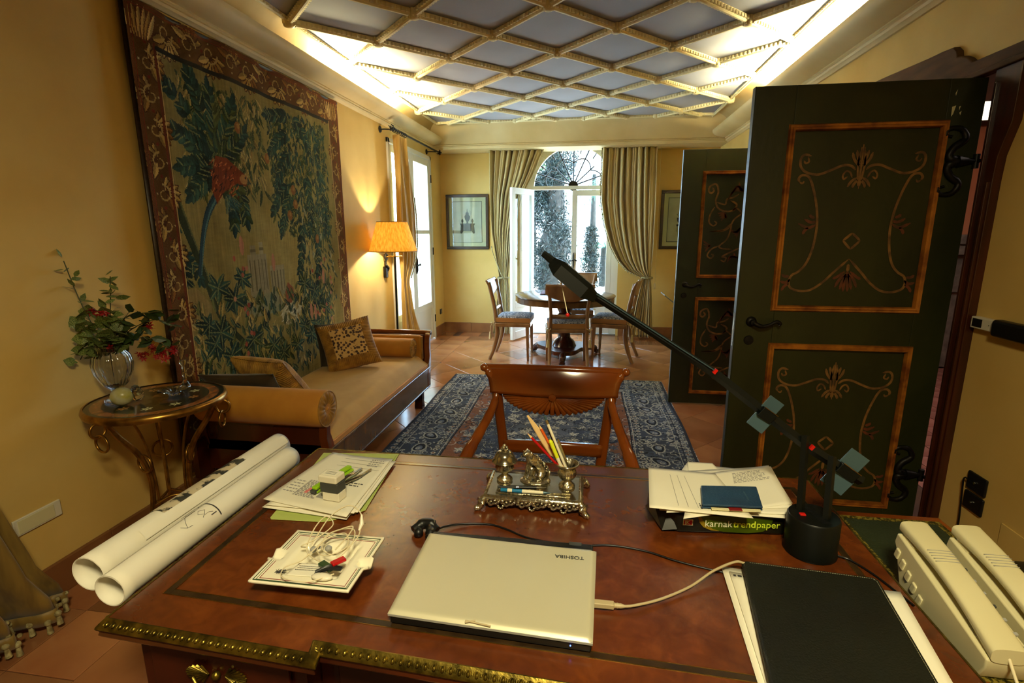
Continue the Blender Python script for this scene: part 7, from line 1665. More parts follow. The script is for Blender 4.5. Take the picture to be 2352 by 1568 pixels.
MB().tube(chain([(-0.372,1.108,DT+0.016),(-0.365,1.09,DT+0.016),(-0.366,1.070,DT+0.014)],5), [0.011,0.012,0.007], 10).tube(chain([(-0.412,1.098,DT+0.012),(-0.395,1.118,DT+0.018),(-0.372,1.118,DT+0.020),(-0.352,1.106,DT+0.014)],5), [0.010,0.013,0.013,0.008], 10).ball((-0.395,1.088,DT+0.013), 0.012, 10).build('wound_plug', 'black_plastic', pc, smooth=60)
# ------------------------------------------------------------------ silver inkstand
def inkstand():
    cx, cy, zt = -0.1345, 1.315, DT+0.040; hw, hd = 0.126, 0.070
    t = thing('inkstand', 'ornate silver inkstand with seated spaniel and two urns', 'inkstand', (cx,cy,DT))
    MB().prism([(cx-hw,cy-hd+0.01),(cx-hw+0.01,cy-hd),(cx+hw-0.01,cy-hd),(cx+hw,cy-hd+0.01),(cx+hw,cy+hd-0.01),(cx+hw-0.01,cy+hd),(cx-hw+0.01,cy+hd),(cx-hw,cy+hd-0.01)], zt-0.006, zt).build('tray_plate', 'silver_plain', t, bevel=0.001)
    rim = [(cx-hw,cy-hd,zt),(cx+hw,cy-hd,zt),(cx+hw,cy+hd,zt),(cx-hw,cy+hd,zt)]
    MB().sweep([(-0.004,0.0),(0.0,0.003),(0.005,0.001),(0.008,-0.006),(0.004,-0.012),(-0.003,-0.010)], rim, closed=True).build('rim', 'silver', t, smooth=50)
    ap = MB()                                    # pierced scroll apron
    def curlp(c, ax, r, a0, s, n=10, turn=0.55):
        return [c+ax*(r*(1-k/(n+4))*math.cos(a0+s*k*turn))+Vector((0,0,r*(1-k/(n+4))*math.sin(a0+s*k*turn))) for k in range(n)]
    for (p,q,nrep) in ((Vector((cx-hw,cy-hd-0.004,0)),Vector((cx+hw,cy-hd-0.004,0)),6),(Vector((cx+hw+0.004,cy-hd,0)),Vector((cx+hw+0.004,cy+hd,0)),4),(Vector((cx-hw-0.004,cy+hd,0)),Vector((cx-hw-0.004,cy-hd,0)),4),(Vector((cx+hw,cy+hd+0.004,0)),Vector((cx-hw,cy+hd+0.004,0)),6)):
        L_ = (q-p).length; ax = (q-p)/L_
        for i in range(nrep):
            c = p+ax*(L_*(i+0.5)/nrep); w = L_/nrep/2
            ap.tube(chain([c-ax*w+Vector((0,0,zt-0.010)),c-ax*w*0.4+Vector((0,0,zt-0.024)),c+ax*w*0.2+Vector((0,0,zt-0.022)),c+ax*w+Vector((0,0,zt-0.012))],4), [0.0028,0.002], 6)
            ap.tube(curlp(c-ax*w*0.35+Vector((0,0,zt-0.022)), ax, 0.008, 0.5, -1), 0.0018, 6); ap.tube(curlp(c+ax*w*0.45+Vector((0,0,zt-0.018)), ax, 0.007, 2.5, 1), 0.0018, 6)
            for off_, rr_, a0_, sg_ in ((-0.75,0.006,1.2,1),(0.05,0.0065,3.6,-1),(0.8,0.0055,0.2,1)): ap.tube(curlp(c+ax*w*off_+Vector((0,0,zt-0.014-0.004*abs(off_))), ax, rr_, a0_, sg_, 9, 0.6), 0.0022, 6)
            for g in range(4): ap.ball(c+ax*(w*(g/2-0.75))+Vector((0,0,zt-0.013-0.003*(g%2))), 0.0042, 6, (1.2,0.8,0.8))
            if i % 2 == 1 or nrep == 4:
                e = c-ax*w+Vector((0,0,zt-0.028))
                for g in range(5): ap.ball(e+ax*(0.0065*math.cos(PI+g*PI/4))+Vector((0,0,0.0065*math.sin(PI+g*PI/4))), 0.0038, 6)
    ap.build('pierced_apron', 'silver', t, smooth=60, kind='stuff')
    for sx in (-1,1):
        for sy in (-1,1):
            c = Vector((cx+sx*hw,cy+sy*hd,0)); d = Vector((sx*0.8,sy*0.6,0)).normalized(); f = MB()
            f.tube(chain([c+Vector((0,0,zt-0.006)),c+d*0.010+Vector((0,0,zt-0.016)),c+d*0.012+Vector((0,0,DT+0.016)),c+d*0.022+Vector((0,0,DT+0.007)),c+d*0.032+Vector((0,0,DT+0.005))],5), [0.010,0.0115,0.009,0.008,0.005], 8)
            s_ = Vector((-d.y,d.x,0))
            for k in (-1,1): f.tube([c+d*0.014+s_*(k*(0.004+0.011*math.cos(g*0.6))*(1-g/14))+Vector((0,0,DT+0.022+0.011*math.sin(g*0.6)*(1-g/14))) for g in range(10)], 0.0036, 6)
            f.ball(c+d*0.026+Vector((0,0,DT+0.0085)), 0.0075, 8); f.build('scroll_foot', 'silver', t, smooth=60)
    for k in range(2): MB().tube(chain([(cx-0.10,cy-0.038-0.016*k,zt+0.0015),(cx,cy-0.042-0.016*k,zt+0.001),(cx+0.10,cy-0.038-0.016*k,zt+0.0015)],5), 0.0018, 6).build('pen_rest', 'silver', t, smooth=60)
    # covered urn
    ux, uy = -0.222, 1.335
    u = MB().lathe([(0.0,zt+0.001),(0.021,zt+0.001),(0.022,zt+0.006),(0.017,zt+0.011),(0.0085,zt+0.018),(0.0085,zt+0.022),(0.018,zt+0.028),(0.026,zt+0.040),(0.022,zt+0.052),(0.025,zt+0.058),(0.0,zt+0.058)], (ux,uy,0), 48, flute=20, fd=0.05); u.build('covered_urn', 'silver', t, smooth=60)
    u = MB().lathe([(0.033,zt+0.057),(0.036,zt+0.060),(0.034,zt+0.063),(0.029,zt+0.067),(0.028,zt+0.075),(0.020,zt+0.086),(0.009,zt+0.091),(0.0,zt+0.091)], (ux,uy,0), 36); u.build('urn_lid', 'silver_plain', t, smooth=60)
    f = MB()
    for k in range(7): a = k*0.9; f.ball((ux+0.007*math.cos(a),uy+0.007*math.sin(a),zt+0.093+0.004*(k%3)), 0.0052, 7)
    f.ball((ux,uy,zt+0.104), 0.006, 8); f.build('lid_finial', 'silver', t, smooth=80)
    # open urn
    ux, uy = -0.046, 1.322
    MB().lathe([(0.0,zt+0.001),(0.022,zt+0.001),(0.022,zt+0.006),(0.016,zt+0.012),(0.0095,zt+0.019),(0.019,zt+0.026),(0.026,zt+0.038),(0.024,zt+0.050),(0.021,zt+0.056),(0.030,zt+0.064),(0.033,zt+0.068),(0.030,zt+0.070),(0.026,zt+0.064),(0.018,zt+0.054),(0.020,zt+0.038),(0.0,zt+0.030)], (ux,uy,0), 48, flute=16, fd=0.035).build('open_urn', 'silver', t, smooth=60)
    MB().torus((ux,uy,zt+0.069), 0.0315, 0.0024, None, 30, 8).build('open_urn_rim', 'silver_plain', t, smooth=60)
    # spaniel
    bx_, by_ = -0.140, 1.345
    MB().ball((bx_+0.004,by_,zt+0.002), 0.044, 16, (1,0.7,0.16)).build('rocky_base', 'silver', t, smooth=60)
    import_bones = [((0.018,0,0.012),0.016),((0.024,0,0.026),0.018),((0.010,0,0.042),0.0165),((-0.006,0,0.056),0.0145),((-0.014,0,0.066),0.012),((-0.019,0,0.078),0.0125)]
    def blob(nm, chains):
        me = bpy.data.meshes.new(nm); vs, es, rr = [], [], []
        for ch in chains:
            k0 = len(vs)
            for i,(p,r) in enumerate(ch):
                if i == 0 and ch[0][2:] : pass
                vs.append(p); rr.append(r)
                if i: es.append((k0+i-1,k0+i))
        return vs, es, rr
    O = Vector((bx_,by_,zt+0.004))
    V_ = [(0.024,0,0.010),(0.024,0,0.024),(0.012,0,0.042),(-0.004,0,0.056),(-0.013,0,0.068),(-0.018,0,0.079),(-0.027,-0.003,0.077),(-0.034,-0.005,0.073),   # hips..neck, head, muzzle
          (-0.012,-0.010,0.036),(-0.016,-0.011,0.018),(-0.020,-0.012,0.004),(-0.026,-0.013,0.002), (-0.012,0.010,0.036),(-0.016,0.011,0.018),(-0.020,0.012,0.004),(-0.026,0.013,0.002),
          (0.020,-0.016,0.018),(0.006,-0.019,0.014),(0.010,-0.019,0.003),(-0.003,-0.019,0.002),(0.020,0.016,0.018),(0.006,0.019,0.014),(0.010,0.019,0.003),(-0.003,0.019,0.002),
          (0.036,0.004,0.006),(0.046,0.012,0.003)]
    E_ = [(0,1),(1,2),(2,3),(3,4),(4,5),(5,6),(6,7),(3,8),(8,9),(9,10),(10,11),(3,12),(12,13),(13,14),(14,15),(1,16),(16,17),(17,18),(18,19),(1,20),(20,21),(21,22),(22,23),(0,24),(24,25)]
    Rr = [0.015,0.018,0.0165,0.0145,0.0115,0.0125,0.008,0.0055,0.008,0.0055,0.0045,0.004,0.008,0.0055,0.0045,0.004,0.012,0.010,0.006,0.0045,0.012,0.010,0.006,0.0045,0.006,0.004]
    me = bpy.data.meshes.new('spaniel_figure'); Rd = RZ(math.radians(32)); I = WM[t].inverted()
    me.from_pydata([tuple(I@(O+Rd@Vector(v)*1.06)) for v in V_], E_, []); me.update(); me.materials.append(M['silver'])
    o = bpy.data.objects.new('spaniel_figure', me); COL.objects.link(o); o.parent = t
    md = o.modifiers.new('skin','SKIN'); sv = me.skin_vertices[0].data
    for i,r in enumerate(Rr): sv[i].radius = (r*1.05,r*1.05); sv[i].use_root = (i == 0)
    md.use_smooth_shade = True; sb = o.modifiers.new('sub','SUBSURF'); sb.levels = 2; sb.render_levels = 2
    er = MB()
    for s in (-1,1): er.ball(O+Rd@Vector((-0.014,s*0.0125,0.074))*1.06, 0.0085, 10, (0.65,0.4,1.35)); er.ball(O+Rd@Vector((-0.0275,s*0.0045,0.0835))*1.06, 0.0018, 6)
    er.ball(O+Rd@Vector((-0.039,-0.006,0.0745))*1.06, 0.0026, 6); er.build('ears_and_nose', 'silver', t, smooth=80)
    rs_ = random.Random(6); fu = MB()
    for k in range(70):
        q = rs_.random(); p = Vector((0.024-0.03*q, 0, 0.02+0.038*q)); a = rs_.uniform(-1.6,1.6); p = p+Vector((0.012*(1-0.2*q)*abs(math.cos(a))+0.003, 0.0165*math.sin(a), 0.008*math.cos(a)))
        fu.ball(O+Rd@p*1.06, 0.0034, 5, (1,0.7,1.4))
    fu.build('fur_curls', 'silver', t, smooth=80, kind='stuff')
    return zt
IZ = inkstand()
def pen(nm, label, cat, a, b, segs, cap=None):
    """segs: list of (t0,t1,r0,r1,material,name)"""
    a = Vector(a); b = Vector(b); t = thing(nm, label, cat, tuple(a))
    for (t0,t1,r0,r1,m,n) in segs: MB().tube([a.lerp(b,t0),a.lerp(b,t1)], [r0,r1], 10).build(n, m, t, smooth=60)
    return t
pen('ballpoint_pen', 'white and blue ballpoint pen lying across the front of the inkstand', 'pen', (-0.228,1.262,IZ+0.0085), (-0.086,1.262,IZ+0.0085), [(0,0.05,0.0022,0.0036,'steel','button'),(0.05,0.18,0.0048,0.0052,'pen_blue','blue_grip'),(0.18,0.27,0.0052,0.0052,'white_lacquer','barrel'),(0.27,0.46,0.0053,0.0053,'pen_blue','blue_print'),(0.46,0.86,0.0052,0.0044,'white_lacquer','barrel'),(0.86,1.0,0.0044,0.0010,'fin','tip')])
pen('ballpoint_pen', 'black and chrome pen lying behind the blue and white pen', 'pen', (-0.232,1.274,IZ+0.009), (-0.100,1.288,IZ+0.010), [(0,0.38,0.0040,0.0052,'black_plastic','barrel'),(0.38,0.44,0.0055,0.0055,'steel','band'),(0.44,0.80,0.0052,0.0046,'black_plastic','barrel'),(0.80,1.0,0.0042,0.0010,'steel','tip')])
pen('letter_opener', 'small leaf shaped silver letter opener on the inkstand front', 'letter opener', (-0.16,1.251,IZ+0.006), (-0.045,1.250,IZ+0.005), [(0,0.45,0.0016,0.0020,'silver','handle'),(0.45,0.75,0.0025,0.0060,'silver','blade'),(0.75,1.0,0.0060,0.0010,'silver','blade')])
U0 = Vector((-0.046,1.322,IZ+0.036))
pen('red_pencil', 'sharpened red pencil leaning left in the open urn', 'pencil', U0+Vector((0.002,-0.008,0)), (-0.156,1.318,0.962), [(0,0.90,0.0036,0.0036,'red_paint','barrel'),(0.90,0.985,0.0036,0.0010,'wood_light','sharpened_cone'),(0.985,1,0.0010,0.0004,'red_paint','lead')])
pen('orange_pencil', 'orange pencil in the open urn', 'pencil', U0+Vector((-0.004,0.004,0)), (-0.126,1.345,0.976), [(0,0.55,0.0037,0.0037,'red_paint','barrel'),(0.55,0.93,0.0037,0.0037,'orange_paint','barrel_end'),(0.93,1,0.0036,0.0008,'wood_light','tip')])
pen('white_pencil', 'white pencil with pale blue eraser standing tallest in the open urn', 'pencil', U0+Vector((0.004,0.003,0)), (-0.111,1.335,1.008), [(0,0.86,0.0040,0.0040,'white_lacquer','barrel'),(0.86,0.93,0.0042,0.0042,'steel','ferrule'),(0.93,1,0.0038,0.0038,'fin','eraser')])
pen('highlighter_pen', 'fluorescent yellow capped clear pen in the open urn', 'pen', U0+Vector((-0.006,-0.006,0)), (-0.094,1.315,0.948), [(0,0.50,0.0048,0.0050,'white_lacquer','barrel'),(0.50,0.94,0.0052,0.0058,'yellow','cap'),(0.94,1,0.0058,0.003,'yellow','cap_end')])
pen('steel_pen', 'slim steel ballpoint standing upright in the open urn', 'pen', U0+Vector((0.010,0.004,0)), (-0.073,1.33,0.944), [(0,0.9,0.0040,0.0042,'steel','barrel'),(0.9,1,0.0042,0.0022,'steel','end')])
pen('black_pen', 'black pen behind the white pencil in the open urn', 'pen', U0+Vector((0.0,0.010,0)), (-0.103,1.345,0.972), [(0,0.9,0.0036,0.0036,'black_plastic','barrel'),(0.9,1,0.0036,0.002,'line_green','end')])
pk = thing('paper_knife', 'pale bone paper knife with curved blade in the open urn', 'paper knife', tuple(U0))
MB().surf(lambda u,v: (lambda p,w: (p.x+w*(v-0.5), p.y+0.002, p.z+0.4*w*(v-0.5)))(U0.lerp(Vector((-0.160,1.352,1.0)),u), 0.005+0.013*math.sin(PI*min(1,u*1.02))**0.8*(u>0.3)+0.004*(1-u)), 24, 6).build('blade', 'wood_light', pk, smooth=180, solid=0.0015)
# ------------------------------------------------------------------ paper ream, loose papers, blue wallet
rm_ = thing('paper_ream', 'torn open black wrapped paper ream with a green label under the loose papers', 'paper pack', (0.34,1.29,DT))
MB().prism([(0.170,1.300),(0.205,1.218),(0.235,1.198),(0.485,1.222),(0.512,1.250),(0.545,1.440),(0.200,1.400)], DT+0.002, DT+0.050).build('black_wrapper', 'parcel', rm_, bevel=0.006, seg=3)
MB().prism([(0.176,1.320),(0.190,1.225),(0.50,1.26),(0.53,1.43),(0.19,1.405)], DT+0.050, DT+0.056).build('ream_sheets', 'paper', rm_, bevel=0.001)
MB().add([(0.166,1.300,DT+0.012),(0.196,1.196,DT+0.006),(0.232,1.196,DT+0.012),(0.214,1.222,DT+0.050),(0.178,1.250,DT+0.056)], [(0,1,2,3,4)]).build('torn_flap', 'parcel', rm_, solid=0.002)
e0_, e1_ = Vector((0.232,1.1967,0)), Vector((0.485,1.2208,0)); dd_ = (e1_-e0_).normalized(); an_ = math.atan2(dd_.y,dd_.x); nn_ = Vector((dd_.y,-dd_.x,0))
def onface(s, z, o=0.0012): p = e0_+dd_*s+nn_*o; return (p.x,p.y,DT+z)
def facepoly(pts, nm, m, o): MB().add([onface(s,z,o) for s,z in pts]+[onface(s,z,o-0.0008) for s,z in pts], [tuple(range(len(pts))),tuple(range(len(pts),2*len(pts)))[::-1]]).build(nm, m, rm_)
facepoly([(0.046,0.050),(0.052,0.032),(0.062,0.020),(0.08,0.012),(0.10,0.0105),(0.095,0.050)], 'ochre_swirl', 'ochre_print', 0.0018)
facepoly([(0.052,0.050),(0.066,0.030),(0.085,0.016),(0.110,0.009),(0.17,0.007),(0.205,0.012),(0.222,0.026),(0.228,0.050)], 'green_label', 'green_print', 0.0022)
facepoly([(0.012,0.040),(0.012,0.024),(0.036,0.024),(0.036,0.040)], 'logo_patch', 'white_ink', 0.0022)
facepoly([(0.014,0.038),(0.014,0.026),(0.034,0.026),(0.034,0.038)], 'logo_red', 'red_paint', 0.0028)
text('logo_letters', 'JK', 0.013, 'white_ink', rm_, onface(0.016,0.032,0.0036), (PI/2,0,an_), 0.0002, 'LEFT', True)
sx_ = 0.064
for wd_, mm_, bo_ in (('karnak','white_ink',False),('trend','lime_ink',True),('paper','lime_ink',False)):
    o = text('pack_lettering', wd_, 0.0245, mm_, rm_, onface(sx_,0.030,0.0030), (PI/2,0,an_), 0.0002, 'LEFT', bo_)
    sx_ += max(v.co.x for v in o.data.vertices)+0.0018
cr2 = thing('paper_stack', 'curling white printed sheets heaped on the black paper ream', 'papers', (0.33,1.28,DT+0.06))
cur = lambda u,v: 0.016*max(0,0.3-abs(u-0.0))*0.2+0.020*(u-0.45)**2*v*2.0
shs = [([(0.176,1.205),(0.485,1.200),(0.525,1.452),(0.30,1.475)],0.060,lambda u,v: 0.012*v*(u-0.5)**2),([(0.186,1.190),(0.50,1.215),(0.520,1.40),(0.190,1.405)],0.063,lambda u,v:0.006*v),([(0.200,1.175),(0.512,1.245),(0.525,1.455),(0.24,1.40)],0.066,lambda u,v:0.010*u*v),([(0.235,1.150),(0.516,1.262),(0.520,1.458),(0.30,1.385)],0.0695,lambda u,v:0.010*u*v-0.002),([(0.160,1.180),(0.395,1.165),(0.360,1.392),(0.180,1.396)],0.0735,lambda u,v:0.004*(1-u)*v)]
for pl,zz,cf_ in shs: sheet(pl, DT+zz, parent=cr2, curl=cf_)
sheet([(0.285,1.36),(0.40,1.37),(0.37,1.47),(0.30,1.47)], DT+0.058, parent=cr2, curl=lambda u,v: 0.010*v)
lines(cr2, shs[4][0], DT+0.0736, 5, u0=0.28, u1=0.62, v0=0.62, v1=0.90, curl=shs[4][2], seed=11, axis='v', th=0.0016); lines(cr2, shs[4][0], DT+0.0736, 3, u0=0.1, u1=0.85, v0=0.25, v1=0.55, curl=shs[4][2], seed=12, words=False, th=0.0004, axis='v', name='ruled_lines')
lines(cr2, shs[3][0], DT+0.0697, 8, u0=0.50, u1=0.95, v0=0.62, v1=0.90, curl=shs[3][2], seed=13); lines(cr2, shs[4][0], DT+0.0736, 2, u0=0.08, u1=0.20, v0=0.45, v1=0.75, curl=shs[4][2], seed=14, m='ink', axis='v', name='handwriting')
wl_ = thing('blue_wallet', 'blue leather wallet resting on the loose printed sheets', 'wallet', (0.363,1.24,DT+0.078))
WP = [(0.284,1.188),(0.424,1.196),(0.440,1.300),(0.300,1.286)]
MB().prism([(0.305,1.182),(0.418,1.188),(0.422,1.21),(0.305,1.20)], DT+0.0775, DT+0.0805).build('cards', 'mount', wl_); MB().prism([(0.345,1.180),(0.375,1.182),(0.375,1.20),(0.345,1.20)], DT+0.0806, DT+0.0820).build('red_card', 'line_red', wl_)
MB().prism(WP, DT+0.0778, DT+0.0805).build('lower_cover', 'blue_leather', wl_, bevel=0.001); MB().prism(WP, DT+0.0825, DT+0.0885).build('upper_cover', 'blue_leather', wl_, bevel=0.0022, seg=3)
MB().prism([(0.30,1.202),(0.42,1.21),(0.436,1.296),(0.30,1.284)], DT+0.0804, DT+0.0826).build('inner_leaves', 'dgrey_plastic', wl_)
em = MB()
for k in range(7): em.box(0.398,0.401,1.225+0.006*k,1.228+0.006*k,DT+0.0884,DT+0.0890)
em.build('embossed_text', 'fin', wl_, kind='stuff')
# ------------------------------------------------------------------ black halogen desk lamp with counterweights
def desk_lamp():
    x, y = 0.526, 1.168; t = thing('desk_lamp', 'black balanced-arm halogen desk lamp on a drum base', 'lamp', (x,y,DT))
    MB().lathe([(0.0,0.001),(0.056,0.001),(0.057,0.006),(0.055,0.010),(0.055,0.088),(0.052,0.092),(0.0,0.092)], (x,y,DT), 56).build('drum_base', 'black_satin', t, smooth=40)
    MB().box(x-0.033,x-0.020,y-0.010,y+0.001,DT+0.092,DT+0.096).build('red_switch', 'red', t, bevel=0.0015)
    for k in range(13): MB().cbox((x-0.002+0.0012*k,y+0.030-0.0056*k,DT+0.0925),(0.018,0.0022,0.0012)).build('vent_slot', 'black_plastic', t)
    P1b, P1t = Vector((x-0.022,y+0.020,DT+0.088)), Vector((x-0.013,y+0.062,1.030)); P2b, P2t = Vector((x+0.022,y-0.012,DT+0.088)), Vector((x+0.036,y+0.030,0.995))
    for b,tp in ((P1b,P1t),(P2b,P2t)): MB().tube([b,tp], 0.0068, 4, flat=1.35).build('post', 'black_satin', t)
    # arm lies nearly in a plane y = 1.21..1.33
    A = lambda px: Vector(px)
    lo = Vector((0.640,1.215,0.930)); pv = Vector((0.523,1.235,1.000)); md = Vector((0.300,1.265,1.168)); hd = Vector((0.000,1.300,1.352)); tip = Vector((-0.118,1.315,1.447))
    MB().tube([lo,pv,md], 0.0095, 4, flat=1.25).build('lower_arm', 'black_satin', t)
    MB().tube([md+Vector((0.004,0,-0.003)),(md+hd)/2,hd], [0.0082,0.0072,0.0078], 4, flat=1.3).build('upper_arm', 'black_satin', t)
    s = (hd-md).normalized(); n = Vector((s.z,0,-s.x)).normalized()*0.0062
    MB().tube([md+n+Vector((0,-0.010,0.0)),hd+n+Vector((0,-0.008,0))], 0.0014, 6).build('bright_edge', 'fin', t)
    for p in (md, pv): MB().cbox(tuple(p+Vector((0.004,-0.012,0.004))), (0.007,0.008,0.012), RY(math.radians(35))).build('red_joint', 'red', t)
    # shade: long tapered trough, open downwards
    d = (tip-hd).normalized(); up = Vector((-d.z,0,d.x)); up = up if up.z > 0 else -up; sd = Vector((0,1,0)); sh = MB()
    secs = [(-0.01,0.010,0.012),(0.022,0.032,0.024),(0.108,0.034,0.025),(0.134,0.020,0.014)]
    vs = []
    o0 = hd-d*0.012
    for (u,w,h) in secs:
        c = o0+d*u
        for (a,b) in ((-w,-h*0.9),(-w*0.9,h*0.35),(-w*0.45,h*0.75),(w*0.45,h*0.75),(w*0.9,h*0.35),(w,-h*0.9)): vs.append(c+sd*a+up*b)
    m = 6; fs = [(i*m+k,(i+1)*m+k,(i+1)*m+k+1,i*m+k+1) for i in range(len(secs)-1) for k in range(m-1)]+[tuple(range(m)),tuple((len(secs)-1)*m+k for k in range(m))]
    sh.add(vs, fs).build('shade', 'black_satin', t, solid=0.002)
    MB().tube([o0+d*0.11+up*0.002,tip+up*0.0], [0.006,0.004], 6, flat=2.0).build('shade_nose', 'black_satin', t)
    MB().tube([o0+d*0.095-up*0.016, Vector((-0.052,1.29,1.297))], 0.0011, 6).build('wire_handle', 'white_lacquer', t)
    MB().ball((-0.052,1.29,1.295), 0.0052, 12).build('red_tip', 'red', t, smooth=80)
    # counterweights: paired plates either side of the lower arm
    ax = (lo-md).normalized(); nrm = Vector((-ax.z,0,ax.x))
    for c, sc_, wv in ((Vector((0.425,1.245,1.073)),0.85,0.036),(Vector((0.606,1.222,0.950)),1.05,0.046)):
        R = Matrix((ax, Vector((0,1,0)), nrm)).transposed()
        MB().cbox(tuple(c), (wv,0.026,0.026), R).build('counterweight', 'black_satin', t, bevel=0.002)
        for sg in (-1,1):
            q = c+nrm*(sg*0.026*sc_)+Vector((0,0.004*sg,0))
            MB().cbox(tuple(q+nrm*(sg*0.004)), (wv*1.15,0.003,0.040*sc_), R @ RZ(math.radians(10*sg))).build('fin_plate', 'fin', t, bevel=0.0008)
        MB().tube([c-ax*wv*0.5+nrm*0.014+Vector((0,-0.015,0)),c+ax*wv*0.5+nrm*0.014+Vector((0,-0.015,0))], 0.0008, 5).build('gilt_line', 'brass', t)
    MB().tube(chain([(x+0.05,y-0.02,DT+0.006),(x+0.075,y-0.03,DT+0.003),(x+0.10,y-0.075,DT+0.003),(x+0.118,y-0.13,DT+0.003),(0.655,1.0,DT+0.003)],6), 0.0024, 6).build('lead', 'cable_black', t, smooth=60)
desk_lamp()
# ------------------------------------------------------------------ black leather folder on papers, lower right
lpz = thing('loose_papers', 'white papers sticking out beneath the black leather folder', 'papers', (0.47,0.9,DT))
for pl,zz in (([(0.290,0.70),(0.55,0.70),(0.58,1.05),(0.306,1.070)],0.002),([(0.300,0.68),(0.56,0.68),(0.60,1.02),(0.318,1.050)],0.0045),([(0.42,0.70),(0.585,0.69),(0.648,1.034),(0.43,1.040)],0.007)): sheet(pl, DT+zz, parent=lpz, curl=lambda u,v: 0.004*(1-u)**3*v)
lines(lpz, [(0.300,0.68),(0.56,0.68),(0.60,1.02),(0.318,1.050)], DT+0.0085, 1, u0=0.02, u1=0.10, v0=0.94, v1=0.98, m='ink', seed=31)
bf = thing('leather_folder', 'large black stitched leather folder lying at the lower right', 'folder', (0.46,0.9,DT+0.01))
FP = [(0.292,0.640),(0.548,0.640),(0.609,1.042),(0.603,1.050),(0.356,1.070),(0.350,1.062)]
MB().prism([(p[0]*0.995+0.002,p[1]*0.995+0.003) for p in FP], DT+0.013, DT+0.017).build('inner_pages', 'paper', bf)
MB().prism(FP, DT+0.0095, DT+0.0125).build('lower_cover', 'folder_leather', bf, bevel=0.001); MB().prism(FP, DT+0.0175, DT+0.0245).build('upper_cover', 'folder_leather', bf, bevel=0.0025, seg=3)
MB().tube([(0.296,0.640,DT+0.017),(0.3545,1.066,DT+0.017)], 0.0078, 12).build('spine', 'folder_leather', bf, smooth=60)
q = MB(); seq = [Vector((0.362,1.064,DT+0.0247)),Vector((0.599,1.045,DT+0.0247)),Vector((0.603,1.038,DT+0.0247)),Vector((0.544,0.640,DT+0.0247))]
for i in range(3):
    a, b = seq[i], seq[i+1]; n = max(1,int((b-a).length/0.0042))
    for k in range(n): q.tube([a.lerp(b,(k+0.15)/n),a.lerp(b,(k+0.75)/n)], 0.0005, 4)
q.build('stitching', 'stitch', bf, kind='stuff')
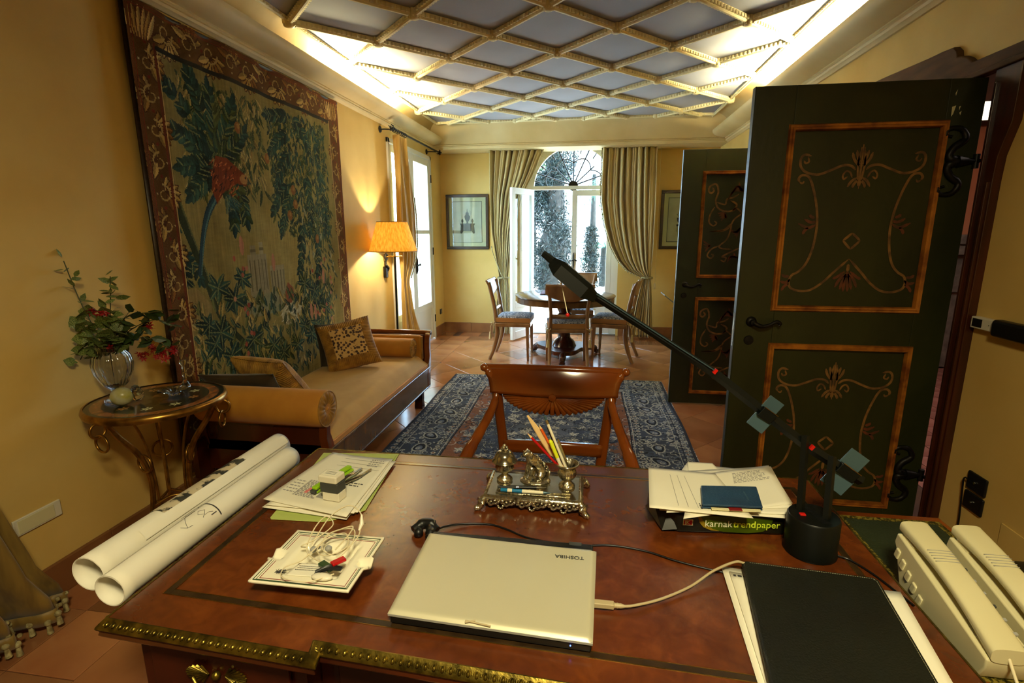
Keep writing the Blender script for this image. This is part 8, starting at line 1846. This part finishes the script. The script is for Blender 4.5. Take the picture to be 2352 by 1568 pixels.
# ------------------------------------------------------------------ two intercom telephones on the slide
def phone(label, x0, x1, keys_left):
    z0 = DT-0.029; t = thing('telephone', label, 'telephone', ((x0+x1)/2, 1.0, z0))
    ya, yb_ = 0.858, 1.130; w = x1-x0
    # stepped wedge stand with ribbed back
    prof = [(ya+0.01,z0+0.001),(yb_-0.03,z0+0.001),(yb_+0.0,z0+0.075),(yb_+0.01,z0+0.088),(yb_+0.004,z0+0.112),(ya-0.004,z0+0.048),(ya-0.004,z0+0.030)]
    MB().prism(prof, x0, x1, 'x').build('wedge_body', 'phone', t, bevel=0.004, seg=3)
    for k in range(5): MB().cbox((x0-0.001,yb_-0.01-0.022*k,z0+0.070-0.012*k),(0.006,0.014,0.024),RX(math.radians(18))).build('side_rib', 'phone', t, bevel=0.003)
    # handset: two blocks joined by an arched grip
    hx0, hx1 = x0+0.004, x0+w*0.74
    def top(s):                      # s 0..1 from near end to far end: (y, z centre, half thickness)
        y_ = ya-0.006+(yb_-ya+0.012)*s; zz = z0+0.058+0.068*s+0.012*math.sin(PI*s); h = 0.014-0.004*math.sin(PI*s); return y_, zz, h
    def hs(u, v):
        y_, zz, h = top(u); ww = (hx1-hx0)/2*(1-0.10*math.sin(PI*u)); a = 2*PI*v; c, s_ = math.cos(a), math.sin(a); p = 0.55
        return ((hx0+hx1)/2+ww*math.copysign(abs(c)**p,c), y_, zz+h*math.copysign(abs(s_)**p,s_))
    m = MB().surf(hs, 28, 28, cv=True); m.f += [tuple(range(28))[::-1], tuple(28*28+k for k in range(28))]; m.build('handset', 'phone', t, smooth=60)
    for s_ in (0.10,0.90):
        y_, zz, h = top(s_); MB().cbox(((hx0+hx1)/2,y_,zz-h-0.008),((hx1-hx0)*0.86,0.042,0.018),RX(math.radians(14))).build('handset_block', 'phone', t, bevel=0.005)
    g = MB()
    for k in range(5):
        y_, zz, h = top(0.60+0.025*k); g.box(hx0+0.006,hx1-0.006,y_-0.0006,y_+0.0006,zz+h-0.0006,zz+h+0.0004)
    g.build('grip_lines', 'grey_plastic', t, kind='stuff')
    for k in range(7):
        y_ = ya+0.020+0.027*k; zz = z0+0.050+(y_-ya)*0.235
        MB().cbox((x1-w*0.11,y_,zz+0.002),(0.014,0.006,0.005),RX(math.radians(13))).build('call_button', 'grey_plastic' if k%3 else 'dgrey_plastic', t, bevel=0.001)
    MB().tube(chain([((hx0+hx1)/2,ya-0.004,z0+0.055),((hx0+hx1)/2+0.004,ya-0.03,z0+0.020),((hx0+hx1)/2+0.010,ya-0.06,z0+0.004),((hx0+hx1)/2+0.02,ya-0.11,z0-0.02)],6), 0.0026, 8).build('handset_cord', 'cable_white', t, smooth=60)
    MB().tube(chain([(x1-w*0.12,ya,z0+0.036),(x1-w*0.10,ya-0.025,z0+0.012),(x1-w*0.16,ya-0.055,z0+0.004),(x1-w*0.2,ya-0.10,z0-0.02)],6), 0.0026, 8).build('line_cord', 'cable_white', t, smooth=60)
phone('cream intercom telephone on the green leather slide, the one nearer the desk', 0.684, 0.766, True)
phone('cream intercom telephone on the green leather slide, the one nearer the wall', 0.786, 0.868, False)
# ------------------------------------------------------------------ black padded chair at the right
oc = thing('office_chair', 'black padded chair standing against the right wall beyond the telephones', 'chair', (1.34,1.42,0))
MB().surf(lambda u,v: (1.34+(2*u-1)*0.24, 1.42+(2*v-1)*0.22, 0.49+0.03*(max(0,(1-abs(2*u-1)**6)*(1-abs(2*v-1)**6)))**0.5), 20, 20).build('seat_pad', 'black_plastic', oc, smooth=180)
MB().box(1.10,1.58,1.20,1.64,0.44,0.492).build('seat_shell', 'black_plastic', oc, bevel=0.02, seg=3)
MB().tube([(1.34,1.42,0.10),(1.34,1.42,0.44)], 0.028, 14).build('column', 'iron', oc, smooth=60)
for k in range(5):
    a = 2*PI*k/5+0.3; MB().tube([(1.34,1.42,0.10),(1.34+0.26*math.cos(a),1.42+0.26*math.sin(a),0.055)], [0.024,0.016], 8).ball((1.34+0.26*math.cos(a),1.42+0.26*math.sin(a),0.028), 0.027, 10).build('leg', 'black_plastic', oc, smooth=60)
